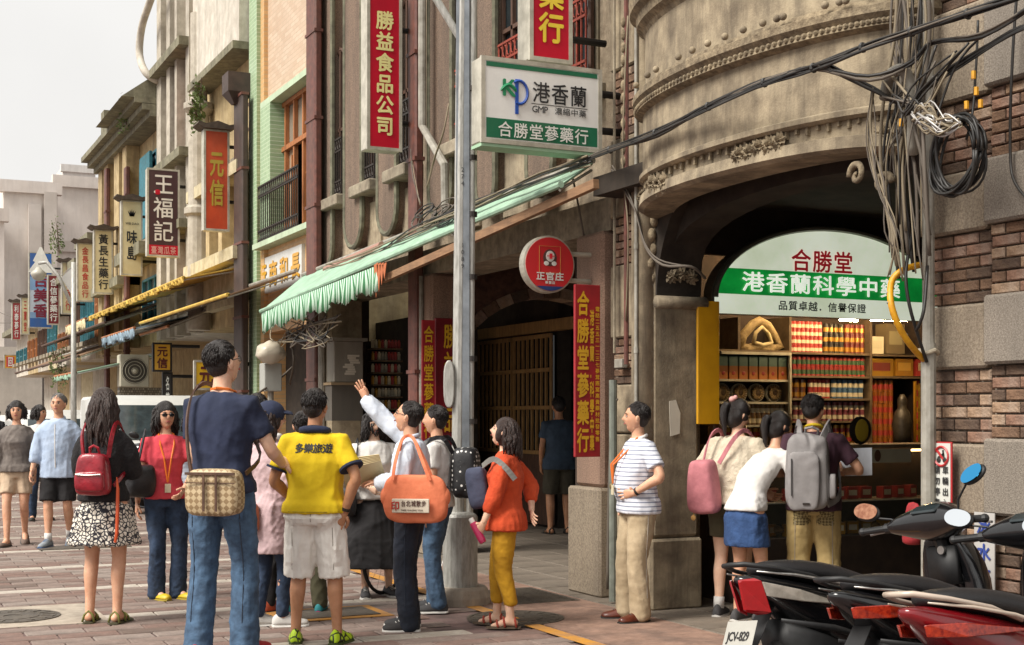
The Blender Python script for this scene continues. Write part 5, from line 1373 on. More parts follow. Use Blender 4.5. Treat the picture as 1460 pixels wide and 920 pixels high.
rp.color_ramp.elements[0].color = (*hx('#3f7a50'), 1); rp.color_ramp.elements[1].color = (*hx('#c2d6c6'), 1)
n.links.new(wv.outputs['Fac'], rp.inputs[0])
mi = n.nodes.new('ShaderNodeMix'); mi.data_type = 'RGBA'; mi.blend_type = 'MULTIPLY'; mi.inputs[0].default_value = .25
old = n.nodes['Principled BSDF'].inputs['Base Color'].links[0].from_socket
n.links.new(rp.outputs[0], mi.inputs[6]); n.links.new(old, mi.inputs[7]); n.links.new(mi.outputs[2], n.nodes['Principled BSDF'].inputs['Base Color'])
B1_, B0_ = fx(372, 444, 4.75), fx(540, 378, 4.75)
A1_, A0_ = fx(432, 394, 5.44), fx(845, 232, 5.44)
Bn = fx(800, 263, 4.9)
t = awning('long mint green canvas awning with a striped drooping valance over the shophouse arcade', A0_, A1_, Bn, B1_, m_mint, under=m_mint)
# valance only along the far half
L_ = (B1_ - B0_).length; n = int(L_ / .03); b = MB(); rows = []
d = (B1_ - B0_).normalized(); out = Vector((-1, 0, 0))
z_on = lambda f: (B0_.lerp(B1_, f))
for i in range(n + 1):
    f = i / n; p = z_on(f) - Z_ * .0; w_ = math.sin(i * .9) * .010 + math.sin(i * .41) * .014; k = .25 * (1 + .12 * math.sin(i * .23) + .08 * math.sin(i * 1.9)) + .02 * f
    rows.append([p, p + out * w_ - Z_ * k * .5, p + out * w_ * 1.8 - Z_ * k, p + out * (w_ * 1.8 - .006) - Z_ * k, p + out * (w_ - .006) - Z_ * k * .5, p - out * .008])
b.loft(rows); b.build('valance', m_strip, t, world=True, smooth=True)
q = MB(); q.bar(fx(546, 399, 4.82), fx(850, 262, 5.0), .05, .07); q.build('wood_edge', mat('weathered_beam', '#9a7656', '#7b5c42', rough=.8, stretch=(1, 1, 8), scale=5, dirt=.3), t, world=True)
q = MB(); q.tube([fx(465, 385, 5.4), fx(545, 350, 5.4)], .05, 8); q.build('rolled_canvas', flat('faded_pink_canvas', '#a07a6c'), t, world=True)
q = MB()
for i in range(4): q.prism([fx(533 + i * 4, 378, 4.74), fx(539 + i * 4, 374, 4.74), fx(536 + i * 4, 425 - 9 * i, 4.74)], (.004, 0, 0))
q.build('torn_strip', flat('torn_orange', '#b8653a'), t, world=True, kind='stuff')
m_yaw = mat('yellow_canvas', '#d2b04c', '#b8933b', rough=.7, scale=6, dirt=.25)
m_baw = mat('brown_canvas', '#8a6a4c', '#6b5039', rough=.8, scale=6, dirt=.3)
m_blu = mat('blue_grey_canvas', '#8fa3b0', '#6f8593', rough=.7, scale=10, dirt=.4)
def aw(label, pa, pya, pb, pyb, m, x=4.5, xb=5.45, rise=.45, under=None, val=0.0, mv=None):
    B0, B1 = fx(pb, pyb, x), fx(pa, pya, x)
    zm = (B0.z + B1.z) / 2; B0.z = B1.z = zm
    return awning(label, (xb, B0.y, zm + rise), (xb, B1.y, zm + rise), B0, B1, m, under=under, valance=val, mv=mv)
aw('ochre edged brown awning in front of the ochre shophouse', 200, 455, 325, 428, m_baw, rise=.35, under=m_yaw)
aw('yellow canvas awning in front of the grey washed house', 128, 446, 262, 405, m_yaw, x=4.6, rise=.2, under=m_yaw, val=.1)
aw('small blue and grey canvas awning below the yellow one', 146, 482, 192, 468, m_blu, x=4.3, rise=.3, val=.18)
aw('cream cloth awning at the left end of the yellow awning', 95, 468, 122, 452, flat('cream_canvas', '#cdbf97'), x=4.5, rise=.4, val=.25)
aw('long dark brown awning over the far arcade', 22, 532, 112, 508, m_baw, x=4.2, rise=.5, under=m_darkwood)
aw('dark awning above the second far arcade', 60, 492, 150, 462, flat('dark_canvas', '#4b3f35'), x=4.4, rise=.4, under=m_darkwood)
aw('small green awning beside the parked cars', 78, 540, 108, 528, m_mint, x=3.8, rise=.4, val=.12)
aw('grey sheet awning above the air conditioner', 200, 476, 240, 466, flat('grey_canvas', '#8d877c'), x=4.8, rise=.3)
# canvases and odd bits: red lantern like umbrella, far grey tarp
# ================================================================ street lamp with pennant, left
Yl = 26
P = cw(105, Yl); t = thing('street_lamp', 'slender white street lamp with a curved arm and grey pennant at the left', 'street lamp', (P[0], P[1], 0))
u = Yl / F
q = MB(); q.tube([(0, 0, 0), (0, 0, zat(374, Yl))], [.06, .045], 10); q.build('post', m_galv, t, smooth=True)
q = MB(); zt = zat(374, Yl); q.tube([(0, 0, zt - .9), IR * (-22 * u) + Z_ * (zt - .25), IR * (-38 * u) + Z_ * zt, IR * (-50 * u) + Z_ * (zt - .02)], .035, 8); q.build('arm', m_galv, t, smooth=True)
q = MB(); cc = IR * (-50 * u) + Z_ * (zt - .25); q.lathe(cc, [(.03, .16), (.07, .11), (.15, .04), (.14, 0), (.1, -.07), (.02, -.11)], 14); q.build('lamp_head', flat('lamp_white', '#b5b2a6', rough=.4), t, smooth=True)
q = MB(); q.tube([(0, 0, zt - .05), IR * (-20 * u) + Z_ * (zt - .28), IR * (-2 * u) + Z_ * (zt - .5 * 1.1)], .008, 5); q.prism([Vector((0, 0, zt - .03)), IR * (-18 * u) + Z_ * (zt - .3), Z_ * (zt - .62 * 1.1)], Vector((SA, CA, 0)) * .006); q.build('pennant', flat('grey_cloth', '#a9a7a2'), t)
# ================================================================ air conditioner, meter boxes, bag, cabinet
A, B = fx(171, 552, 5.2), fx(213, 505, 5.2)
yw = B.y
A, B = fy(171, 552, yw), fy(213, 506, yw)
t = thing('air_conditioner', 'white outdoor air conditioner unit with a round grille on the wall', 'air conditioner', ((A.x + B.x) / 2, yw, A.z))
m_acw = flat('ac_casing', '#c9c2ac', rough=.5, dirt=.3)
q = MB(); q.box(A.x, B.x, yw, yw + .35, A.z, B.z); q.build('casing', m_acw, t, world=True, bevel=.02)
cc = Vector(((A.x + B.x) / 2, yw, (A.z + B.z) / 2)); r = (B.z - A.z) * .4
q = MB(); q.lathe(cc, [(r, -.001), (r, -.01), (.001, -.011)], 24, 'y'); q.build('fan_opening', flat('dark_grille', '#4b463d'), t, world=True)
q = MB()
for k in range(1, 5): q.tube([cc + Vector((r * k / 4.2 * math.cos(a), -.02, r * k / 4.2 * math.sin(a))) for a in [j * PI / 10 for j in range(21)]], .006, 4)
q.ball(cc + Vector((0, -.02, 0)), .05, 8, 5); q.build('fan_guard', m_acw, t, world=True)
t = thing('mosaic_wall', 'short wall of small white and grey mosaic tiles under the air conditioner', 'wall', (5.3, yw + .4, 0))
q = MB(); q.box(A.x + .05, 5.6, yw + .36, yw + .6, 0, A.z); q.build('tiles', tile_mat('mosaic', '#cfc8b5', '#8b8270', '#6f675a', .05, .05, 'xz'), t, world=True)
# electrical cabinet on the pier
yb5 = onx(472, 5.48)
A, B = fy(476, 545, yb5 - .35), fy(518, 487, yb5 - .35)
t = thing('electrical_cabinet', 'grey electrical cabinet with torn pale poster remains under the green awning', 'cabinet', ((A.x + B.x) / 2, yb5 - .2, fy(497, 606, yb5 - .35).z))
m_cab = flat('cabinet_grey', '#8d887c', rough=.6, metal=.2, dirt=.4, dirtcol=(.12, .1, .08))
q = MB(); q.box(A.x, B.x, yb5 - .35, yb5 - .05, A.z, B.z); q.build('upper_box', m_cab, t, world=True, bevel=.01)
q = MB(); q.box(A.x - .03, B.x + .04, yb5 - .4, yb5 - .03, B.z, B.z + .04); q.build('lid', m_cab, t, world=True)
z9 = fy(497, 600, yb5 - .35).z
q = MB(); q.box(A.x - .02, B.x - .0, yb5 - .33, yb5 - .06, z9, A.z - .03); q.build('lower_box', flat('dark_cabinet', '#4e4a43', rough=.6, dirt=.3), t, world=True)
q = MB(); q.box(A.x - .04, B.x + .03, yb5 - .36, yb5 - .04, A.z - .035, A.z - .002); q.build('shelf_rim', flat('rust_rim', '#8f7a5c'), t, world=True)
rnd = random.Random(3)
for k in range(9):
    u0 = rnd.uniform(.3, .55); v0 = .18 + k * .055; w_ = rnd.uniform(.25, .42)
    q = MB(); q.box(A.x + (B.x - A.x) * u0, A.x + (B.x - A.x) * min(.95, u0 + w_), yb5 - .356 - .0004 * k, yb5 - .352, A.z + (B.z - A.z) * v0, A.z + (B.z - A.z) * (v0 + .05)); q.build('paper_scrap', m_paper, t, world=True)
A, B = fy(377, 558, 17.3), fy(402, 518, 17.3)
t = thing('meter_box', 'pale grey meter box on the wall behind the tall man', 'meter box', ((A.x + B.x) / 2, 17.3, A.z))
q = MB(); q.box(A.x, B.x, 17.3, 17.55, A.z, B.z); q.build('casing', flat('meter_grey', '#a3a49d', rough=.5, dirt=.25), t, world=True, bevel=.01)
q = MB(); q.cyl(Vector(((A.x + B.x) / 2, 17.42, 0)), Vector(((A.x + B.x) / 2, 17.42, A.z)), .04, n=8); q.build('feed_pipe', m_greypipe, t, world=True)
c_ = fy(386, 503, 17.2); t = thing('plastic_bag', 'crumpled white plastic bag resting on the meter box', 'bag', c_)
q = MB(); q.ball((0, 0, 0), .17, 16, 12, (1.1, .7, .85)); me = q
q.v = [tuple(Vector(v) * (1 + .25 * noise.noise(Vector(v) * 14))) for v in q.v]
q.build('bag_skin', flat('dirty_plastic', '#bdb3a0', rough=.35), t, smooth=True)
# goods seen in the arcade behind
yr = 17.2
A, B = fy(532, 600, yr), fy(574, 497, yr)
t = thing('goods_rack', 'shelf of jars and red packets seen through the first arcade opening', 'shelves', ((A.x + B.x) / 2, yr, 0))
q = MB(); q.box(A.x, B.x, yr + .25, yr + .3, 0, B.z + .1)
q.build('back', m_shopdark, t, world=True)
for k in range(7):
    z = A.z + (B.z - A.z) * k / 6; q = MB(); q.box(A.x, B.x, yr, yr + .25, z - .02, z); q.build('shelf', m_shelf, t, world=True)
    q = MB(); q.cur = 0
    nn = 9
    for i in range(nn):
        x = A.x + (B.x - A.x) * (i + .5) / nn; q.cur = rnd.randrange(4); q.lathe((x, yr + .08, z), [(.022, 0), (.024, .09), (.015, .1), (.016, .115)], 7)
    q.build('jar_row', [m_redtin, m_goldtin, m_whitelab, m_shelfw], t, world=True, kind='stuff')
# climbing weeds on the facades
def weeds(label, px, py, x, r, n=90, seed=1):
    c_ = fx(px, py, x); rr = random.Random(seed); t = thing('wall_plant', label, 'plant', c_)
    q = MB()
    for i in range(n):
        p = Vector((rr.uniform(-.4, .2) * r, rr.gauss(0, .26) * r, rr.gauss(0, .42) * r)); d = Vector((rr.uniform(-1, .2), rr.uniform(-1, 1), rr.uniform(-.6, .8))).normalized()
        s_ = d.cross(Vector((rr.random(), rr.random(), rr.random()))).normalized(); L = rr.uniform(.06, .12)
        q.add([p, p + d * L * .5 + s_ * L * .25, p + d * L, p + d * L * .5 - s_ * L * .25], [(0, 1, 2, 3)])
    q.build('leaves', mat('weed_green', '#6a7a3f', '#3d4c24', rough=.7, scale=10), t, kind='stuff')
    q = MB()
    for i in range(6): q.tube([(0, 0, -r * .5), (rr.uniform(-.4, 0) * r, rr.uniform(-.5, .5) * r, rr.uniform(0, 1.2) * r)], .006, 4)
    q.build('stem', m_darkwood, t)
weeds('tuft of weeds on top of the round column by the orange sign', 285, 165, 5.2, .35, 160, 2)
weeds('green weeds growing on the column left of the teal shutters', 181, 165, 5.1, .4, 140, 3)
weeds('small plant on the wall beneath the orange sign cap', 287, 135, 5.15, .25, 90, 4)
weeds('potted greenery above the far awnings', 85, 345, 5.0, .6, 160, 5)
weeds('dark bushes under the far dark awning', 88, 525, 4.4, .6, 200, 6)
# ================================================================ cables
m_cable = flat('black_cable', '#1c1b1a', rough=.5)
m_cable2 = flat('dusty_cable', '#5d544a', rough=.7)
m_cable3 = flat('tan_cable', '#857862', rough=.7)
m_cyel = mat('yellow_wrap', '#d79c14', '#b67e10', rough=.5, scale=20)
rw = random.Random(11)
def sag(A, B, s, n=14, j=.0):
    A, B = Vector(A), Vector(B); out = []
    ph = [rw.uniform(0, 6) for _ in range(3)]
    for i in range(n + 1):
        f = i / n; p = A.lerp(B, f); p.z -= s * 4 * f * (1 - f)
        if j: p += Vector((math.sin(f * 9 + ph[0]), math.sin(f * 11 + ph[1]), math.sin(f * 13 + ph[2]))) * j * math.sin(f * PI)
        out.append(p)
    return out
def wires(parent, name, m, paths, r=.008, kind=None):
    for p in paths:
        b = MB(); b.tube(p, r if not isinstance(r, tuple) else rw.uniform(*r), 5); b.build(name, m if not isinstance(m, list) else rw.choice(m), parent, world=True, smooth=True)
# main bundle from the awning end, across the bay, up to the right
t = thing('cable_bundle', 'thick black bundle of cables sweeping across the round balcony to the top right', 'cables', fx(860, 222, 5.2))
K = [(828, 232, 5.25), (870, 214, 5.15), (935, 190, 4.98), (1010, 152, 4.88), (1090, 118, 4.84), (1160, 97, 4.82), (1230, 68, 4.86), (1300, 45, 4.92), (1380, 20, 4.98), (1480, -14, 5.0)]
def path_through(K, jit, j2=0):
    P = [fx(px + rw.uniform(-jit, jit) * .5, py + rw.uniform(-jit, jit), x + rw.uniform(-.02, .02)) for px, py, x in K]
    out = []
    for i in range(len(P) - 1):
        p0, p1, p2, p3 = P[max(0, i - 1)], P[i], P[i + 1], P[min(len(P) - 1, i + 2)]
        for s in range(4):
            u = s / 4; out.append(.5 * ((2 * p1) + (p2 - p0) * u + (2 * p0 - 5 * p1 + 4 * p2 - p3) * u * u + (3 * p1 - p0 - 3 * p2 + p3) * u ** 3))
    out.append(P[-1]); return out
wires(t, 'cable', [m_cable, m_cable, m_cable, m_cable2], [path_through(K, 5) for _ in range(10)], (.005, .010))
K2 = K[:6] + [(1240, 112, 4.9), (1300, 88, 5.0), (1330, 62, 5.05), (1400, 50, 5.0), (1470, 10, 4.95)]
wires(t, 'cable', [m_cable, m_cable2], [path_through(K2, 4) for _ in range(5)], (.005, .011))
K3 = [(1180, 92, 4.85), (1250, 128, 5.0), (1290, 150, 5.1), (1360, 100, 5.1), (1440, 45, 5.0), (1480, 30, 4.95)]
wires(t, 'cable', [m_cable], [path_through(K3, 8) for _ in range(4)], (.005, .01))
b = MB()
for px, py, x in K[1:-1]:
    c = fx(px, py, x); b.ball(c, .03, 8, 5, (1, .5, 1))
b.build('cable_tie', m_cable, t, world=True)
# tangle over the mint awning
t = thing('cable_tangle', 'loops of grey cable lying on the green awning beside the lamp pole', 'cables', fx(610, 300, 5.2))
for k in range(12):
    c = fx(rw.uniform(585, 640), rw.uniform(290, 318), 5.25); rr = rw.uniform(.08, .22)
    wires(t, 'cable', [m_cable2, m_cable], [[c + Vector((rw.uniform(-.01, .01) + .05 * math.sin(a), rr * 1.6 * math.cos(a), rr * .55 * math.sin(a))) for a in [i * .5 for i in range(14)]]], (.005, .009))
wires(t, 'cable', [m_cable, m_cable2, m_cable3], [path_through([(465, 385, 5.3), (520, 368, 5.25), (590, 330, 5.2), (680, 290, 5.2), (770, 255, 5.2), (840, 228, 5.2)], 9) for _ in range(7)], (.005, .01))
wires(t, 'cable', [m_cable2, m_cable3], [path_through([(585, 215, 5.4), (590, 250, 5.35), (600, 290, 5.3)], 4) for _ in range(3)], (.004, .006))
wires(t, 'cable', [m_cable3], [path_through([(640, 150, 5.3), (632, 190, 5.25), (620, 225, 5.25), (608, 270, 5.25)], 3) for _ in range(2)], (.006, .01))
# loose wires at the left end of the awning
t = thing('cable_tangle', 'loose wires hanging under the left end of the green awning', 'cables', fx(400, 500, 4.9))
wires(t, 'cable', [m_cable2, m_cable3, m_cable], [path_through([(rw.uniform(390, 480), rw.uniform(455, 470), 5.0), (rw.uniform(385, 470), rw.uniform(480, 500), 4.9), (rw.uniform(385, 480), rw.uniform(465, 480), 4.95), (rw.uniform(400, 490), rw.uniform(440, 460), 5.0)], 6) for _ in range(14)], (.006, .012))
wires(t, 'cable', [m_cable2], [path_through([(412, 470, 5.1), (418, 510, 5.1), (414, 550, 5.1)], 4), path_through([(370, 560, 4.6), (400, 540, 5.0), (418, 525, 5.2)], 2)], (.012, .016))
# vertical tangle at the pier
t = thing('cable_riser', 'dense hanging tangle of tan and grey cables in front of the passage pier', 'cables', fx(1290, 200, 5.1))
for k in range(26):
    x = rw.uniform(4.98, 5.3); p0 = rw.uniform(1268, 1328); p1 = rw.uniform(1262, 1322)
    KK = [(p0, -20, x), (p0 + rw.uniform(-8, 8), 60, x), ((p0 + p1) / 2 + rw.uniform(-12, 12), 150, x), (p1 + rw.uniform(-8, 8), 240, x), (p1 + rw.uniform(5, 14), rw.uniform(300, 400), x + .03)]
    wires(t, 'cable', [m_cable2, m_cable3, m_cable2, m_cable], [path_through(KK, 6)], (.004, .011))
for k in range(8):
    wires(t, 'cable', [m_cable3, m_cable2], [path_through([(1245, 130, 5.0), (rw.uniform(1232, 1250), 190, 5.0), (rw.uniform(1245, 1262), 260, 5.0), (rw.uniform(1262, 1280), 330, 5.0), (rw.uniform(1264, 1290), rw.uniform(360, 400), 5.05)], 5)], (.003, .006))
b = MB(); b.tube(path_through([(1262, 140, 5.1), (1268, 108, 5.05), (1285, 100, 5.03), (1296, 115, 5.05), (1302, 150, 5.1), (1300, 220, 5.15)], 1), .032, 10); b.build('bent_conduit', m_greypipe, t, world=True, smooth=True)
for k in range(10):
    wires(t, 'cable', [m_cable, m_cable2, m_cable3], [path_through([(rw.uniform(1255, 1290), rw.uniform(100, 160), 5.0), (rw.uniform(1270, 1310), rw.uniform(130, 190), 4.98), (rw.uniform(1290, 1330), rw.uniform(120, 170), 4.98), (rw.uniform(1320, 1380), rw.uniform(60, 110), 5.0)], 8)], (.004, .009))
# splice bundle of silver ends
t = thing('cable_splice', 'silver bunch of spliced cable ends beside the black coil', 'cables', fx(1335, 165, 5.0))
for k in range(26):
    wires(t, 'wire', [flat('silver_wire', '#b3b0ac', rough=.35, metal=.3), m_cable3], [path_through([(rw.uniform(1300, 1315), rw.uniform(158, 175), 4.97), (rw.uniform(1312, 1335), rw.uniform(145, 190), 4.95), (rw.uniform(1335, 1352), rw.uniform(165, 192), 4.97), (rw.uniform(1362, 1372), rw.uniform(168, 180), 5.0)], 4)], (.004, .007))
# coil
t = thing('cable_coil', 'large round coil of black cable hanging on the brick pier', 'cables', fx(1364, 220, 5.1))
for k in range(15):
    c = fx(1364 + rw.uniform(-3, 3), 220 + rw.uniform(-2, 4), 5.08 + rw.uniform(-.05, .05)); ry = .155 + rw.uniform(-.022, .03); rz_ = .19 + rw.uniform(-.02, .025); ph = rw.uniform(-.25, .25)
    wires(t, 'loop', m_cable, [[c + Vector((.02 * math.sin(a * 1.5 + k), -ry * math.cos(a + ph) * 1.0, rz_ * math.sin(a))) for a in [i * PI / 12 for i in range(25)]]], (.006, .010))
b = MB()
for px, py in ((1388, 107), (1392, 130), (1378, 150), (1398, 148), (1285, 175)):
    c = fx(px, py, 5.0); b.tube([c + Z_ * .02, c - Z_ * .02], .012, 6)
b.build('yellow_tape', m_cyel, t, world=True, kind='stuff')
wires(t, 'cable', m_cable, [path_through([(1394, 30, 5.2), (1392, 90, 5.2), (1386, 160, 5.15), (1378, 200, 5.1)], 2), path_through([(1330, 190, 5.0), (1360, 100, 5.05), (1400, 50, 5.1)], 3)], .007)
t = thing('hanging_cable', 'single black cable hanging down the right edge of the brick pier', 'cables', fx(1442, 200, 5.3))
wires(t, 'cable', m_cable, [path_through([(1450, -10, 5.35), (1445, 60, 5.36), (1441, 150, 5.37), (1441, 230, 5.37), (1448, 262, 5.36), (1470, 290, 5.33)], 0)], .008)
# yellow wrapped hose
t = thing('yellow_hose', 'thick yellow wrapped conduit curving down to the grey pipe', 'pipe', fx(1275, 420, 5.2))
b = MB(); b.tube(path_through([(1312, 378, 5.35), (1290, 384, 5.22), (1272, 400, 5.12), (1270, 430, 5.1), (1280, 462, 5.12), (1298, 492, 5.2), (1320, 516, 5.33)], 0), .018, 12); b.build('hose', m_cyel, t, world=True, smooth=True)
b = MB()
P_ = path_through([(1270, 410, 5.11), (1269, 430, 5.1), (1280, 462, 5.12), (1296, 490, 5.2)], 0)
for p, q_ in zip(P_[::2], P_[1::2]): b.tube([p, p.lerp(q_, .3)], .0195, 12)
b.build('tape_wrap', flat('grey_tape', '#8f8a80'), t, world=True, smooth=True, kind='stuff')
wires(t, 'cable', [m_cable3, m_cable], [path_through([(1310, 300, 5.25), (1295, 360, 5.2), (1292, 400, 5.15), (1300, 450, 5.2), (1322, 515, 5.32)], 2), path_through([(1322, 380, 5.3), (1318, 440, 5.2), (1308, 470, 5.2)], 2)], .01)
# wire over the left part of the pier and the corbel
t = thing('facade_wires', 'thin brown wires running down the narrow pier beside the round balcony', 'cables', fx(900, 300, 5.35))
wires(t, 'cable', [m_cable2, m_cable3], [path_through([(896, 20, 5.4), (890, 120, 5.38), (888, 240, 5.4), (895, 330, 5.4), (892, 460, 5.45)], 3), path_through([(872, 240, 5.35), (905, 300, 5.38), (920, 350, 5.35), (945, 378, 5.3), (985, 382, 5.45), (1005, 395, 5.6)], 2), path_through([(872, 235, 5.35), (900, 285, 5.36), (918, 345, 5.36), (940, 372, 5.3), (975, 380, 5.4)], 2), path_through([(812, 235, 5.4), (822, 280, 5.4), (832, 335, 5.45)], 2)], (.006, .012))
wires(t, 'cable', [m_cable2], [path_through([(880, 570, 5.4), (873, 590, 5.4), (868, 700, 5.4), (866, 840, 5.4)], 1)], .012)
# span wires to the left end of the street
t = thing('span_wires', 'thin wires strung across the far end of the street', 'cables', fx(60, 440, 5.2))
wires(t, 'cable', m_cable2, [sag(cw(-30, 60) + (zat(425, 60),), cw(95, 40) + (zat(445, 40),), .5), sag(cw(-30, 60) + (zat(455, 60),), cw(95, 45) + (zat(430, 45),), .4)], .012)
# ================================================================ people: one body mesh each, head and hands joined as separate shells, clothes as children
PEND = []     # (object, wrinkle settings)
def smooth_pts(pts, rad, n=4):
    P = [Vector(p) for p in pts]; out = []; ro = []
    for i in range(len(P) - 1):
        p0, p1, p2, p3 = P[max(0, i - 1)], P[i], P[i + 1], P[min(len(P) - 1, i + 2)]
        for s in range(n):
            u = s / n; out.append(.5 * ((2 * p1) + (p2 - p0) * u + (2 * p0 - 5 * p1 + 4 * p2 - p3) * u * u + (3 * p1 - p0 - 3 * p2 + p3) * u ** 3)); ro.append(rad[i] * (1 - u) + rad[i + 1] * u)
    out.append(P[-1]); ro.append(rad[-1]); return out, ro
def limb(b, pts, rad, n=12, sm=3, flat_=1.0):
    p, r = smooth_pts(pts, rad, sm)
    d0 = (p[0] - p[1]).normalized(); d1 = (p[-1] - p[-2]).normalized()
    b.tube([p[0] + d0 * r[0] * .8, p[0] + d0 * r[0] * .55] + p + [p[-1] + d1 * r[-1] * .4, p[-1] + d1 * r[-1] * .6], [r[0] * .35, r[0] * .8] + r + [r[-1] * .8, r[-1] * .35], n)
def ring_stack(b, rings, n=18, power=2.4):
    """rings: (centre, half width, half depth, side vector) superellipse sections"""
    out = []
    for c, hw_, hd, sv in rings:
        c = Vector(c); s_ = Vector(sv).normalized(); f = Vector((0, 0, 1)).cross(s_)
        rg = []
        for t in range(n):
            a = 2 * PI * t / n; ca, sa = math.cos(a), math.sin(a)
            rg.append(c + s_ * (hw_ * math.copysign(abs(ca) ** (2 / power), ca)) + f * (hd * math.copysign(abs(sa) ** (2 / power), sa)))
        out.append(rg)
    b.loft(out)
def ik(a, t, l1, l2, hint):
    a, t, hint = Vector(a), Vector(t), Vector(hint)
    d = t - a; L = d.length
    if L > (l1 + l2) * .995: d = d * ((l1 + l2) * .995 / L); t = a + d; L = d.length
    x = (L * L + l1 * l1 - l2 * l2) / (2 * L); h = math.sqrt(max(0, l1 * l1 - x * x))
    u = d.normalized(); v = (hint - u * hint.dot(u)).normalized()
    return a + u * x + v * h, t
def remesh(b, name, m, parent, vox=.012, sm=4, wr=None, sub=None):
    o = b.build(name, m, parent)
    r = o.modifiers.new('r', 'REMESH'); r.mode = 'VOXEL'; r.voxel_size = vox; r.use_smooth_shade = True
    s = o.modifiers.new('s', 'SMOOTH'); s.factor = .6; s.iterations = sm
    PEND.append((o, wr)); return o
def wrinkle(co, amp, sc_, seed, vert=1.0):
    rs = np.random.RandomState(seed); out = np.zeros(len(co)); q = co * np.array([1, 1, vert])
    wp = np.zeros_like(q)
    for k in range(3):
        d = rs.normal(size=3); d /= np.linalg.norm(d); wp += np.outer(np.sin(q @ d * sc_ * .45 + rs.uniform(0, 6)), rs.normal(size=3)) * .9
    for k in range(6):
        d = rs.normal(size=3); d /= np.linalg.norm(d); f = sc_ * (1 + .45 * k)
        s = np.sin(q @ d * f + (wp @ rs.normal(size=3)) * 1.1 + rs.uniform(0, 6))
        out += ((1 - np.abs(s)) ** 2 * 1.6 - .5) / (1 + .4 * k)
    return out * amp * .22
HEADK = (.074, .092, .118)
def head_mesh(c, yaw, pitch, tilt, female=False, jaw=1.0):
    """head facing +y before rotation"""
    n, m = 32, 26; vs = []; fs = []
    for i in range(m + 1):
        th = PI * i / m
        for j in range(n):
            ph = 2 * PI * j / n
            x, y, z = math.sin(th) * math.sin(ph), math.sin(th) * math.cos(ph), math.cos(th)
            X, Y, Z = x * HEADK[0], y * HEADK[1], z * HEADK[2]
            if z < 0:                                    # jaw narrows, chin comes forward
                k = -z; X *= 1 - (.34 if female else .26) * k ** 1.6 / jaw; 
                Y = Y * (1 - .28 * k ** 1.5) + (.020 * k ** 2 if y > 0 else .03 * k ** 1.2)
            if y > 0:                                    # flatter face
                Y *= .96 - .05 * (1 - abs(z))
            if z > .2: Y -= .006 * z
            ax = abs(X); fz = Z; front = y > .35
            if front:
                g = lambda u, s: math.exp(-(u / s) ** 2)
                Y += .024 * g(X, .011) * g(fz + .018, .015) + .012 * g(X, .009) * g(fz - .002, .02)      # nose
                Y += .007 * g(X, .012) * 0 - .010 * g(ax - .030, .014) * g(fz - .010, .011)               # eye sockets
                Y += .007 * g(fz - .030, .009) * g(ax - .02, .03)                                        # brow
                Y += .008 * g(X, .020) * g(fz + .050, .009) - .004 * g(X, .03) * g(fz + .063, .006)      # lips
                Y += .009 * g(X, .018) * g(fz + .088, .014)                                              # chin
                Y += .004 * g(ax - .045, .016) * g(fz + .02, .02)                                        # cheek
            vs.append(Vector((X, Y, Z)))
    for i in range(m):
        for j in range(n):
            k = (j + 1) % n; fs.append((i * n + j, (i + 1) * n + j, (i + 1) * n + k, i * n + k))
    b = MB(); b.add(vs, fs)
    for s_ in (-1, 1):                                    # ears
        b.ball((s_ * .074, -.008, -.012), .03, 10, 7, (.32, .62, 1.05)); b.ball((s_ * .079, -.004, -.008), .022, 8, 6, (.4, .55, .9))
    M = head_matrix(c, yaw, pitch, tilt)
    return [M @ Vector(v) for v in b.v], b.f, M
def head_matrix(c, yaw, pitch, tilt):
    return Matrix.Translation(c) @ Matrix.Rotation(-yaw, 4, 'Z') @ Matrix.Rotation(pitch, 4, 'X') @ Matrix.Rotation(tilt, 4, 'Y')
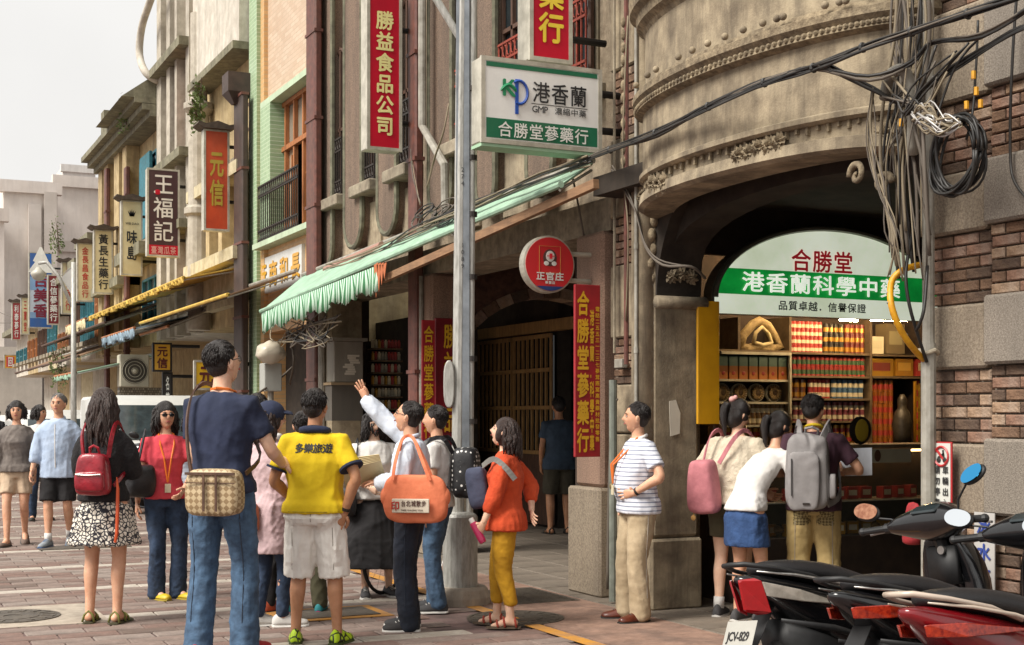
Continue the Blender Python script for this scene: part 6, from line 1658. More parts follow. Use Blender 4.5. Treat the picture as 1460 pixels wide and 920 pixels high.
def hand_mesh(b, w_, d, nrm, curl=.5, thumb=1, spread=.1, sc_=1.0):
    """w_ wrist, d direction of the hand, nrm palm normal, thumb: +1 / -1 side"""
    d = Vector(d).normalized(); nrm = Vector(nrm); nrm = (nrm - d * nrm.dot(d)).normalized(); s_ = d.cross(nrm) * thumb
    def sec(c, hw_, ht):
        return [c + s_ * (hw_ * math.cos(a)) + nrm * (ht * math.sin(a)) for a in [i * PI / 5 for i in range(10)]]
    w_ = Vector(w_)
    b.loft([sec(w_ - d * .02, .026 * sc_, .019 * sc_), sec(w_ + d * .01, .027 * sc_, .017 * sc_), sec(w_ + d * .04 * sc_, .037 * sc_, .015 * sc_), sec(w_ + d * .08 * sc_, .041 * sc_, .013 * sc_), sec(w_ + d * .092 * sc_, .036 * sc_, .009 * sc_)])
    for i, (off, L, r) in enumerate(((.030, .070, .0085), (.011, .078, .0088), (-.009, .073, .0085), (-.028, .058, .0075))):
        p = w_ + d * .080 * sc_ + s_ * (off * sc_); dd = (d + s_ * spread * (off * 25)).normalized(); pts = [p - d * .012]; a = 0
        for k, f in enumerate((.45, .32, .25)):
            a += curl * (.75 + .12 * i) * (1.0 if k else .8)
            v = dd * math.cos(a) + nrm * math.sin(a); pts.append(pts[-1] + v * (L * f + (.012 if k == 0 else 0)) * sc_)
        b.tube(pts + [pts[-1] + (pts[-1] - pts[-2]).normalized() * .005], [r * sc_, r * sc_, r * .93 * sc_, r * .8 * sc_, r * .35 * sc_], 7)
    p = w_ + d * .022 * sc_ + s_ * .024 * sc_
    q1 = p + (d * .55 + s_ * .75 + nrm * .25).normalized() * .036 * sc_; q2 = q1 + (d * .85 + s_ * .35 + nrm * (.3 + curl * .3)).normalized() * .03 * sc_; q3 = q2 + (d * .9 + s_ * .05 + nrm * (.35 + curl * .4)).normalized() * .024 * sc_
    b.tube([p, q1, q2, q3, q3 + (q3 - q2) * .2], [.013 * sc_, .0115 * sc_, .010 * sc_, .0085 * sc_, .004 * sc_], 8)

SKIN = {k: mat('skin_' + k, a, b_, rough=.5, scale=9, spec=.4, bump=.04, bscale=300) for k, a, b_ in
        (('light', '#e3bda3', '#d4a78c'), ('mid', '#d6a78a', '#c59173'), ('tan', '#bd8a69', '#a87757'))}
for m_ in SKIN.values():
    m_.node_tree.nodes['Principled BSDF'].inputs['Subsurface Weight'].default_value = .12
    m_.node_tree.nodes['Principled BSDF'].inputs['Subsurface Radius'].default_value = (.01, .004, .002)
m_hair = mat('black_hair', '#221814', '#120d0b', rough=.42, scale=30, stretch=(6, 6, .5), bump=.5, bscale=90, spec=.5)
m_hairb = mat('dark_brown_hair', '#3c2820', '#1f1512', rough=.4, scale=30, stretch=(6, 6, .5), bump=.5, bscale=90, spec=.5)
m_hairg = mat('grey_hair', '#7f7b77', '#55514e', rough=.55, scale=60, bump=.5, bscale=120)
m_eyew = flat('eye_white', '#d8d2cc', rough=.3); m_iris = flat('eye_dark', '#1c120e', rough=.2); m_lip = flat('lip', '#a85a54', rough=.45); m_lens = flat('dark_lens', '#0c0b0c', rough=.1)
def cloth(name, c1, c2=None, bump=.25, bs=14, rough=.9, **k):
    if c2 is None: c2 = tuple(v * .82 for v in hx(c1))
    if name in MATS: return MATS[name]
    m = mat(name, c1, c2, rough=rough, scale=k.pop('scale', 5), bump=bump, bscale=bs, **k)
    n = m.node_tree; b = n.nodes['Principled BSDF']; tc = n.nodes.new('ShaderNodeTexCoord'); mp = n.nodes.new('ShaderNodeMapping'); mp.inputs['Rotation'].default_value = (.3, .5, .2); mp.inputs['Scale'].default_value = (1, 1, .65)
    z = n.nodes.new('ShaderNodeTexNoise'); z.noise_type = 'RIDGED_MULTIFRACTAL'; z.normalize = True; z.inputs['Scale'].default_value = 5.5; z.inputs['Detail'].default_value = 2.5; z.inputs['Distortion'].default_value = .7
    bp = n.nodes.new('ShaderNodeBump'); bp.inputs['Strength'].default_value = .9; bp.inputs['Distance'].default_value = .035
    n.links.new(tc.outputs['Object'], mp.inputs[0]); n.links.new(mp.outputs[0], z.inputs['Vector']); n.links.new(z.outputs[0], bp.inputs['Height'])
    if b.inputs['Normal'].links: n.links.new(b.inputs['Normal'].links[0].from_socket, bp.inputs['Normal'])
    n.links.new(bp.outputs[0], b.inputs['Normal']); return m
class Person: pass
def person(label, px, fy_, hy, phi, spec):
    S_ = spec.get; Yd = HC * F / (fy_ - PY0); x, y = cw(px, Yd)
    if 'Y' in spec: Yd = spec['Y']; x, y = cw(px, Yd)
    Hh = S_('H') or ((fy_ - hy) * Yd / F); g = Hh / 1.7
    t = thing('person', label, 'person', (x, y, 0), rz=-YAW - R(phi))
    t.scale = (g, g, g)
    P = Person(); P.root = t; P.g = g; P.rz = -YAW - R(phi); P.loc = Vector((x, y, 0))
    fem = S_('fem', False); bw = S_('w', .94 if fem else 1.03); belly = S_('belly', 0.0); fat = S_('fat', 1.0)
    lx, ly = S_('lean', (0, 0)); sx_, sy_ = S_('sway', (0, 0)); tw = R(S_('twist', 0))
    pel = Vector((sx_, sy_, .90)); drop = S_('drop', 0); pel.z -= drop
    hips = {s: pel + Vector((s * .088 * (1.04 if fem else 1), 0, -.03)) for s in (-1, 1)}
    feet = {1: Vector((*S_('fr', (.11, 0)), 0)) if len(S_('fr', (.11, 0))) == 2 else Vector(S_('fr')), -1: Vector((*S_('fl', (-.11, 0)), 0)) if len(S_('fl', (-.11, 0))) == 2 else Vector(S_('fl'))}
    fyaw = {1: R(S_('fry', 12)), -1: R(S_('fly', -12))}
    ank = {s: feet[s] + Vector((0, -.0, .085)) for s in (-1, 1)}
    knee = {}
    for s in (-1, 1):
        fw = Vector((math.sin(fyaw[s]), math.cos(fyaw[s]), 0)); knee[s], _ = ik(hips[s], ank[s], .396, .394, fw + Vector((0, .6, 0)))
    # spine
    sv = Vector((math.cos(tw), -math.sin(tw), 0))
    def spine(f): return pel + Vector((lx * f, ly * f * (.35 + .65 * f), .50 * f * (1 - .12 * (lx * lx + ly * ly) * 6)))
    chest = spine(.62); shc = spine(.93); nk = spine(1.03); fdir = Vector((0, 0, 1)).cross(sv)
    sh = {s: shc + sv * (s * .160 * bw) + Vector((0, 0, -.020)) + fdir * -.005 for s in (-1, 1)}
    hd_off = S_('head', (0, .02)); hc = nk + Vector((hd_off[0], hd_off[1] + .005, .17))
    hc.z += (1.7 - .118 - .008) - hc.z if S_('fixhead', True) and abs(ly) < .12 else 0
    arms = {}
    for s, key in ((1, 'ar'), (-1, 'al')):
        tgt, hint = S_(key, ((s * .22, .06, .80), (s * .12, -1, -.1))); el, wr_ = ik(sh[s], tgt, .275, .25, hint); arms[s] = (el, wr_)
    P.sh, P.arms, P.hc, P.pel, P.shc, P.chest, P.sv, P.fdir, P.spine, P.nk = sh, arms, hc, pel, shc, chest, sv, fdir, spine, nk
    skin = SKIN[S_('skin', 'mid')]
    # ---- body
    def tor(b, grow=0.0, zb_=0.0, top=True, ex=1.0, hemz=None):
        R_ = []
        fw_ = lambda f: [(0.0, .158 if not fem else .165, .108), (.12, .150 if not fem else .152, .105), (.28, .138 if not fem else .122, .098), (.45, .148 if not fem else .135, .104), (.62, .162 if not fem else .145, .110 + (.018 if fem else 0)), (.78, .165 if not fem else .146, .100), (.90, .150 if not fem else .132, .082), (.97, .105, .068), (1.03, .062, .056)]
        for f, a, d in fw_(0):
            if hemz is not None and pel.z + .5 * f < hemz: continue
            bl = belly * math.exp(-((f - .3) / .25) ** 2); c = spine(f) + fdir * (bl * .5 + (.006 if fem and .5 < f < .7 else 0))
            R_.append((c, (a * bw * (fat if f < .7 else 1) + grow), (d * (fat if f < .75 else 1) + bl * .5 + grow), sv if f > .4 else sv.lerp(Vector((1, 0, 0)), 1 - f / .4)))
        if hemz is not None:
            c0, a0, d0, s0 = R_[0]; dz = pel.z - hemz
            g2 = .010 + .006 * ex; R_ = [(pel + Vector((0, 0, -max(dz, .02))), max(a0, .170 * bw * fat) + g2, max(d0, .122 * fat) + g2, s0), (pel + Vector((0, 0, -dz * .4)), max(a0, .17 * bw * fat) + g2, max(d0, .120 * fat) + g2, s0), (spine(.06), a0 + .012, d0 + .012, s0)] + R_[1:]
        else: R_ = [(pel + Vector((0, 0, -.10)), .12 * bw, .09, (1, 0, 0))] + R_
        ring_stack(b, R_ if top else R_[:-1] + [(spine(1.0), .084 + grow * .3, .070 + grow * .3, sv), (spine(1.03), .068 + grow * .3, .060 + grow * .3, sv)])
    b = MB(); tor(b)
    b.tube([nk - Z_ * .03, nk.lerp(hc, .45) - Z_ * .0, hc - Z_ * .04], [.056, .050 if not fem else .045, .052], 12)
    for s in (-1, 1):
        el, wr_ = arms[s]
        limb(b, [sh[s] + sv * (-s * .03), sh[s].lerp(el, .35), el, el.lerp(wr_, .3), wr_], [.050 * bw, .043 * bw * fat, .037, .038 * fat, .026], 12)
        limb(b, [hips[s], hips[s].lerp(knee[s], .5), knee[s], knee[s].lerp(ank[s], .32) - Vector((0, .012, 0)), knee[s].lerp(ank[s], .75), ank[s] - Z_ * .02], [v * (.86 if (S_('bottom') or {}).get('kind') == 'trousers' and i < 4 else 1) for i, v in enumerate((.082 * fat, .070 * fat, .052, .055 * (1 if not fem else .95), .038, .034))], 12)
        fw = Vector((math.sin(fyaw[s]), math.cos(fyaw[s]), 0)); a0 = ank[s]
        if feet[s].z > 0.01: fw = (fw - Z_ * S_('toe', .5)).normalized()
        limb(b, [a0 - fw * .035 - Z_ * .045, a0 + fw * .03 - Z_ * .035, a0 + fw * .10 - Z_ * .058, a0 + fw * .155 - Z_ * .068], [.032, .036, .030, .018], 10)
    body = remesh(b, 'body', skin, t, .0125, 5)
    hv, hf, HM = head_mesh(hc, R(S_('hyaw', 0)) + tw * .5, R(S_('hpitch', 0)), R(S_('htilt', 0)), fem)
    hb = MB()
    for s, key in ((1, 'hr'), (-1, 'hl')):
        el, wr_ = arms[s]; d = (wr_ - el).normalized()
        hd_, nr, cu = S_(key, (None, (-s, 0, 0), .45))[:3]
        hand_mesh(hb, wr_, hd_ or d, nr, cu, S_(key + 't', s * -1 if False else 1) if False else (1 if (Vector(hd_ or d).cross(Vector(nr))).dot(Vector(S_(key + 'th', (0, 1, 0)))) > 0 else -1), S_(key + 's', .1))
    PEND[-1] = (body, ('join', hv, hf, hb.v, hb.f))
    P.HM = HM
    # face features
    if S_('face', True):
        for s in (-1, 1):
            e = MB(); e.ball((s * .030, .074, .008), .0125, 10, 6, (1.15, .5, .55)); e.v = [tuple(HM @ Vector(v)) for v in e.v]; o = e.build('eye', m_eyew, t, smooth=True)
            q = MB(); q.ball((s * .030, .0795, .008), .0065, 8, 5, (1, .5, 1)); q.v = [tuple(HM @ Vector(v)) for v in q.v]; q.build('iris', m_iris, o, smooth=True)
            q = MB(); q.tube([HM @ Vector(v) for v in ((s * .014, .083, .026), (s * .030, .083, .031), (s * .046, .072, .026))], [.0025, .0035, .0015], 5); q.build('eyebrow', m_hair, t)
            q = MB(); q.tube([HM @ Vector(v) for v in ((s * .016, .079, .011), (s * .030, .0815, .0155), (s * .044, .073, .010))], .0018, 4); q.build('eyelid', m_iris, t)
        q = MB(); q.ball((0, .087, -.050), .02, 12, 6, (1.05, .28, .34)); q.v = [tuple(HM @ Vector(v)) for v in q.v]; q.build('lips', m_lip, t, smooth=True)
        q = MB(); q.tube([HM @ Vector(v) for v in ((-.018, .088, -.050), (0, .0935, -.049), (.018, .088, -.050))], .0014, 4); q.build('mouth_line', flat('mouth_dark', '#4a211d'), t)
    # ---- hair
    hm = {'black': m_hair, 'brown': m_hairb, 'grey': m_hairg}[S_('hair', 'black')]; style = S_('style', 'short'); rr = random.Random(S_('seed', 1))
    b = MB(); hl = S_('hairlen', .25)
    b.ball((0, -.021, .033), .0885, 20, 16, (.92, 1.04, 1.04)) if style in ('short', 'cap') else b.ball((0, -.017, .034), .0925, 20, 16, (.92, 1.04, 1.05))
    b.ball((0, -.040, -.002), .075, 16, 12, (.98, .85, 1.05))
    if style in ('long', 'bob', 'pony', 'mid'):
        b.ball((0, -.03, -.02), .088, 16, 12, (1.0, .85, 1.15))
        for s in (-1, 1): b.ball((s * .066, .012, -.01), .040, 10, 8, (.55, 1.0, 1.9 if style != 'pony' else .8))
    cap = [Vector(v) for v in b.v]
    b.v = [tuple(HM @ v) for v in cap]
    if style in ('long', 'bob', 'mid'):
        L_ = {'long': hl, 'bob': .06, 'mid': .15}[style]
        R_ = []; back = Vector((0, -1, 0)); bk = (HM.to_3x3() @ Vector((0, -1, 0))); bk.z = 0; bk.normalize(); svh = HM.to_3x3() @ Vector((1, 0, 0))
        top = HM @ Vector((0, -.035, 0))
        for f in (0, .15, .35, .6, .85, 1):
            wv_ = .010 * math.sin(f * 9); zz = -L_ * f - .02; c = top + bk * (.012 + .035 * f * (1 if style == 'long' else .2)) + Z_ * zz
            R_.append((c, (.088 + .018 * math.sin(f * PI) + wv_) * (1 - .35 * max(0, f - .6)) * (1.1 if style == 'long' else 1), .055 * (1 - .45 * f) + .006, svh))
        ring_stack(b, R_, 16, 2)
    if style == 'pony':
        a0 = HM @ Vector((0, -.10, .02)); bk = (HM.to_3x3() @ Vector((0, -1, 0)))
        limb(b, [a0 - bk * .02, a0 + bk * .04, a0 + bk * .065 - Z_ * .09, a0 + bk * .05 - Z_ * .24], [.02, .03, .034, .010], 10)
    # strand locks break the outline
    for i in range(S_('locks', 320)):
        a = rr.uniform(0, 2 * PI); el_ = rr.uniform(-.1, 1); z = el_; rad_ = math.sqrt(max(0, 1 - z * z)); dv = Vector((rad_ * math.sin(a), rad_ * math.cos(a), z))
        front = dv.y > .35
        if dv.y > .15 and z < .5: continue
        if front and z < .62: continue
        p = Vector((dv.x * .081, dv.y * .091 - .022, dv.z * .092 + .030))
        if style == 'short' or style == 'cap':
            d = Vector((rr.uniform(-.15, .15) + dv.x * .2, .55 if z > .6 and dv.y > -.3 else -.15, -1.0 if z < .6 else -.2)); d = (d - dv * d.dot(dv)).normalized(); Ls = rr.uniform(.03, .05)
            pts = [p - dv * .006, p + d * Ls * .5 + dv * .001, p + d * Ls - dv * .004]
            b.tube([HM @ q for q in pts], [.0035, .0032, .001], 4)
        elif style in ('long', 'mid', 'bob'):
            Ls = rr.uniform(.7, 1.05) * ({'long': hl, 'mid': .15, 'bob': .06}[style] + .08)
            if front: continue
            dn = Vector((dv.x, dv.y, 0)).normalized() if rad_ > .1 else Vector((0, -1, 0)); ph = rr.uniform(0, 6)
            q0 = HM @ p; dnw = HM.to_3x3() @ dn; pts = [q0]
            for k in range(1, 7):
                f = k / 6; pts.append(q0 + dnw * (.022 * math.sin(min(1, f * 1.5) * PI / 2) + .010 * math.sin(f * 9 + ph)) + svh * (.012 * math.sin(f * 8 + ph * 2)) + bk * (.03 * f if style == 'long' else 0) - Z_ * (Ls * f))
            b.tube(pts, [.010, .012, .012, .011, .010, .008, .003], 5)
    b.build('hair', hm, t, smooth=True, sub=0)
    # ---- upper garment
    top = S_('top')
    if top:
        m_, sleeve, hemz = top['m'], top.get('sleeve', 'short'), top.get('hem', .84); gw = top.get('loose', .016)
        b = MB(); tor(b, gw, hemz=hemz, top=False, ex=top.get('flare', 1.0))
        for s in (-1, 1):
            el, wr_ = arms[s]
            r0 = .056 * bw + gw * .35
            if sleeve == 'short':
                e = sh[s].lerp(el, top.get('slen', .62)); b.tube([sh[s] - sv * (s * .06), sh[s] + sv * (s * .01), sh[s].lerp(e, .5), e], [r0 * .95, r0, (.052 + gw * .5) * fat, (.052 + gw * .6) * fat], 14)
            elif sleeve in ('long', 'three'):
                en = wr_ if sleeve == 'long' else el.lerp(wr_, .55)
                limb(b, [sh[s] - sv * (s * .04), sh[s].lerp(el, .4), el, el.lerp(en, .5), en], [r0 * .95, .050 + gw, .046 + gw, .043 + gw, .036 + gw * .8], 14)
            else: b.ball(sh[s] - sv * (s * .02), r0 * .9, 10, 8)
        g_ = remesh(b, top.get('name', 'shirt'), m_, t, .0125, 3, (top.get('amp', .010), top.get('freq', 30), hash(label) % 1000, .7)); P.shirt = g_
        if top.get('collar'):
            q = MB(); q.tube([nk + sv * (.062 * math.cos(a)) + fdir * (.058 * math.sin(a)) + Z_ * (.005 - .02 * math.sin(a)) for a in [i * PI / 9 for i in range(19)]], .014, 6); q.build('collar', top.get('cm', m_), t, smooth=True)
    bot = S_('bottom')
    if bot:
        m_ = bot['m']; k = bot['kind']; b = MB(); gl = bot.get('loose', .012); wz = bot.get('waist', .97)
        R_ = [(pel + Vector((0, 0, -.11)), .128 * fat + gl, .095 * fat + gl, (1, 0, 0)), (pel + Vector((0, -.004, -.05)), .164 * bw * fat + gl * .6, .115 * fat + gl * .7, (1, 0, 0)), (pel, .156 * bw * fat + gl * .2, .108 * fat + gl * .2, (1, 0, 0)), (spine((wz - .90) / .5), (.150 if wz < .98 else .16) * bw * fat, .102 * fat, (1, 0, 0))]
        if k == 'skirt':
            zl = bot['len']; fl_ = bot.get('flare', .06); mid = (hips[1] + hips[-1]) / 2; fm = (knee[1] + knee[-1]) / 2
            lo = Vector((mid.x * .5 + fm.x * .5, mid.y * .5 + fm.y * .5, 0))
            R2 = []
            for f in (1, .8, .6, .4, .2): 
                c = pel.lerp(lo, f * .6); c.z = pel.z + (zl - pel.z) * f; R2.append((c, .168 * fat + gl + fl_ * f, .125 * fat + gl + fl_ * f, (1, 0, 0)))
            ring_stack(b, R2 + R_[2:], 28, 2.1)
        else:
            ring_stack(b, R_)
            for s in (-1, 1):
                K_, A_ = knee[s], ank[s]; H0 = hips[s]
                if k == 'shorts':
                    zl = bot['len']; f = min(1, (H0.z - zl) / max(.01, H0.z - K_.z)); e = H0.lerp(K_, f) if zl > K_.z else K_.lerp(A_, (K_.z - zl) / .4)
                    pp = [H0 + Z_ * .02, H0.lerp(e, .45), e] if zl > K_.z else [H0 + Z_ * .02, H0.lerp(K_, .6), e]
                    b.tube(pp, [.084 * fat + gl * .6, .078 * fat + gl * .8, .066 * fat + gl * 1.1], 16)
                else:
                    le = bot.get('end', .06); wd_ = bot.get('cut', .062); e = A_ + Z_ * (le - .085)
                    if le > .2: e = K_.lerp(A_, 1 - (le - .085) / max(.05, K_.z - .085)); 
                    limb(b, [H0 + Z_ * .01, H0.lerp(K_, .5), K_, K_.lerp(e, .5), e], [.088 * fat + gl, .080 * fat + gl, .062 + gl, (.058 + wd_) / 2 + gl * .6, wd_], 16)
        P.bot = remesh(b, bot.get('name', 'skirt' if k == 'skirt' else k), m_, t, .0125, 3, (bot.get('amp', .012), bot.get('freq', 26), (hash(label) + 7) % 1000, .45 if k != 'trousers' else .9))
    # ---- shoes
    shs = S_('shoes')
    if shs:
        m_, sm_2, kind = shs
        for s in (-1, 1):
            fw = Vector((math.sin(fyaw[s]), math.cos(fyaw[s]), 0)); a0 = ank[s]; 
            if feet[s].z > 0.01: fw = (fw - Z_ * S_('toe', .5)).normalized()
            sd_ = fw.cross(Z_).normalized(); up = sd_.cross(fw); base = a0 - up * .085
            def secp(yo, hw_, h0, h1): return [base + fw * yo + sd_ * (hw_ * math.cos(a)) + up * (h0 + (h1 - h0) * max(0, math.sin(a)) if math.sin(a) > 0 else h0) for a in [i * PI / 6 for i in range(7)] + [PI * 1.25, PI * 1.75]]
            prof = [(-.080, .022, .06), (-.066, .036, .085), (-.03, .042, .112 if kind != 'flat' else .06), (.02, .043, .108 if kind != 'flat' else .045), (.07, .049, .084 if kind != 'flat' else .045), (.12, .052, .064), (.17, .044, .056), (.20, .024, .042)]
            b = MB()
            if kind != 'sandal':
                b.loft([secp(yo, hw_, .014, h) for yo, hw_, h in prof]); sho = b.build('shoe', m_, t, smooth=True, sub=1)
                q = MB(); q.loft([secp(yo, hw_ + .004, .0, .022) for yo, hw_, h in prof]); q.build('sole', sm_2, sho, smooth=False)
                if kind == 'sneaker':
                    q = MB()
                    for k_ in range(4): yy = .03 + k_ * .022; q.tube([base + fw * yy + sd_ * .02 + up * (.092 - .009 * k_), base + fw * (yy + .006) + up * (.099 - .009 * k_), base + fw * yy - sd_ * .02 + up * (.092 - .009 * k_)], .0035, 4)
                    q.build('lace', sm_2, sho)
            else:
                q = MB(); q.loft([secp(yo, hw_ + .003, .0, .016) for yo, hw_, h in prof]); sho = q.build('sandal', sm_2, t)
                q = MB()
                for yy, hh in ((.10, .048), (.045, .075), (-.045, .075)):
                    q.tube([base + fw * yy + sd_ * .042 + up * .01, base + fw * (yy + .01) + sd_ * .03 + up * hh * .8, base + fw * (yy + .015) + up * (hh + .012), base + fw * (yy + .01) - sd_ * .03 + up * hh * .8, base + fw * yy - sd_ * .042 + up * .01], .009, 6)
                q.build('strap', m_, sho, smooth=True)
            if S_('socks') and kind != 'sandal':
                q = MB(); q.tube([a0 - Z_ * .02, a0 + (knee[s] - a0).normalized() * .07], [.041, .042], 12); q.build('sock', S_('socks'), t, smooth=True)
    if S_('lanyard'):
        m_ = S_('lanyard'); f0 = fdir; zc_ = S_('lany', .30); q = MB()
        base_ = spine(.93 - zc_ / .5)
        dep_ = .125 + belly * .6 + S_('lanyd', 0)
        for s in (-1, 1): q.tube([nk + sv * (s * .05) - f0 * .02 + Z_ * .012, nk + sv * (s * .062) + f0 * .04 + Z_ * .0, shc + sv * (s * .058) + f0 * .105 - Z_ * .04, spine(.62) + sv * (s * .03) + f0 * (dep_ + .018), base_ + f0 * (dep_ + .012)], .008, 5)
        q.tube([nk + sv * .05 - f0 * .02 + Z_ * .012, nk - f0 * .062 + Z_ * .018, nk - sv * .05 - f0 * .02 + Z_ * .012], .009, 5)
        o = q.build('lanyard', m_, t); q = MB(); q.cbox(base_ + f0 * (dep_ + .016) - Z_ * .05, (.05, .008, .075), Matrix.Rotation(-tw, 3, 'Z')); q.build('badge', m_whitelab, o)
    if S_('glasses') or S_('sun'):
        q = MB(); lens = MB(); r_ = .019
        for s in (-1, 1):
            pr = [HM @ Vector((s * .030 + (r_ * 1.15) * math.cos(a), .090 - .012 * abs(math.cos(a)) * (1 if s * math.cos(a) > 0 else .2), .006 + r_ * .8 * math.sin(a))) for a in [i * PI / 6 for i in range(13)]]
            q.tube(pr, .0018, 4); q.tube([HM @ Vector(v) for v in ((s * .052, .080, .010), (s * .074, .04, .012), (s * .078, -.01, .008))], .002, 4)
            if S_('sun'): lens.prism([p for p in pr[:-1]], (HM.to_3x3() @ Vector((0, .003, 0))))
        q.tube([HM @ Vector(v) for v in ((-.010, .092, .010), (0, .095, .012), (.010, .092, .010))], .002, 4)
        o = q.build('glasses' if not S_('sun') else 'sunglasses', m_iris, t)
        if S_('sun'): lens.build('lens', m_lens, o)
    return P
def at_person(P, name, label, cat, off=(0, 0, 0)):
    """a thing carried by a person: built in the person's own frame (1.7 m tall units)"""
    t = thing(name, label, cat, P.loc, rz=P.rz); t.scale = (P.g,) * 3
    off = Vector(off); t['ox'] = tuple(off); del t['ox']
    return t
def strap(P, t, pts, w_=.018, th=.006, m=None, name='strap', sm=4):
    p, _ = smooth_pts(pts, [1] * len(pts), sm); b = MB(); rings = []
    for i, q in enumerate(p):
        d = (p[min(i + 1, len(p) - 1)] - p[max(0, i - 1)]).normalized(); c = P.pel.copy(); c.z = q.z; n_ = (q - c); n_ = (n_ - d * n_.dot(d)); n_ = n_.normalized() if n_.length > 1e-4 else Vector((0, 1, 0)); s_ = d.cross(n_)
        rings.append([q + s_ * w_ + n_ * th, q - s_ * w_ + n_ * th, q - s_ * w_ - n_ * th, q + s_ * w_ - n_ * th])
    b.loft(rings); return b.build(name, m, t, smooth=False)
def soft_box(c, sz, n=10, puff=.15, taper=0.0, rot=None):
    """rounded bag body"""
    b = MB(); rings = []
    m = 12
    for i in range(m + 1):
        a = -PI / 2 + PI * i / m; z = math.copysign(abs(math.sin(a)) ** .45, math.sin(a)); q = max(.12, abs(math.cos(a)) ** .35) if i not in (0, m) else .1
        rg = []
        for k in range(20):
            ph = 2 * PI * k / 20; ca, sa = math.cos(ph), math.sin(ph); x_ = math.copysign(abs(ca) ** .5, ca); y_ = math.copysign(abs(sa) ** .5, sa)
            rg.append(Vector((x_ * sz[0] / 2 * q * (1 - taper * (z + 1) / 2), y_ * sz[1] / 2 * q * (1 + puff * (1 - z * z)), z * sz[2] / 2)))
        rings.append(rg)
    b.loft(rings)
    M = (rot.to_4x4() if rot else Matrix()); b.v = [tuple(M @ (Vector(v) * (1 + .07 * noise.noise((Vector(v) + Vector(c)) * 11))) + Vector(c)) for v in b.v]
    return b
def finish_people():
    bpy.context.view_layer.update(); dg = bpy.context.evaluated_depsgraph_get()
    done = []
    for o, wr in PEND:
        me = bpy.data.meshes.new_from_object(o.evaluated_get(dg)); done.append((o, wr, me))
    for o, wr, me in done:
        mats_ = [m for m in o.data.materials]; o.modifiers.clear()
        if wr and wr[0] == 'join':
            _, hv, hf, bv, bf = wr
            vs = [tuple(v.co) for v in me.vertices]; fs = [tuple(p.vertices) for p in me.polygons]; n0 = len(vs)
            vs += [tuple(v) for v in hv]; fs += [tuple(i + n0 for i in f) for f in hf]; n1 = len(vs)
            vs += [tuple(v) for v in bv]; fs += [tuple(i + n1 for i in f) for f in bf]
            me = bpy.data.meshes.new('body'); me.from_pydata(vs, [], fs); me.materials.append(mats_[0])
        elif wr:
            amp, fr, seed, vert = wr; co = np.empty(len(me.vertices) * 3); me.vertices.foreach_get('co', co); co = co.reshape(-1, 3)
            no = np.empty(len(me.vertices) * 3); me.vertices.foreach_get('normal', no); no = no.reshape(-1, 3)
            co = co + no * wrinkle(co, amp, fr, seed, vert)[:, None]; me.vertices.foreach_set('co', co.ravel())
        me.polygons.foreach_set('use_smooth', [True] * len(me.polygons)); me.update(); o.data = me
def patch(obj, pts, nrm, name, m, lift=.005, n=5):
    """a sewn-on piece draped on the cloth: pts are four corners, nrm the side it lies on"""
    bv = BVHTree.FromPolygons([v.co.copy() for v in obj.data.vertices], [tuple(p.vertices) for p in obj.data.polygons])
    N = Vector(nrm).normalized(); a, b_, c, d = map(Vector, pts); g = []
    for i in range(n + 1):
        for j in range(n + 1):
            q = a.lerp(b_, i / n).lerp(d.lerp(c, i / n), j / n); h = bv.ray_cast(q + N * .5, -N, 1.0); e = 0 < i < n and 0 < j < n
            g.append((h[0] if h[0] is not None else q) + N * (lift if e else .0005))
    b = MB(); b.add(g, [(i * (n + 1) + j, (i + 1) * (n + 1) + j, (i + 1) * (n + 1) + j + 1, i * (n + 1) + j + 1) for i in range(n) for j in range(n)])
    return b.build(name, m, obj, smooth=False)
def seam(obj, pts, nrm, name, m, r=.0028):
    bv = BVHTree.FromPolygons([v.co.copy() for v in obj.data.vertices], [tuple(p.vertices) for p in obj.data.polygons]); N = Vector(nrm).normalized(); out = []
    P_ = [Vector(p) for p in pts]
    for i in range(len(P_) - 1):
        for k in range(8):
            q = P_[i].lerp(P_[i + 1], k / 8); h = bv.ray_cast(q + N * .5, -N, 1.0)
            if h[0] is not None: out.append(h[0] + N * .001)
    b = MB(); b.tube(out, r, 4); return b.build(name, m, obj)
def stick(obj, items, axis_y, O, Rv, Uv, name, m, lift=.004):
    """print lettering onto a garment: glyphs dropped on the cloth along the view axis of the back"""
    bv = BVHTree.FromPolygons([v.co.copy() for v in obj.data.vertices], [tuple(p.vertices) for p in obj.data.polygons])
    O, Rv, Uv = Vector(O), Vector(Rv).normalized(), Vector(Uv).normalized(); N = Rv.cross(Uv)
    b = MB()
    for it in items:
        vs, fs, _ = glyph(it[0], 0.0)
        for sx2, sy2 in ((0, 0), (it[5], 0), (0, it[5])):
            out = []
            for p in vs:
                q = O + Rv * (it[1] + (p[0] + sx2) * it[3]) + Uv * (it[2] + (p[1] + sy2) * it[4])
                h = bv.ray_cast(q + N * .5, -N, 1.0)
                out.append((h[0] if h[0] is not None else q) + N * (lift + .0003 * (sx2 > 0)))
            b.add(out, fs)
    return b.build(name, m, obj)
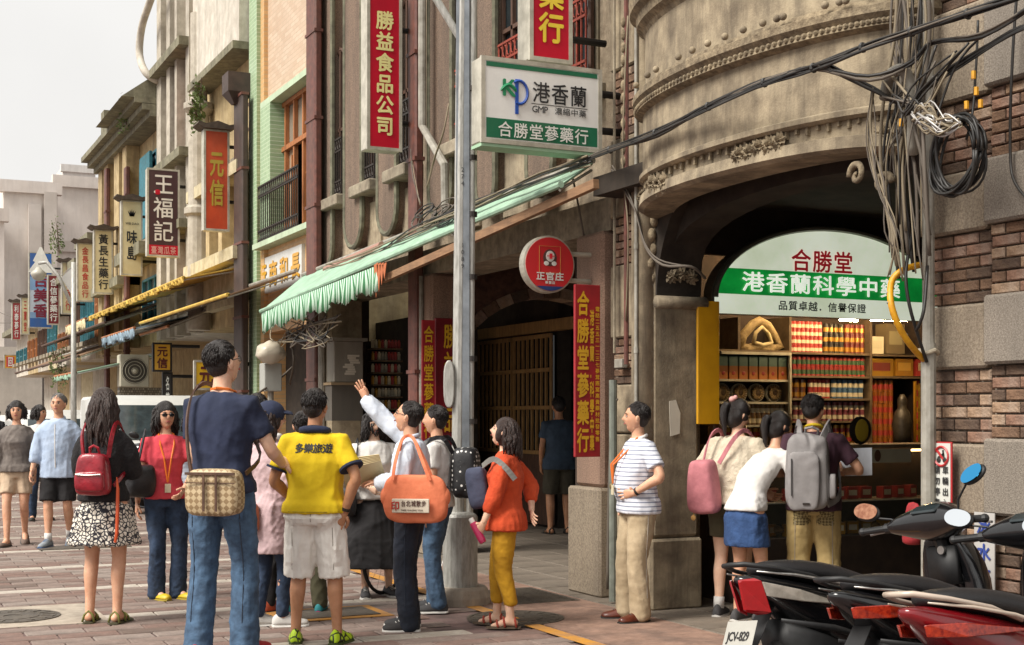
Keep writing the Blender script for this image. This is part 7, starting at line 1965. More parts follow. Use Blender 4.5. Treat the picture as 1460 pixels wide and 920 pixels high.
# ================================================================ the people
c_jean = cloth('blue_denim', '#4d6884', '#36495f', bump=.35, bs=30, scale=14)
c_jeand = cloth('dark_denim', '#2f4059', '#1f2b3d', bump=.35, bs=30, scale=14)
c_black = cloth('black_cloth', '#1f1d1f', '#151314'); c_white = cloth('white_cotton', '#d9d6d2', '#c4c0bb'); c_navy = cloth('navy_cotton', '#272f49', '#1c2338', scale=3)
c_khaki = cloth('khaki_cotton', '#bba88a', '#a08d70', bump=.4); c_kh2 = cloth('sand_cotton', '#b8a06c', '#9a8354', bump=.4)
s_white = flat('white_rubber', '#cfccc6', rough=.6); s_dark = flat('dark_rubber', '#26231f', rough=.7)
def pattern(m, kind, c1, c2, s1, **kw):
    """woven or printed cloth pattern in the cloth's own coordinates"""
    n = m.node_tree; L = n.links.new; b = n.nodes['Principled BSDF']; tc = n.nodes.new('ShaderNodeTexCoord')
    if kind == 'stripe':
        w_ = n.nodes.new('ShaderNodeTexWave'); w_.bands_direction = 'Z'; w_.inputs['Scale'].default_value = s1; w_.inputs['Distortion'].default_value = kw.get('dist', .4); w_.inputs['Detail Scale'].default_value = .6; fac = w_.outputs['Fac']; L(tc.outputs['Object'], w_.inputs['Vector']); lo, hi = kw.get('lo', .25), kw.get('hi', .35)
    elif kind == 'blotch':
        w_ = n.nodes.new('ShaderNodeTexVoronoi'); w_.feature = 'DISTANCE_TO_EDGE'; w_.inputs['Scale'].default_value = s1; fac = w_.outputs['Distance']; L(tc.outputs['Object'], w_.inputs['Vector']); lo, hi = kw.get('lo', .10), kw.get('hi', .14)
    elif kind == 'dots':
        w_ = n.nodes.new('ShaderNodeTexVoronoi'); w_.inputs['Scale'].default_value = s1; w_.inputs['Randomness'].default_value = .35; fac = w_.outputs['Distance']; L(tc.outputs['Object'], w_.inputs['Vector']); lo, hi = .26, .3
    elif kind == 'check':
        w_ = n.nodes.new('ShaderNodeTexChecker'); w_.inputs['Scale'].default_value = s1; fac = w_.outputs['Fac']; mp = n.nodes.new('ShaderNodeMapping'); mp.inputs['Rotation'].default_value = (0, R(45), 0); L(tc.outputs['Object'], mp.inputs['Vector']); L(mp.outputs[0], w_.inputs['Vector']); lo, hi = .4, .6
    rp = n.nodes.new('ShaderNodeValToRGB'); rp.color_ramp.elements[0].position = lo; rp.color_ramp.elements[1].position = hi
    rp.color_ramp.elements[0].color = (*hx(c1), 1); rp.color_ramp.elements[1].color = (*hx(c2), 1); L(fac, rp.inputs[0])
    for l in list(b.inputs['Base Color'].links): n.links.remove(l)
    L(rp.outputs[0], b.inputs['Base Color']); return m
c_skirt = pattern(cloth('printed_skirt', '#d8d2c6'), 'blotch', '#2a2930', '#d5cdbf', 34)
c_stripe = pattern(cloth('striped_polo', '#cdd0da'), 'stripe', '#7f8497', '#d6d8e0', 9.5, lo=.12, hi=.24)
c_fine = pattern(cloth('fine_striped_top', '#9aa0ab'), 'stripe', '#5f6675', '#aab0ba', 22)
o1 = m_gold
# --- walking couple
P1 = person('woman in a sheer grey blouse and beige shorts walking beside a grey haired man', 24, 777, 571, 172, dict(fem=1, skin='mid', style='bob', hairlen=.1, seed=3, fr=(.07, .20), fl=(-.06, -.16, .06), al=((-.20, -.02, .80), (-.3, -1, 0)), ar=((.24, .06, .80), (.4, -1, 0)), hyaw=-8,
    top=dict(m=cloth('sheer_grey_cloth', '#7a716a', '#5c544f', rough=.8), sleeve='three', hem=.86, loose=.03, name='blouse', amp=.014, freq=34), bottom=dict(m=cloth('beige_cotton', '#c4ad94', '#ab947b'), kind='shorts', len=.60, loose=.02), shoes=(flat('grey_brown_shoe', '#6b5a50'), s_dark, 'flat')))
P2 = person('grey haired man in a light blue shirt and black shorts walking towards the camera', 84, 779, 560, 176, dict(skin='mid', hair='grey', seed=4, w=1.0, belly=.03, fr=(.09, .10), fl=(-.09, -.12, .03), ar=((.27, .10, .82), (.4, -1, 0)), al=((-.27, .02, .80), (-.4, -1, 0)), hyaw=5,
    top=dict(m=cloth('light_blue_cotton', '#aebdd2', '#97a7be', bump=.3), sleeve='three', hem=.76, loose=.03, collar=1, amp=.012, freq=26), bottom=dict(m=c_black, kind='shorts', len=.50, loose=.03), shoes=(flat('grey_sneaker', '#8d959c'), flat('blue_sole', '#3b5a86'), 'sneaker'), socks=c_white))
q = MB(); f0 = P2.fdir
q.tube([P2.spine(f) + f0 * (.155 + .02 * math.sin(f * 3)) for f in (-.05, .2, .45, .7, .9)], .006, 5); q.build('button_placket', c_white, P2.shirt)
person('dark haired person in a white t-shirt half behind the grey haired man', 57, 742, 577, 150, dict(fem=1, skin='mid', style='bob', seed=5, hyaw=-40, top=dict(m=c_white, hem=.85), bottom=dict(m=c_jeand, kind='trousers'), shoes=(s_dark, s_dark, 'flat')))
person('small distant walker in a dark blue top at the left end of the street', 13, 668, 583, 170, dict(skin='mid', seed=6, face=False, locks=60, top=dict(m=c_navy), bottom=dict(m=c_jeand, kind='trousers'), shoes=(s_dark, s_dark, 'flat')))
person('distant walker in black at the left edge of the street', -4, 676, 584, 190, dict(fem=1, skin='mid', seed=7, face=False, locks=60, top=dict(m=c_black), bottom=dict(m=c_black, kind='trousers'), shoes=(s_dark, s_dark, 'flat')))
person('tiny distant person in a pink top between parked scooters', 36, 652, 586, 10, dict(fem=1, skin='mid', seed=7, face=False, locks=60, top=dict(m=cloth('faded_pink', '#b57f80')), bottom=dict(m=c_black, kind='trousers'), shoes=(s_dark, s_dark, 'flat')))
# --- woman with the red backpack
P4 = person('long haired woman with a red backpack and patterned skirt seen from behind', 148, 888, 553, 4, dict(fem=1, skin='mid', style='long', hair='brown', hairlen=.34, locks=300, seed=8, w=.93, fr=(.105, -.02), fl=(-.105, .0), fry=8, fly=-8, ar=((.07, .27, 1.20), (.42, -.3, -1)), al=((-.07, .27, 1.18), (-.42, -.3, -1)), hpitch=-6, face=False,
    top=dict(m=cloth('black_knit', '#1d1a1c', '#141214', bump=.5, bs=60), sleeve='long', hem=.95, loose=.026, name='cardigan'), bottom=dict(m=c_skirt, kind='skirt', len=.565, flare=.085, waist=1.0, amp=.03, freq=24, name='skirt'), shoes=(flat('olive_strap', '#6a6a2c'), flat('sandal_sole', '#3d3a22'), 'sandal')))
t = at_person(P4, 'red_backpack', 'small glossy red leather backpack worn by the long haired woman', 'backpack')
m_redl = mat('red_leather', '#9a1f2c', '#741420', rough=.28, scale=12, bump=.25, bscale=20, spec=.6)
b = soft_box((.0, -.205, 1.08), (.27, .13, .30), taper=.22); b.build('bag_body', m_redl, t, smooth=True, sub=1)
b = soft_box((.0, -.275, 1.035), (.215, .05, .14)); b.build('front_pocket', m_redl, t, smooth=True)
q = MB(); q.tube([(-.09, -.305, 1.085), (0, -.312, 1.08), (.09, -.305, 1.085)], .005, 5); q.build('zip', flat('zip_silver', '#bfb9ae', rough=.3, metal=.7), t)
q = MB(); q.tube([(-.035, -.17, 1.22), (-.03, -.19, 1.27), (0, -.195, 1.285), (.03, -.19, 1.27), (.035, -.17, 1.22)], .010, 6); q.build('handle', m_redl, t)
for s in (-1, 1): strap(P4, t, [(s * .09, -.15, 1.20), (s * .11, -.13, 1.36), (s * .11, -.03, 1.45), (s * .11, .10, 1.38), (s * .14, .12, 1.22), (s * .155, .02, 1.10), (s * .13, -.15, 1.0)], .014, .006, m_redl)
q = MB(); q.tube([(.15, -.15, 1.06), (.165, -.17, .98), (.17, -.19, .80), (.165, -.19, .66), (.15, -.18, .60)], [.004, .012, .014, .013, .010], 6); q.build('orange_strap', flat('orange_ribbon', '#d9531e', rough=.5), t)
# --- woman in coral
P5 = person('woman in sunglasses and a coral t-shirt with blue jeans and yellow shoes', 236, 853, 572, 158, dict(fem=1, skin='mid', style='mid', seed=9, sun=1, fr=(.08, .02), fl=(-.10, .03), fry=-25, fly=-30, hyaw=-6, ar=((.245, .02, .78), (.5, -1, 0)), al=((-.12, .25, .95), (-1, -.3, -.2)), lanyard=o1 and flat('orange_lanyard', '#e0701c', rough=.5), lany=.36,
    top=dict(m=cloth('coral_cotton', '#d84a55', '#bb3945', bump=.3), hem=.86, loose=.018), bottom=dict(m=c_jeand, kind='trousers', cut=.078, end=.03, loose=.010), shoes=(flat('yellow_shoe', '#c9ac1c', rough=.5), flat('yellow_sole', '#8f7a14'), 'flat')))
t = at_person(P5, 'shoulder_bag', 'black quilted shoulder bag on the arm of the woman in coral', 'bag')
m_nyl = mat('black_nylon', '#1d1c1f', '#121113', rough=.4, scale=8, bump=.3, bscale=25)
soft_box((.25, .13, 1.02), (.26, .26, .28), rot=Matrix.Rotation(.3, 3, 'Z')).build('bag_body', m_nyl, t, smooth=True, sub=1)
q = MB(); q.tube([(.33, -.12, 1.09), (.41, .03, 1.10), (.36, .16, 1.09)], .004, 5); q.build('zip', MATS['zip_silver'], t)
strap(P5, t, [(.25, -.08, 1.12), (.215, -.06, 1.30), (.17, -.02, 1.44), (.19, .08, 1.40), (.25, .12, 1.14)], .014, .005, m_nyl)
q = MB(); q.tube([(.30, -.12, .94), (.25, -.14, .80), (.16, -.08, .78)], .008, 5); q.build('loose_strap', m_nyl, t)
# --- person with phone behind
P6 = person('person in a striped grey top and black trousers holding a phone behind the tall man', 275, 815, 585, 165, dict(fem=1, skin='mid', style='bob', seed=10, face=False, ar=((.16, .22, .92), (.8, -1, 0)), top=dict(m=c_fine, hem=.84), bottom=dict(m=c_black, kind='trousers', cut=.05, end=.16, loose=.004), shoes=(flat('cream_flat', '#b8a690'), flat('cream_sole', '#9a876e'), 'flat')))
t = at_person(P6, 'mobile_phone', 'white mobile phone held by the person behind the tall man', 'phone'); q = MB(); q.box(.12, .19, .28, .29, .83, .96); q.build('phone_case', s_white, t, bevel=.008); q = MB(); q.box(.126, .184, .291, .293, .845, .945); q.build('screen', m_glass, t)
# --- tall man in navy
P7 = person('tall man in a navy t-shirt and blue jeans seen from behind', 316, 934, 483, 14, dict(skin='light', seed=11, w=.98, fr=(.125, .02), fl=(-.125, -.03), fry=18, fly=-14, hyaw=30, hpitch=10, ar=((.22, .30, 1.02), (.5, -1, -.3)), al=((-.10, .24, 1.0), (-.3, -1, -.2)), glasses=1, hr=((0, .9, .1), (-.8, 0, -.6), .5), locks=380,
    lanyard=flat('orange_lanyard', '#e0701c'), top=dict(m=c_navy, hem=.87, loose=.022, slen=.68, amp=.013, freq=22), bottom=dict(m=c_jean, kind='trousers', cut=.082, end=.03, loose=.012, amp=.013), shoes=(flat('red_shoe', '#a5242a'), s_dark, 'sneaker')))
t = at_person(P7, 'messenger_bag', 'brown checked canvas messenger bag across the tall man\'s back', 'bag')
c_check = pattern(cloth('checked_canvas', '#a08866', rough=.55), 'check', '#8b7352', '#b8a380', 42)
m_brl = mat('brown_leather', '#5b4030', '#3f2b20', rough=.45, scale=14, bump=.2)
soft_box((.06, -.20, .885), (.335, .11, .245), taper=.04).build('bag_body', c_check, t, smooth=True, sub=1)
q = MB(); q.bar((-.08, -.262, .985), (.2, -.262, .985), .010, .014)
for x in (.03, .10): q.bar((x, -.272, .98), (x, -.272, .79), .012, .006)
q.build('leather_trim', m_brl, t)
q = MB(); q.box(-.08, .2, -.268, -.263, .935, .94); q.build('zip', m_brl, t)
strap(P7, t, [(-.09, -.17, .98), (-.12, -.155, 1.12), (-.13, -.14, 1.28), (-.12, -.08, 1.42), (-.07, .02, 1.455), (.03, .13, 1.30), (.16, .14, 1.08), (.17, -.06, .98)], .012, .005, m_brl)
# --- woman in cap
P8 = person('woman in a navy cap and long pale pink cardigan behind the tall man', 384, 893, 574, 40, dict(fem=1, skin='mid', style='mid', hair='brown', seed=12, fr=(.08, .06), fl=(-.08, -.04), fry=35, fly=20, hyaw=25, face=False, ar=((.2, .16, .95), (.6, -1, 0)), al=((-.22, .12, .9), (-.6, -1, 0)),
    top=dict(m=cloth('pale_pink_voile', '#c9aeb0', '#b2989b', bump=.35), sleeve='long', hem=.56, loose=.035, name='cardigan', amp=.018, freq=30), bottom=dict(m=c_jeand, kind='trousers', cut=.05, end=.09, loose=.003), shoes=(s_white, s_white, 'sneaker')))
q = MB(); q.ball((0, -.015, .045), .108, 18, 12, (.93, 1.06, .92)); q.v = [tuple(P8.HM @ Vector(v)) for v in q.v if True]; cp = q.build('cap', c_navy, P8.root, smooth=True)
q = MB(); q.loft([[P8.HM @ Vector((s * .075, .07, .06 + d)), P8.HM @ Vector((s * .06, .15, .045 + d))][::1] + [P8.HM @ Vector((s * .06, .15, .040 + d)), P8.HM @ Vector((s * .075, .07, .054 + d))] for s, d in ((-1, -.01), (-.5, .008), (0, .014), (.5, .008), (1, -.01))]); q.build('peak', c_navy, cp, smooth=True)
t = at_person(P8, 'small_shoulder_bag', 'small orange brown leather bag beside the pale pink cardigan', 'bag')
m_orl = mat('orange_leather', '#b0623a', '#8c4a2a', rough=.45, scale=9, bump=.25)
soft_box((.02, -.20, .84), (.15, .09, .22), taper=.2).build('bag_body', m_orl, t, smooth=True, sub=1)
strap(P8, t, [(-.03, -.18, .94), (-.06, -.16, 1.15), (-.10, -.08, 1.40), (-.12, .03, 1.43), (-.1, .15, 1.2), (.05, .18, .98), (.12, -.1, .92)], .007, .004, m_orl)
P9 = person('person with dark hair in black trousers mostly hidden behind the cap wearer', 366, 872, 560, 20, dict(skin='mid', seed=13, face=False, top=dict(m=c_white, hem=.85), bottom=dict(m=c_black, kind='trousers', cut=.05), shoes=(flat('coral_shoe', '#b8502f'), s_dark, 'sneaker')))
P11 = person('person in olive trousers mostly hidden behind the yellow t-shirt', 432, 874, 585, -10, dict(skin='mid', seed=14, face=False, fr=(.14, .02), fl=(-.14, 0), top=dict(m=c_black), bottom=dict(m=cloth('olive_cloth', '#4d4a34', '#3a3827'), kind='trousers', cut=.07), shoes=(flat('teal_shoe', '#1f7f86'), flat('magenta_sole', '#a02a6a'), 'sneaker')))
# --- yellow shirt man
c_yel = cloth('yellow_cotton', '#e8c81c', '#d2b010', bump=.25, scale=3)
P10 = person('stocky man in a bright yellow t-shirt and white cargo shorts seen from behind', 449, 918, 553, 4, dict(skin='tan', seed=15, w=1.05, fat=1.12, belly=.05, fr=(.15, .0), fl=(-.135, .02), fry=15, fly=-12, hyaw=14, hpitch=-4, face=False, locks=380,
    ar=((.21, -.05, .88), (.8, -.5, -.1)), al=((-.2, .16, .95), (-.6, -1, -.1)), hr=((-.5, -.1, -.85), (-.3, 1, 0), .25), hrs=.25,
    top=dict(m=c_yel, hem=.87, loose=.02, slen=.72, amp=.013, freq=20, name='tshirt', collar=1, cm=c_black), bottom=dict(m=cloth('offwhite_cotton', '#eeeae2', '#dad4cb', bump=.5), kind='shorts', len=.44, loose=.028, amp=.02, freq=24), shoes=(pattern(cloth('neon_shoe', '#a6c91c', rough=.5), 'blotch', '#2a3316', '#b4d422', 16, lo=.05, hi=.09), flat('neon_sole', '#3d4a1a'), 'sneaker')))
q = MB(); q.tube([P10.nk + P10.sv * (.085 * math.cos(a)) + P10.fdir * (.075 * math.sin(a)) + Z_ * (.0 - .01 * math.sin(a)) for a in [i * PI / 9 for i in range(19)]], .026, 8); q.build('dark_collar', c_navy, P10.root, smooth=True)
q = MB()
for s in (-1, 1):
    el, wr_ = P10.arms[s]; e = P10.sh[s].lerp(el, .73); d = (el - P10.sh[s]).normalized(); q.tube([e - d * .008, e + d * .008], .083, 16)
q.build('sleeve_trim', c_navy, P10.root, kind='stuff')
q = MB(); el, wr_ = P10.arms[1]; d = (wr_ - el).normalized(); q.tube([wr_ - d * .03, wr_ - d * .01], .031, 12); q.build('watch', m_iron_blk, P10.root)
# --- white top and black skirt
P12 = person('woman in a white top and long black skirt standing behind the pointing man', 533, 850, 604, 160, dict(fem=1, skin='light', style='mid', seed=16, H=1.55, hpitch=-20, fr=(.09, .04), fl=(-.14, .0), ar=((.1, .24, 1.0), (.9, -1, 0)), al=((-.12, .24, 1.02), (-.9, -1, 0)),
    top=dict(m=c_white, hem=.92, loose=.03, sleeve='short', slen=.85, amp=.014), bottom=dict(m=c_black, kind='skirt', len=.27, flare=.16, amp=.03, freq=20), shoes=(flat('charcoal_shoe', '#3a3a3d'), s_white, 'sneaker')))
q = MB(); q.tube([P12.nk + Vector((.07 * math.cos(a), .065 * math.sin(a) + .02, -.01 - .03 * math.sin(a))) for a in [i * PI / 9 for i in range(19)]], .008, 6); q.build('neckline', flat('teal_trim', '#3f9a8c'), P12.root)
t = at_person(P12, 'black_shoulder_bag', 'black bag hanging at the waist of the woman in the white top', 'bag')
soft_box((.24, .02, .86), (.12, .26, .26)).build('bag_body', m_nyl, t, smooth=True, sub=1); strap(P12, t, [(.22, -.05, .96), (.21, -.06, 1.2), (.15, .0, 1.43), (.2, .1, 1.2), (.24, .1, .98)], .012, .004, m_nyl)
# --- pointing man
c_chambray = cloth('pale_blue_cotton', '#d3dae5', '#b9c2d0', bump=.35)
P13 = person('man with glasses in a pale blue shirt raising his open hand towards the facades', 586, 897, 570, -82, dict(skin='mid', seed=17, glasses=1, w=1.02, fr=(.12, .03), fl=(-.10, -.01), fry=-4, fly=-14, hpitch=14, twist=0, ar=((.16, .40, 1.72), (.6, -.2, -1)), al=((-.10, .21, 1.09), (-.9, -.6, -.4)), hr=((.0, .45, 1), (-.75, .55, 0), .08), hrs=.28, hrth=(0, -1, 0), hl=((.3, .9, .1), (0, -.1, -1), .5),
    top=dict(m=c_chambray, sleeve='long', hem=.86, loose=.03, collar=1, amp=.014), bottom=dict(m=cloth('black_blue_denim', '#232a38', '#171c27', bump=.35, bs=30), kind='trousers', cut=.078, end=.03, loose=.014, amp=.016), shoes=(flat('black_trainer', '#222226'), s_white, 'sneaker')))
t = at_person(P13, 'pamphlets', 'stack of cream printed pamphlets held by the pointing man', 'papers')
m_pam = mat('cream_paper', '#c9b88f', '#b5a27a', rough=.8, scale=4)
Mr = Matrix.Rotation(.35, 3, 'X') @ Matrix.Rotation(-.5, 3, 'Y')
for k in range(6): q = MB(); q.cbox((-.12, .33 + .003 * k, 1.15 + .012 * k), (.22, .30, .006), Matrix.Rotation(R(40), 3, 'Y') @ Matrix.Rotation(R(-18) + .03 * k, 3, 'X')); q.build('pamphlet', m_pam, t)
t = at_person(P13, 'tote_bag', 'large orange tote bag with a white printed label on the pointing man\'s shoulder', 'bag')
m_tote = mat('orange_tote_cloth', '#df7d56', '#c86a46', rough=.75, scale=5, bump=.4, bscale=12)
bb = soft_box((-.315, -.10, .985), (.13, .42, .35), taper=.14); bb.v = [(v[0], v[1] * (1 + .12 * (1.1 - v[2])), v[2]) for v in bb.v]
tb = bb.build('bag_body', m_tote, t, smooth=True, sub=1)
q = MB(); q.ball((-.315, .11, 1.0), .06, 12, 8, (.8, .8, 1.2)); q.ball((-.315, -.31, 1.0), .06, 12, 8, (.8, .8, 1.2)); q.build('side_gusset', m_tote, t, smooth=True)
q = MB(); q.box(-.412, -.395, -.22, .05, .89, .99); lab = q.build('printed_label', flat('label_cream', '#cfc3b0'), t, bevel=.004)
put_glyphs([('印', -.025, .94, .065, .07, .03)], (-.412, 0, 0), Vector((0, -1, 0)), Z_, 'lettering', flat('label_red', '#b32d20'), t, lift=.003)
put_glyphs(row_text('台北城散步', 0.015, .20, .957, .045, .02), (-.412, 0, 0), Vector((0, -1, 0)), Z_, 'lettering', flat('label_brown', '#4b2a22'), t, lift=.003)
put_glyphs(latin('TAIPEI WALKING TOUR', 0.015, .91, .015, .02, 1.0), (-.412, 0, 0), Vector((0, -1, 0)), Z_, 'lettering', flat('label_brown', '#4b2a22'), t, lift=.003)
for dx in (-.28, -.385): strap(P13, t, [(dx, .05, 1.12), (dx * .9, .04, 1.25), (-.20, .025, 1.40), (-.165, -.02, 1.435), (-.20, -.07, 1.40), (dx * .9, -.16, 1.25), (dx, -.22, 1.12)], .011, .004, m_tote)
# --- person with the polka dot backpack
P14 = person('person in blue jeans wearing a polka dot backpack behind the pointing man', 624, 871, 590, -80, dict(skin='mid', seed=18, face=False, H=1.58, fr=(.1, .05), fl=(-.1, -.03), top=dict(m=c_white, hem=.86), bottom=dict(m=c_jean, kind='trousers', cut=.07), shoes=(flat('charcoal_shoe', '#3a3a3d'), s_white, 'sneaker')))
t = at_person(P14, 'polka_dot_backpack', 'black backpack with small white polka dots next to the lamp pole', 'backpack')
c_dot = pattern(cloth('dotted_cloth', '#111114', rough=.6), 'dots', '#d8d6d2', '#17171a', 26)
soft_box((0, -.24, 1.14), (.30, .20, .42), taper=.12).build('bag_body', c_dot, t, smooth=True, sub=1); soft_box((-.05, -.35, 1.06), (.22, .06, .20)).build('front_pocket', m_nyl, t, smooth=True)
for s in (-1, 1): strap(P14, t, [(s * .09, -.15, 1.30), (s * .12, -.06, 1.43), (s * .12, .10, 1.36), (s * .15, .08, 1.15), (s * .12, -.13, 1.0)], .018, .006, m_nyl)
q = MB(); q.tube([(-.10, -.385, 1.13), (-.05, -.392, 1.135), (0, -.385, 1.13)], .005, 5); q.build('zip', flat('pink_zip', '#b04a6a'), t)
t = at_person(P14, 'dark_jacket', 'black jacket hanging below the orange tote bag', 'jacket'); soft_box((-.10, .14, .80), (.1, .2, .26), taper=.2).build('cloth', c_black, t, smooth=True, sub=1)
# --- orange jacket woman
c_or = cloth('orange_linen', '#cf4f26', '#b23d1a', bump=.5, bs=18)
P15 = person('woman in an orange jacket and mustard trousers holding a pink bottle', 722, 893, 598, -82, dict(fem=1, skin='light', style='mid', hair='brown', seed=19, locks=320, w=.98, fat=1.02, belly=.02, H=1.49, fr=(.10, .09), fl=(-.09, -.05), fry=4, fly=-6, hpitch=16, hyaw=0, al=((-.22, .17, .80), (-.5, -1, 0)), ar=((.06, -.20, .93), (.9, -.6, 0)), hl=((.1, .5, -.8), (1, 0, 0), .9), hr=((-.9, -.2, -.5), (0, -1, -.3), .25), hrs=.2,
    top=dict(m=c_or, sleeve='three', hem=.78, loose=.024, name='jacket', collar=1, flare=4, amp=.02, freq=24), bottom=dict(m=cloth('mustard_cloth', '#c4921c', '#a87a12', bump=.45), kind='trousers', cut=.058, end=.20, loose=.014, amp=.010), shoes=(flat('red_sandal_strap', '#a03a2a'), flat('sandal_brown', '#4a3a2a'), 'sandal')))
t = at_person(P15, 'pink_bottle', 'pink drinks bottle in the hand of the woman in the orange jacket', 'bottle')
el, wr_ = P15.arms[-1]; hp = wr_ + Vector((.015, .05, -.07)); d = Vector((-.12, -.42, -.75)).normalized()
q = MB(); q.tube([hp - d * .08, hp - d * .065, hp + d * .08, hp + d * .10], [.028, .031, .031, .026], 14); q.build('bottle_body', flat('magenta_bottle', '#b51f55', rough=.3), t, smooth=False)
q = MB(); q.tube([hp - d * .12, hp - d * .075], .022, 12); q.build('cap', s_white, t)
t = at_person(P15, 'navy_bag', 'slate blue bag slung in front of the woman in the orange jacket', 'bag')
soft_box((.0, .23, 1.12), (.24, .16, .34), taper=.08, rot=Matrix.Rotation(-.15, 3, 'X')).build('bag_body', cloth('slate_cloth', '#4c5166', '#3a3f52', bump=.4), t, smooth=True, sub=1)
strap(P15, t, [(-.10, .18, 1.30), (-.17, .08, 1.36), (-.225, -.02, 1.30), (-.21, -.10, 1.20)], .022, .005, flat('grey_webbing', '#77746f'))
# --- man in the arcade
P16 = person('man in a dark blue shirt and shorts standing inside the arcade', 797, 762, 565, -15, dict(skin='tan', seed=20, face=False, ar=((.14, .28, 1.05), (.8, -.8, 0)), al=((-.2, .1, .85), (-.6, -1, 0)), hpitch=-15, top=dict(m=cloth('slate_blue_shirt', '#3a4a5c', '#2a3644'), hem=.80, loose=.03), bottom=dict(m=cloth('olive_grey', '#4a4538', '#383429'), kind='shorts', len=.50, loose=.03), shoes=(s_dark, s_dark, 'sandal')))
# --- lanyard man
P17 = person('man in a striped polo with an orange lanyard, hand on hip', 911, 884, 575, -104, dict(skin='mid', seed=21, w=1.05, fat=1.06, belly=.075, H=1.60, fr=(.10, .07), fl=(-.12, .03), fry=12, fly=-16, hpitch=2, hyaw=14, hair='black', locks=380,
    al=((-.18, .10, 1.0), (-1, -.8, .0)), ar=((.21, .02, .86), (.7, -1, 0)), hl=((.72, .62, -.1), (.5, -.75, 0), .15), hls=.2, lanyard=flat('orange_lanyard', '#e0701c'), lany=.30, lanyd=.03,
    top=dict(m=c_stripe, hem=.83, loose=.024, slen=.72, collar=1, cm=c_white, name='polo_shirt', amp=.010, freq=20), bottom=dict(m=c_khaki, kind='trousers', cut=.085, end=.05, loose=.018, amp=.010, freq=22), shoes=(mat('brown_leather_shoe', '#6a3423', '#4d2417', rough=.3, scale=6), s_dark, 'sneaker')))
el, wr_ = P17.arms[-1]; d = (wr_ - el).normalized(); q = MB(); q.tube([wr_ - d * .03, wr_ - d * .012], .031, 12); q.build('watch', m_iron_blk, P17.root)
q = MB(); q.ball(P17.spine(.28) + P17.fdir * .215 + P17.sv * .03, .02, 8, 6, (.8, .8, 1.3)); q.build('whistle', flat('brass', '#9a8458', rough=.3, metal=.6), P17.root)
# --- the three at the counter
P18 = person('woman with a fringed cream shawl and pink hair tie leaning to the shop counter', 1042, 879, 569, 38, dict(fem=1, skin='light', style='pony', seed=22, w=1.04, fat=1.05, fr=(.09, .05), fl=(-.08, -.05), lean=(0, .10), hpitch=-26, hyaw=30, face=False, ar=((.12, .30, 1.1), (.8, -.6, -.6)), al=((-.14, .24, 1.1), (-.9, -.6, -.4)),
    top=dict(m=cloth('cream_knit', '#cfc3ae', '#b8ab95', bump=.6, bs=40), sleeve='short', slen=1.0, hem=.92, loose=.045, name='shawl', amp=.014), bottom=dict(m=cloth('olive_shorts', '#57503a', '#443e2c'), kind='shorts', len=.62, loose=.02), shoes=(flat('charcoal_shoe', '#3a3a3d'), s_white, 'sneaker'), socks=c_white))
q = MB(); q.ball((.0, -.11, .085), .030, 10, 8, (1, .8, .8)); q.ball((.02, -.10, .105), .02, 8, 6); q.v = [tuple(P18.HM @ Vector(v)) for v in q.v]; q.build('hair_tie', flat('pink_tie', '#d9a29b'), P18.root, smooth=True)
q = MB(); rr = random.Random(5)
for i in range(44):
    a = -.2 + i / 43 * 3.5; p = P18.spine(.18) + Vector((.215 * math.cos(a), -.16 * math.sin(a), .02)); q.tube([p, p + Vector((rr.uniform(-.01, .01), 0, -.05)), p + Vector((rr.uniform(-.012, .012), 0, -.10))], [.006, .004, .002], 4)
q.build('fringe', cloth('cream_knit', '#cfc3ae'), P18.root, kind='stuff')
t = at_person(P18, 'pink_backpack', 'dusty pink backpack on the woman in the cream shawl', 'backpack')
m_pk = cloth('dusty_pink_cloth', '#c07a80', '#a5646b', bump=.35)
soft_box((-.10, -.245, 1.02), (.27, .17, .42), taper=.25, rot=Matrix.Rotation(.12, 3, 'X')).build('bag_body', m_pk, t, smooth=True, sub=1)
for s in (-1, 1): strap(P18, t, [(-.08 + s * .07, -.17, 1.20), (s * .11 - .02, -.10, 1.40), (s * .12, .05, 1.45), (s * .15, .16, 1.30), (s * .14, .0, 1.05)], .016, .005, m_pk)
q = MB(); q.tube([(-.16, -.26, .90), (-.17, -.28, .80)], .004, 4); q.ball((-.17, -.285, .78), .022, 10, 7, (1, .4, 1)); q.build('charm', flat('cork', '#b58a4c'), t)
P19 = person('woman with a pony tail in a white t-shirt and denim skirt bending to the counter', 1070, 886, 592, 50, dict(fem=1, skin='mid', style='pony', hair='black', seed=23, H=1.56, fixhead=False, lean=(0, .34), head=(0, .06), hpitch=-22, hyaw=18, sway=(0, -.06), face=False, fr=(.09, .02), fl=(-.09, -.05), ar=((.16, .44, 1.0), (.9, -.3, -.8)), al=((-.16, .36, 1.0), (-.9, -.2, -.8)),
    top=dict(m=c_white, hem=.90, loose=.02), bottom=dict(m=cloth('blue_denim_skirt', '#33507e', '#263e66', bump=.4, bs=30), kind='skirt', len=.60, flare=.016, loose=.014), shoes=(flat('charcoal_shoe', '#3a3a3d'), s_white, 'sneaker')))
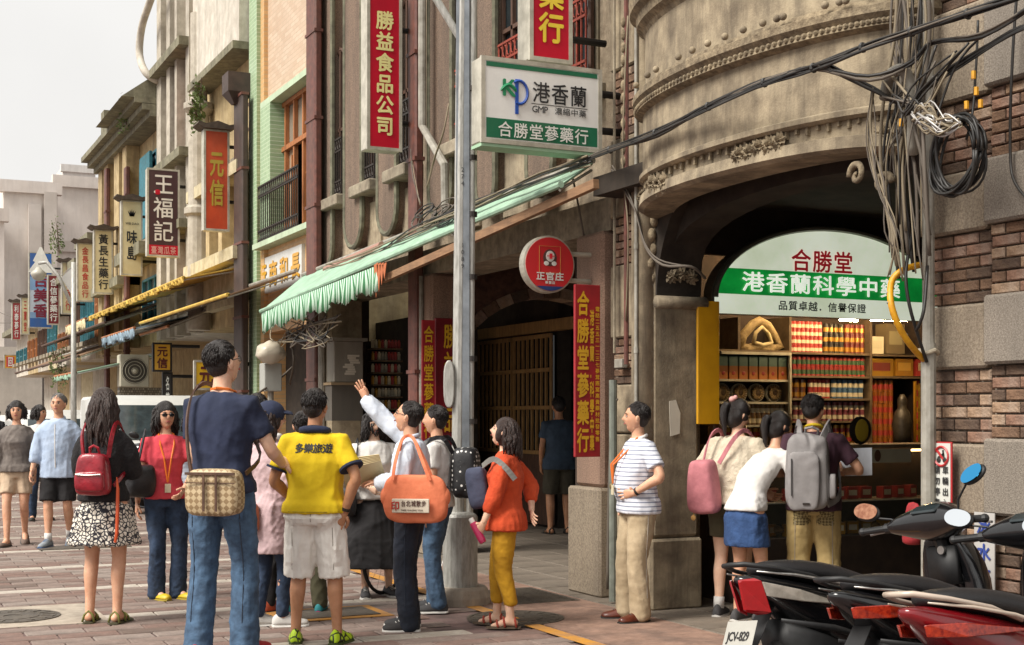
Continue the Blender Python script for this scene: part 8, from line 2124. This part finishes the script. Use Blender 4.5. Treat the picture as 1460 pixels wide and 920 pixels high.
P20 = person('man in a maroon t-shirt with a grey backpack reading a white sheet at the counter', 1160, 884, 561, 12, dict(skin='mid', seed=24, w=1.06, belly=.03, hyaw=24, hpitch=-16, face=False, locks=380, lean=(.0, .04), fr=(.12, 0), fl=(-.12, 0), ar=((.22, .27, 1.10), (.9, -.5, -.7)), al=((-.08, .28, 1.08), (-1, -.4, -.5)), hr=((-.2, .8, .5), (-.9, 0, 0), .5),
    top=dict(m=cloth('maroon_cotton', '#4a2a38', '#36202b'), hem=.82, loose=.024, slen=.7, name='tshirt'), bottom=dict(m=c_kh2, kind='trousers', cut=.10, end=.12, loose=.026, amp=.010), shoes=(s_dark, s_dark, 'sneaker')))
q = MB(); q.tube([P20.nk + P20.sv * (.066 * math.cos(a)) + P20.fdir * (.062 * math.sin(a)) + Z_ * (.022 - .03 * math.sin(a)) for a in [i * PI / 9 for i in range(19)]], .012, 6); q.build('lanyard', flat('yellow_lanyard', '#d8b818'), P20.root, smooth=True)
pattern(cloth('plaid_pocket', '#6f6040'), 'check', '#5a4c30', '#8f7f56', 60)
t = at_person(P20, 'grey_backpack', 'large rectangular grey backpack worn by the man in maroon', 'backpack')
m_gb = cloth('grey_nylon', '#8f8b8a', '#7b7776', bump=.2, rough=.7)
soft_box((-.045, -.235, 1.12), (.335, .20, .56), taper=.08, puff=.06).build('bag_body', m_gb, t, smooth=True, sub=1)
soft_box((-.075, -.345, 1.06), (.23, .05, .42), puff=.05).build('front_pocket', m_gb, t, smooth=True)
soft_box((.135, -.27, 1.02), (.05, .13, .18)).build('side_pocket', m_gb, t, smooth=True)
for s in (-1, 1): strap(P20, t, [(-.02 + s * .08, -.15, 1.36), (s * .105, -.09, 1.46), (s * .12, .03, 1.475), (s * .13, .14, 1.36), (s * .175, .10, 1.15), (s * .19, -.08, .95), (s * .10, -.20, .88)], .024, .007, m_gb)
q = MB(); q.tube([(-.06, -.20, 1.38), (-.06, -.25, 1.44), (-.01, -.26, 1.45), (.03, -.25, 1.43), (.03, -.20, 1.38)], .010, 6); q.build('handle', m_gb, t)
q = MB(); q.tube([(-.16, -.375, 1.22), (-.16, -.378, .95)], .005, 5); q.tube([(.085, -.36, 1.25), (.09, -.362, .92)], .005, 5); q.build('zip', flat('dark_zip', '#3f3d3d'), t)
q = MB(); q.box(-.08, -.03, -.376, -.372, .885, .90); q.build('tag', m_iron_blk, t)
t = at_person(P20, 'paper_sheets', 'white paper sheets in the hand of the man with the grey backpack', 'papers')
q = MB(); q.loft([[Vector((x, .33 + .03 * math.sin(x * 12) + .02 * k, 1.16 + z + .05 * (x - .1))) for z, k in ((-.1, 0), (.0, 1), (.11, 2))] + [Vector((x, .333 + .03 * math.sin(x * 12) + .02 * k, 1.16 + z + .05 * (x - .1))) for z, k in ((.11, 2), (.0, 1), (-.1, 0))] for x in (.2, .26, .32, .38, .44)]); q.build('sheet', flat('white_paper', '#d4d8e0', rough=.7), t)
finish_people()
bk = (0, -1, 0)
c_seam = flat('seam_thread', '#26303f'); c_seamw = flat('pale_seam', '#9d958b'); c_pk = cloth('jean_pocket', '#577493', '#40597a', bump=.35, bs=30, scale=14)
def pockets(P, m, ms, z=.86, w_=.13, h_=.13, dx=.085):
    for s in (-1, 1): patch(P.bot, [(s * dx - w_ / 2, -.2, z - h_ / 2), (s * dx + w_ / 2, -.2, z - h_ / 2), (s * dx + w_ / 2, -.2, z + h_ / 2), (s * dx - w_ / 2, -.2, z + h_ / 2)], bk, 'back_pocket', m)
    seam(P.bot, [(0, -.2, .95), (0, -.2, .80)], bk, 'seam', ms); 
pockets(P7, c_pk, c_seam, z=.80); pockets(P10, MATS['offwhite_cotton'], c_seamw, z=.80); pockets(P20, MATS['plaid_pocket'], c_seamw, z=.78)
for P, s, z0, z1 in ((P7, 1, .78, .1), (P7, -1, .78, .1), (P10, 1, .78, .46), (P10, -1, .78, .46), (P20, 1, .75, .2), (P20, -1, .75, .2)): seam(P.bot, [(s * .135, -.2, z0), (s * .14, -.2, z1)], bk, 'leg_seam', c_seam if P is P7 else c_seamw)
for s in (-1, 1): patch(P10.bot, [(s * .2, -.2, .52), (s * .13, -.2, .52), (s * .13, -.2, .66), (s * .2, -.2, .66)], bk, 'cargo_pocket', MATS['offwhite_cotton'], .012)
for P, m, z in ((P7, c_seam, .89), (P10, flat('yellow_seam', '#a88f0e'), .885), (P20, flat('maroon_seam', '#2c1a22'), .84)): seam(P.shirt, [(-.15, -.2, z), (.15, -.2, z)], bk, 'hem', m)
for P, n_ in ((P13, (-1, .2, 0)), (P17, (-1, .3, 0))): seam(P.bot, [(-.3, .02, .86), (-.3, .04, .5), (-.3, .03, .15)], n_, 'leg_seam', c_seam if P is P13 else c_seamw); 
stick(P10.shirt, [(c, -.10 + .062 * i, .0, .066, .066, .05) for i, c in enumerate('多樂旅遊')], None, P10.spine(.80) + Vector((0.02, -.4, 0)), Vector((1, 0, 0)), Z_, 'lettering', m_blktext)
# ================================================================ scooters
m_gloss = mat('black_gloss_paint', '#131315', '#0e0e10', rough=.22, spec=.5, coat=.6, scale=4)
m_redp = mat('red_gloss_paint', '#7c1018', '#5f0b12', rough=.22, coat=.6, scale=4)
m_seatm = mat('seat_vinyl', '#1b1a1c', '#131214', rough=.5, scale=20, bump=.15, bscale=120)
m_plast = mat('black_plastic', '#1f1f20', '#161617', rough=.55, scale=20)
m_silv = mat('silver_metal', '#b5b3af', '#8f8d89', rough=.3, metal=.8, scale=20)
m_tyre = mat('tyre_rubber', '#1a1918', '#232120', rough=.9, scale=30, bump=.3)
m_mirror = mat('mirror_glass', '#dfe4e8', '#dfe4e8', rough=.03, metal=1.0)
m_bluemir = mat('blue_mirror_glass', '#3aa0d8', '#3aa0d8', rough=.05, metal=1.0)
m_lensr = mat('red_lens', '#a30d16', '#8c0a10', rough=.12, spec=.7, scale=8, coat=.5); m_lenso = mat('orange_lens', '#a8341a', '#6f120c', rough=.12, scale=60, coat=.5); m_lensc = mat('clear_lens', '#bdb6aa', '#968f84', rough=.12, scale=12, coat=.5)
def sect(y, w_, z0, z1, n=12, p=2.6, x=0):
    out = []
    for i in range(n):
        a = 2 * PI * i / n; c_, s_ = math.cos(a), math.sin(a)
        out.append(Vector((x + w_ * math.copysign(abs(c_) ** (2 / p), c_), y, (z0 + z1) / 2 + (z1 - z0) / 2 * math.copysign(abs(s_) ** (2 / p), s_))))
    return out
def low(q):
    q.v = [(v[0], v[1], v[2] - max(0, .11 * (v[1] + .93)) if v[1] < .25 and v[2] > .35 else v[2]) for v in q.v]; return q
def scooter(label, X, Y, ang, lean, paint, rail=m_plast, mirL=m_mirror, mirR=m_bluemir, tail='wedge', plate=True, full=True):
    x, y = CA * X + SA * Y, -SA * X + CA * Y
    t = thing('motor_scooter', label, 'scooter', (x, y, 0), rot=(0, 0, 0))
    t.rotation_euler = (Matrix.Rotation(-YAW - R(ang), 3, 'Z') @ Matrix.Rotation(-R(lean), 3, 'Y')).to_euler(); t.scale = (1, 1, .965)
    for yy, nm in ((-.62, 'rear'), (.66, 'front')):
        q = MB(); q.tube([(0, yy + .215 * math.cos(a), .26 + .215 * math.sin(a)) for a in [i * PI / 12 for i in range(25)]], .05, 10, False); w_ = q.build('tyre', m_tyre, t, smooth=True)
        q = MB(); q.lathe((0, yy, .26), [(.17, -.03), (.175, .0), (.17, .03), (.15, .03), (.15, -.03)], 24, 'x'); q.lathe((0, yy, .26), [(.04, -.06), (.04, .06)], 12, 'x')
        for k in range(5): a = k * 2 * PI / 5; q.bar((0, yy, .26), (0, yy + .16 * math.cos(a), .26 + .16 * math.sin(a)), .03, .03)
        q.build('rim', m_silv, w_)
    q = MB(); q.loft([sect(-.93, .03, .78, .82), sect(-.80, .10, .70, .83), sect(-.60, .15, .56, .82), sect(-.35, .165, .44, .79), sect(-.10, .16, .36, .72), sect(.06, .13, .30, .62)]); low(q).build('rear_body', paint, t, smooth=True, sub=1)
    q = MB(); q.loft([sect(-.72, .10, .42, .60), sect(-.4, .13, .30, .52), sect(0, .12, .22, .40)]); q.build('engine_cover', m_plast, t, smooth=True)
    q = MB(); q.loft([sect(-.82, .06, .825, .87), sect(-.74, .115, .81, .90), sect(-.55, .14, .79, .915), sect(-.36, .15, .76, .90), sect(-.24, .155, .73, .86), sect(-.05, .145, .70, .835), sect(.12, .10, .68, .81), sect(.17, .05, .68, .74)]); low(q).build('seat', m_seatm, t, smooth=True, sub=1)
    q = MB(); q.loft([sect(.0, .15, .25, .33), sect(.30, .17, .24, .30), sect(.46, .18, .25, .34)]); q.build('floorboard', m_plast, t, smooth=True)
    q = MB(); q.loft([[Vector((s * w_, y_ + .05 * (1 - abs(s)), z)) for s in (-1, -.6, 0, .6, 1)] + [Vector((s * w_ * .97, y_ + .05 * (1 - abs(s)) + th, z)) for s in (1, .6, 0, -.6, -1)] for w_, y_, z, th in ((.17, .44, .30, .04), (.21, .47, .50, .10), (.20, .47, .70, .14), (.15, .44, .86, .14), (.09, .42, .97, .10))]); q.build('leg_shield', paint, t, smooth=True, sub=1)
    q = MB(); q.loft([sect(.46, .12, .55, .95), sect(.60, .12, .56, .90), sect(.70, .07, .62, .80)]); q.build('front_cowl', paint, t, smooth=True, sub=1)
    q = MB(); q.tube([(0, .45, .92), (0, .55, .60), (0, .63, .34)], .035, 8); q.build('steering_column', m_plast, t)
    q = MB(); q.loft([sect(.40, .06, .50, .53), sect(.62, .085, .50, .56), sect(.86, .06, .40, .46)]); q.build('front_mudguard', paint, t, smooth=True)
    # handlebar cover, wide and pointed
    q = MB(); R_ = []
    for xx, zc, hz, yc, hy in ((-.27, 1.0, .022, .36, .03), (-.18, 1.01, .06, .40, .07), (-.08, 1.01, .10, .45, .12), (0, 1.01, .115, .47, .15), (.08, 1.01, .10, .45, .12), (.18, 1.01, .06, .40, .07), (.27, 1.0, .022, .36, .03)):
        R_.append([Vector((xx, yc + hy * math.cos(a), zc + hz * math.sin(a))) for a in [i * PI / 6 for i in range(12)]])
    q.loft(R_); q.build('handlebar_cover', paint, t, smooth=True, sub=1)
    q = MB(); q.cbox((0, .37, 1.075), (.16, .07, .02), Matrix.Rotation(R(28), 3, 'X')); q.build('dashboard', m_glass, t, bevel=.008)
    q = MB(); q.loft([[Vector((s * .09, .44, .78 + z)) for s in (-1, 1)] + [Vector((s * .09, .47, .78 + z)) for s in (1, -1)] for z in (-.10, 0, .10)]); q.build('front_panel', m_plast, t, smooth=True)
    q = MB(); q.cyl((.02, .42, .86), (.02, .435, .86), .022); q.build('key_lock', m_silv, t)
    for s in (-1, 1):
        q = MB(); q.cyl((s * .26, .355, 1.0), (s * .385, .325, .995), .019, n=12); q.ball((s * .392, .323, .995), .023, 8, 6); q.build('grip', m_plast, t)
        q = MB(); q.cyl((s * .225, .365, 1.0), (s * .262, .355, 1.0), .028, n=10); q.build('switch_housing', m_plast, t)
        q = MB(); q.tube([(s * .25, .39, .995), (s * .31, .40, .985), (s * .39, .375, .975)], .007, 6); q.build('brake_lever', m_silv, t)
        dz = -.09 if s < 0 else .03
        q = MB(); q.tube([(s * .20, .37, 1.03), (s * .22, .36, 1.09 + dz * .5), (s * .30, .34, 1.15 + dz)], .006, 6); st = q.build('mirror_arm', m_plast, t)
        c_ = Vector((s * .355, .335, 1.185 + dz)); Mx = Matrix.Rotation(s * R(-12), 3, 'Z') @ Matrix.Rotation(R(-24), 3, 'X') @ Matrix.Rotation(s * R(-18), 3, 'Y')
        q = MB(); q.ball((0, 0, 0), .08, 16, 10, (1, .28, .62)); q.v = [tuple(c_ + Mx @ Vector(v)) for v in q.v]; q.build('mirror_housing', m_plast, st, smooth=True)
        q = MB(); q.prism([c_ + Mx @ Vector((.072 * math.copysign(abs(math.cos(a)) ** .8, math.cos(a)), -.0225, .044 * math.sin(a))) for a in [i * PI / 12 for i in range(24)]], Mx @ Vector((0, .004, 0))); q.build('mirror_glass', mirL if s < 0 else mirR, st)
    # tail lamp, indicator lenses, grab rail
    for s in (-1, 1):
        q = MB(); q.loft([[Vector((s * .02, -.935, .80)), Vector((s * .035, -.93, .79)), Vector((s * .03, -.90, .65)), Vector((s * .01, -.91, .65))], [Vector((s * .07, -.88, .81)), Vector((s * .105, -.85, .79)), Vector((s * .095, -.80, .64)), Vector((s * .03, -.84, .63))]] if tail == 'wedge' else [[Vector((s * .06, -.875, .745)), Vector((s * .085, -.865, .75)), Vector((s * .08, -.855, .70)), Vector((s * .06, -.865, .70))], [Vector((s * .11, -.76, .76)), Vector((s * .152, -.74, .76)), Vector((s * .150, -.74, .705)), Vector((s * .1, -.76, .70))], [Vector((s * .15, -.44, .745)), Vector((s * .170, -.44, .75)), Vector((s * .170, -.44, .74)), Vector((s * .15, -.44, .74))]])
        low(q).build('tail_light', m_lensr if tail == 'wedge' else m_lenso, t, bevel=.008)
        if tail == 'wedge':
            q = MB(); q.loft([[Vector((s * .095, -.855, .785)), Vector((s * .108, -.85, .785)), Vector((s * .098, -.82, .72)), Vector((s * .09, -.83, .72))], [Vector((s * .14, -.68, .75)), Vector((s * .158, -.68, .755)), Vector((s * .155, -.66, .70)), Vector((s * .14, -.66, .70))], [Vector((s * .15, -.48, .70)), Vector((s * .172, -.48, .705)), Vector((s * .17, -.48, .695)), Vector((s * .15, -.48, .69))]]); low(q).build('clear_indicator', m_lensc, t, bevel=.006)
        q = MB(); q.tube([(s * .10, -.88, .832), (s * .15, -.70, .822), (s * .168, -.5, .80), (s * .172, -.25, .745), (s * .165, -.1, .69)], [.004, .008, .009, .008, .004], 6); low(q).build('side_trim', rail if rail is not m_plast else m_silv, t, smooth=True)
        q = MB(); q.loft([sect(-.78, .003, .60, .62, 6, 2, s * .118), sect(-.5, .003, .56, .60, 6, 2, s * .160), sect(-.2, .003, .50, .53, 6, 2, s * .167)]); low(q).build('panel_crease', m_plast, t, smooth=True)
    q = MB(); q.tube([(-.13, -.42, .80), (-.15, -.60, .825), (-.13, -.80, .85), (-.07, -.92, .865), (0, -.94, .865), (.07, -.92, .865), (.13, -.80, .85), (.15, -.60, .825), (.13, -.42, .78)], [.008, .010, .011, .013, .013, .013, .011, .010, .008], 8); low(q).build('grab_rail', rail, t, smooth=True)
    q = MB(); q.prism([(-.05, -.72, .70), (.05, -.72, .70), (.06, -.92, .44), (-.06, -.92, .44)], (0, .012, .012)); q.build('mudguard', m_plast, t)
    if plate:
        Mx = Matrix.Rotation(R(-24), 3, 'X'); c_ = Vector((0, -.93, .545))
        q = MB(); q.cbox(c_, (.20, .004, .13), Mx); p_ = q.build('number_plate', flat('plate_white', '#a9a79f', rough=.4), t, bevel=.002)
        q = MB(); its = latin('JCV-829', 0, 0, .07, .02, .8); wt = its[-1][1] + .03
        its = [(i[0], (i[1] - wt / 2) * .74, -.01, i[3] * .68, i[4] * .9, .02) for i in its]
        put_glyphs(its, c_ + Mx @ Vector((0, -.003, 0)), Vector((1, 0, 0)), Mx @ Z_, 'lettering', m_blktext, p_, lift=.001)
    q = MB(); q.tube([(.14, -.15, .28), (.16, -.4, .30), (.17, -.5, .34)], [.02, .03, .05], 8); q.tube([(.17, -.48, .34), (.18, -.92, .42)], .058, 12); q.build('exhaust', m_silv if full else m_plast, t, smooth=True)
    q = MB(); q.tube([(-.10, -.2, .2), (-.2, -.16, .01)], .012, 6); q.build('side_stand', m_silv, t)
    if tail == 'wedge': put_glyphs(latin('Racing', 0, 0, .075, .02, .9), Vector((-.170, -.46, .60)), Vector((0, 1, .12)) * -1 if False else Vector((0, 1, -.15)) * -1, Z_, 'lettering', m_w2, t, lift=.004).scale = (1, 1, 1)
    return t
scooter('black scooter with a red and clear tail light and a blue tinted mirror', 1.85, 6.54, 58, 9, m_gloss, mirL=mat('warm_mirror_glass', '#d8a080', '#a86f58', rough=.06, metal=1.0, scale=30))
scooter('black scooter with a long orange tail light parked between two other scooters', 2.14, 6.0, 58, 8, m_gloss, tail='long', mirR=m_mirror, plate=False)
scooter('dark red scooter with a cream grab rail, nearest of the parked three', 2.31, 5.50, 60, 8, m_redp, rail=flat('cream_rail', '#b9a99a', rough=.35, coat=.4), tail='long', mirR=m_mirror, plate=False)
for i, (px, Y, l) in enumerate(((196, 21.5, 'black scooter parked by the wall behind the woman in coral'), (214, 20.4, 'dark red scooter parked next to the white van on the street side'), (22, 34, 'distant dark scooter at the left end of the street'))):
    X = (px - PX0) / F * Y; scooter(l, X, Y, (170, 165, 150)[i], 6, (m_gloss, m_redp, m_gloss)[i], mirR=m_mirror, plate=False)
# ---- bicycle wheel part seen behind the pointing man
c_ = cw(548, 11.4); t = thing('bicycle', 'dark bicycle partly hidden behind the black skirt', 'bicycle', (c_[0], c_[1], 0), rz=-YAW + R(62))
for x0 in (-.0, 1.0):
    q = MB(); q.tube([(x0 + .31 * math.cos(a), 0, .33 + .31 * math.sin(a)) for a in [i * PI / 16 for i in range(33)]], .016, 6, False); w_ = q.build('tyre', m_tyre, t, smooth=True)
    q = MB()
    for k in range(16): a = k * PI / 8; q.tube([(x0, 0, .33), (x0 + .3 * math.cos(a), 0, .33 + .3 * math.sin(a))], .0018, 3)
    q.build('spokes', m_silv, w_, kind='stuff')
q = MB()
for a, b_ in (((0, 0, .33), (.38, 0, .34)), ((0, 0, .33), (.25, 0, .75)), ((.25, 0, .78), (.38, 0, .34)), ((.38, 0, .34), (.85, 0, .72)), ((.25, 0, .72), (.82, 0, .80)), ((.80, 0, .92), (1.0, 0, .33))): q.tube([a, b_], .016, 8)
q.build('frame', m_gloss, t); q = MB(); q.tube([(.80, -.26, .95), (.80, 0, .92), (.80, .26, .95)], .012, 6); q.build('handlebar', m_silv, t)
q = MB(); q.ball((.23, 0, .86), .09, 10, 6, (1.3, .8, .35)); q.build('saddle', m_seatm, t, smooth=True)
# ================================================================ white vans parked along the arcade
m_vanw = mat('white_van_paint', '#d8d8d3', '#cfcfca', rough=.25, coat=.5, scale=2, dirt=.15, dirtcol=(.4, .38, .35))
def van(label, x, y, L_, H_, W2=1.66):
    t = thing('parked_van', label, 'van', (x, y, 0))
    prof = [(0, .35), (0, .95), (.15, 1.05), (.75, H_ - .12), (1.05, H_), (L_ - .1, H_), (L_, H_ - .25), (L_, .35)]
    q = MB(); R_ = []
    for s, k in ((-1, .90), (-.94, 1), (.94, 1), (1, .90)): R_.append([Vector((s * W2 / 2, p[0] + (0 if k == 1 else .03), .35 + (p[1] - .35) * (1 if k == 1 or p[1] < 1.1 else .985))) for p in prof])
    q.loft(R_); q.build('body', m_vanw, t, bevel=.04)
    q = MB(); q.prism([(-.72, .185, 1.09), (.72, .185, 1.09), (.66, .70, H_ - .18), (-.66, .70, H_ - .18)], (0, -.012, .01)); q.build('windscreen', mat('car_glass', '#3c4648', '#2c3335', rough=.06, spec=.7), t)
    for s in (-1, 1):
        q = MB(); q.prism([(s * (W2 / 2 + .002), .45, 1.05), (s * (W2 / 2 + .002), 1.5, 1.05), (s * (W2 / 2 + .002), 1.5, H_ - .2), (s * (W2 / 2 + .002), .85, H_ - .2)], (s * .006, 0, 0)); q.build('side_window', MATS['car_glass'], t)
        q = MB(); q.cbox((s * .62, -.005, .80), (.28, .03, .17)); q.build('headlight', m_lensc, t, bevel=.02)
        q = MB(); q.ball((s * (W2 / 2 + .1), .35, 1.15), .11, 8, 6, (.7, .4, 1.1)); q.build('wing_mirror', m_plast, t, smooth=True)
        for yy in (.65, L_ - .7): q = MB(); q.lathe((s * (W2 / 2 - .08), yy, .31), [(.3, -.09), (.31, 0), (.3, .09), (.17, .1), (.16, -.1)], 20, 'x'); q.build('wheel', m_tyre, t)
    q = MB(); q.cbox((0, -.02, .47), (W2 * .98, .08, .20)); q.build('bumper', m_plast, t, bevel=.02)
    q = MB(); q.cbox((0, -.01, .72), (.7, .02, .08)); q.build('grille', m_plast, t)
van('white van with a sloping windscreen parked behind the woman in coral', 4.6, 23.0, 3.9, 1.84)
van('white van parked behind the walking couple', 4.1, 32.0, 4.2, 1.62)
van('small white car far down the street behind the walkers', 3.2, 40.0, 3.8, 1.5)
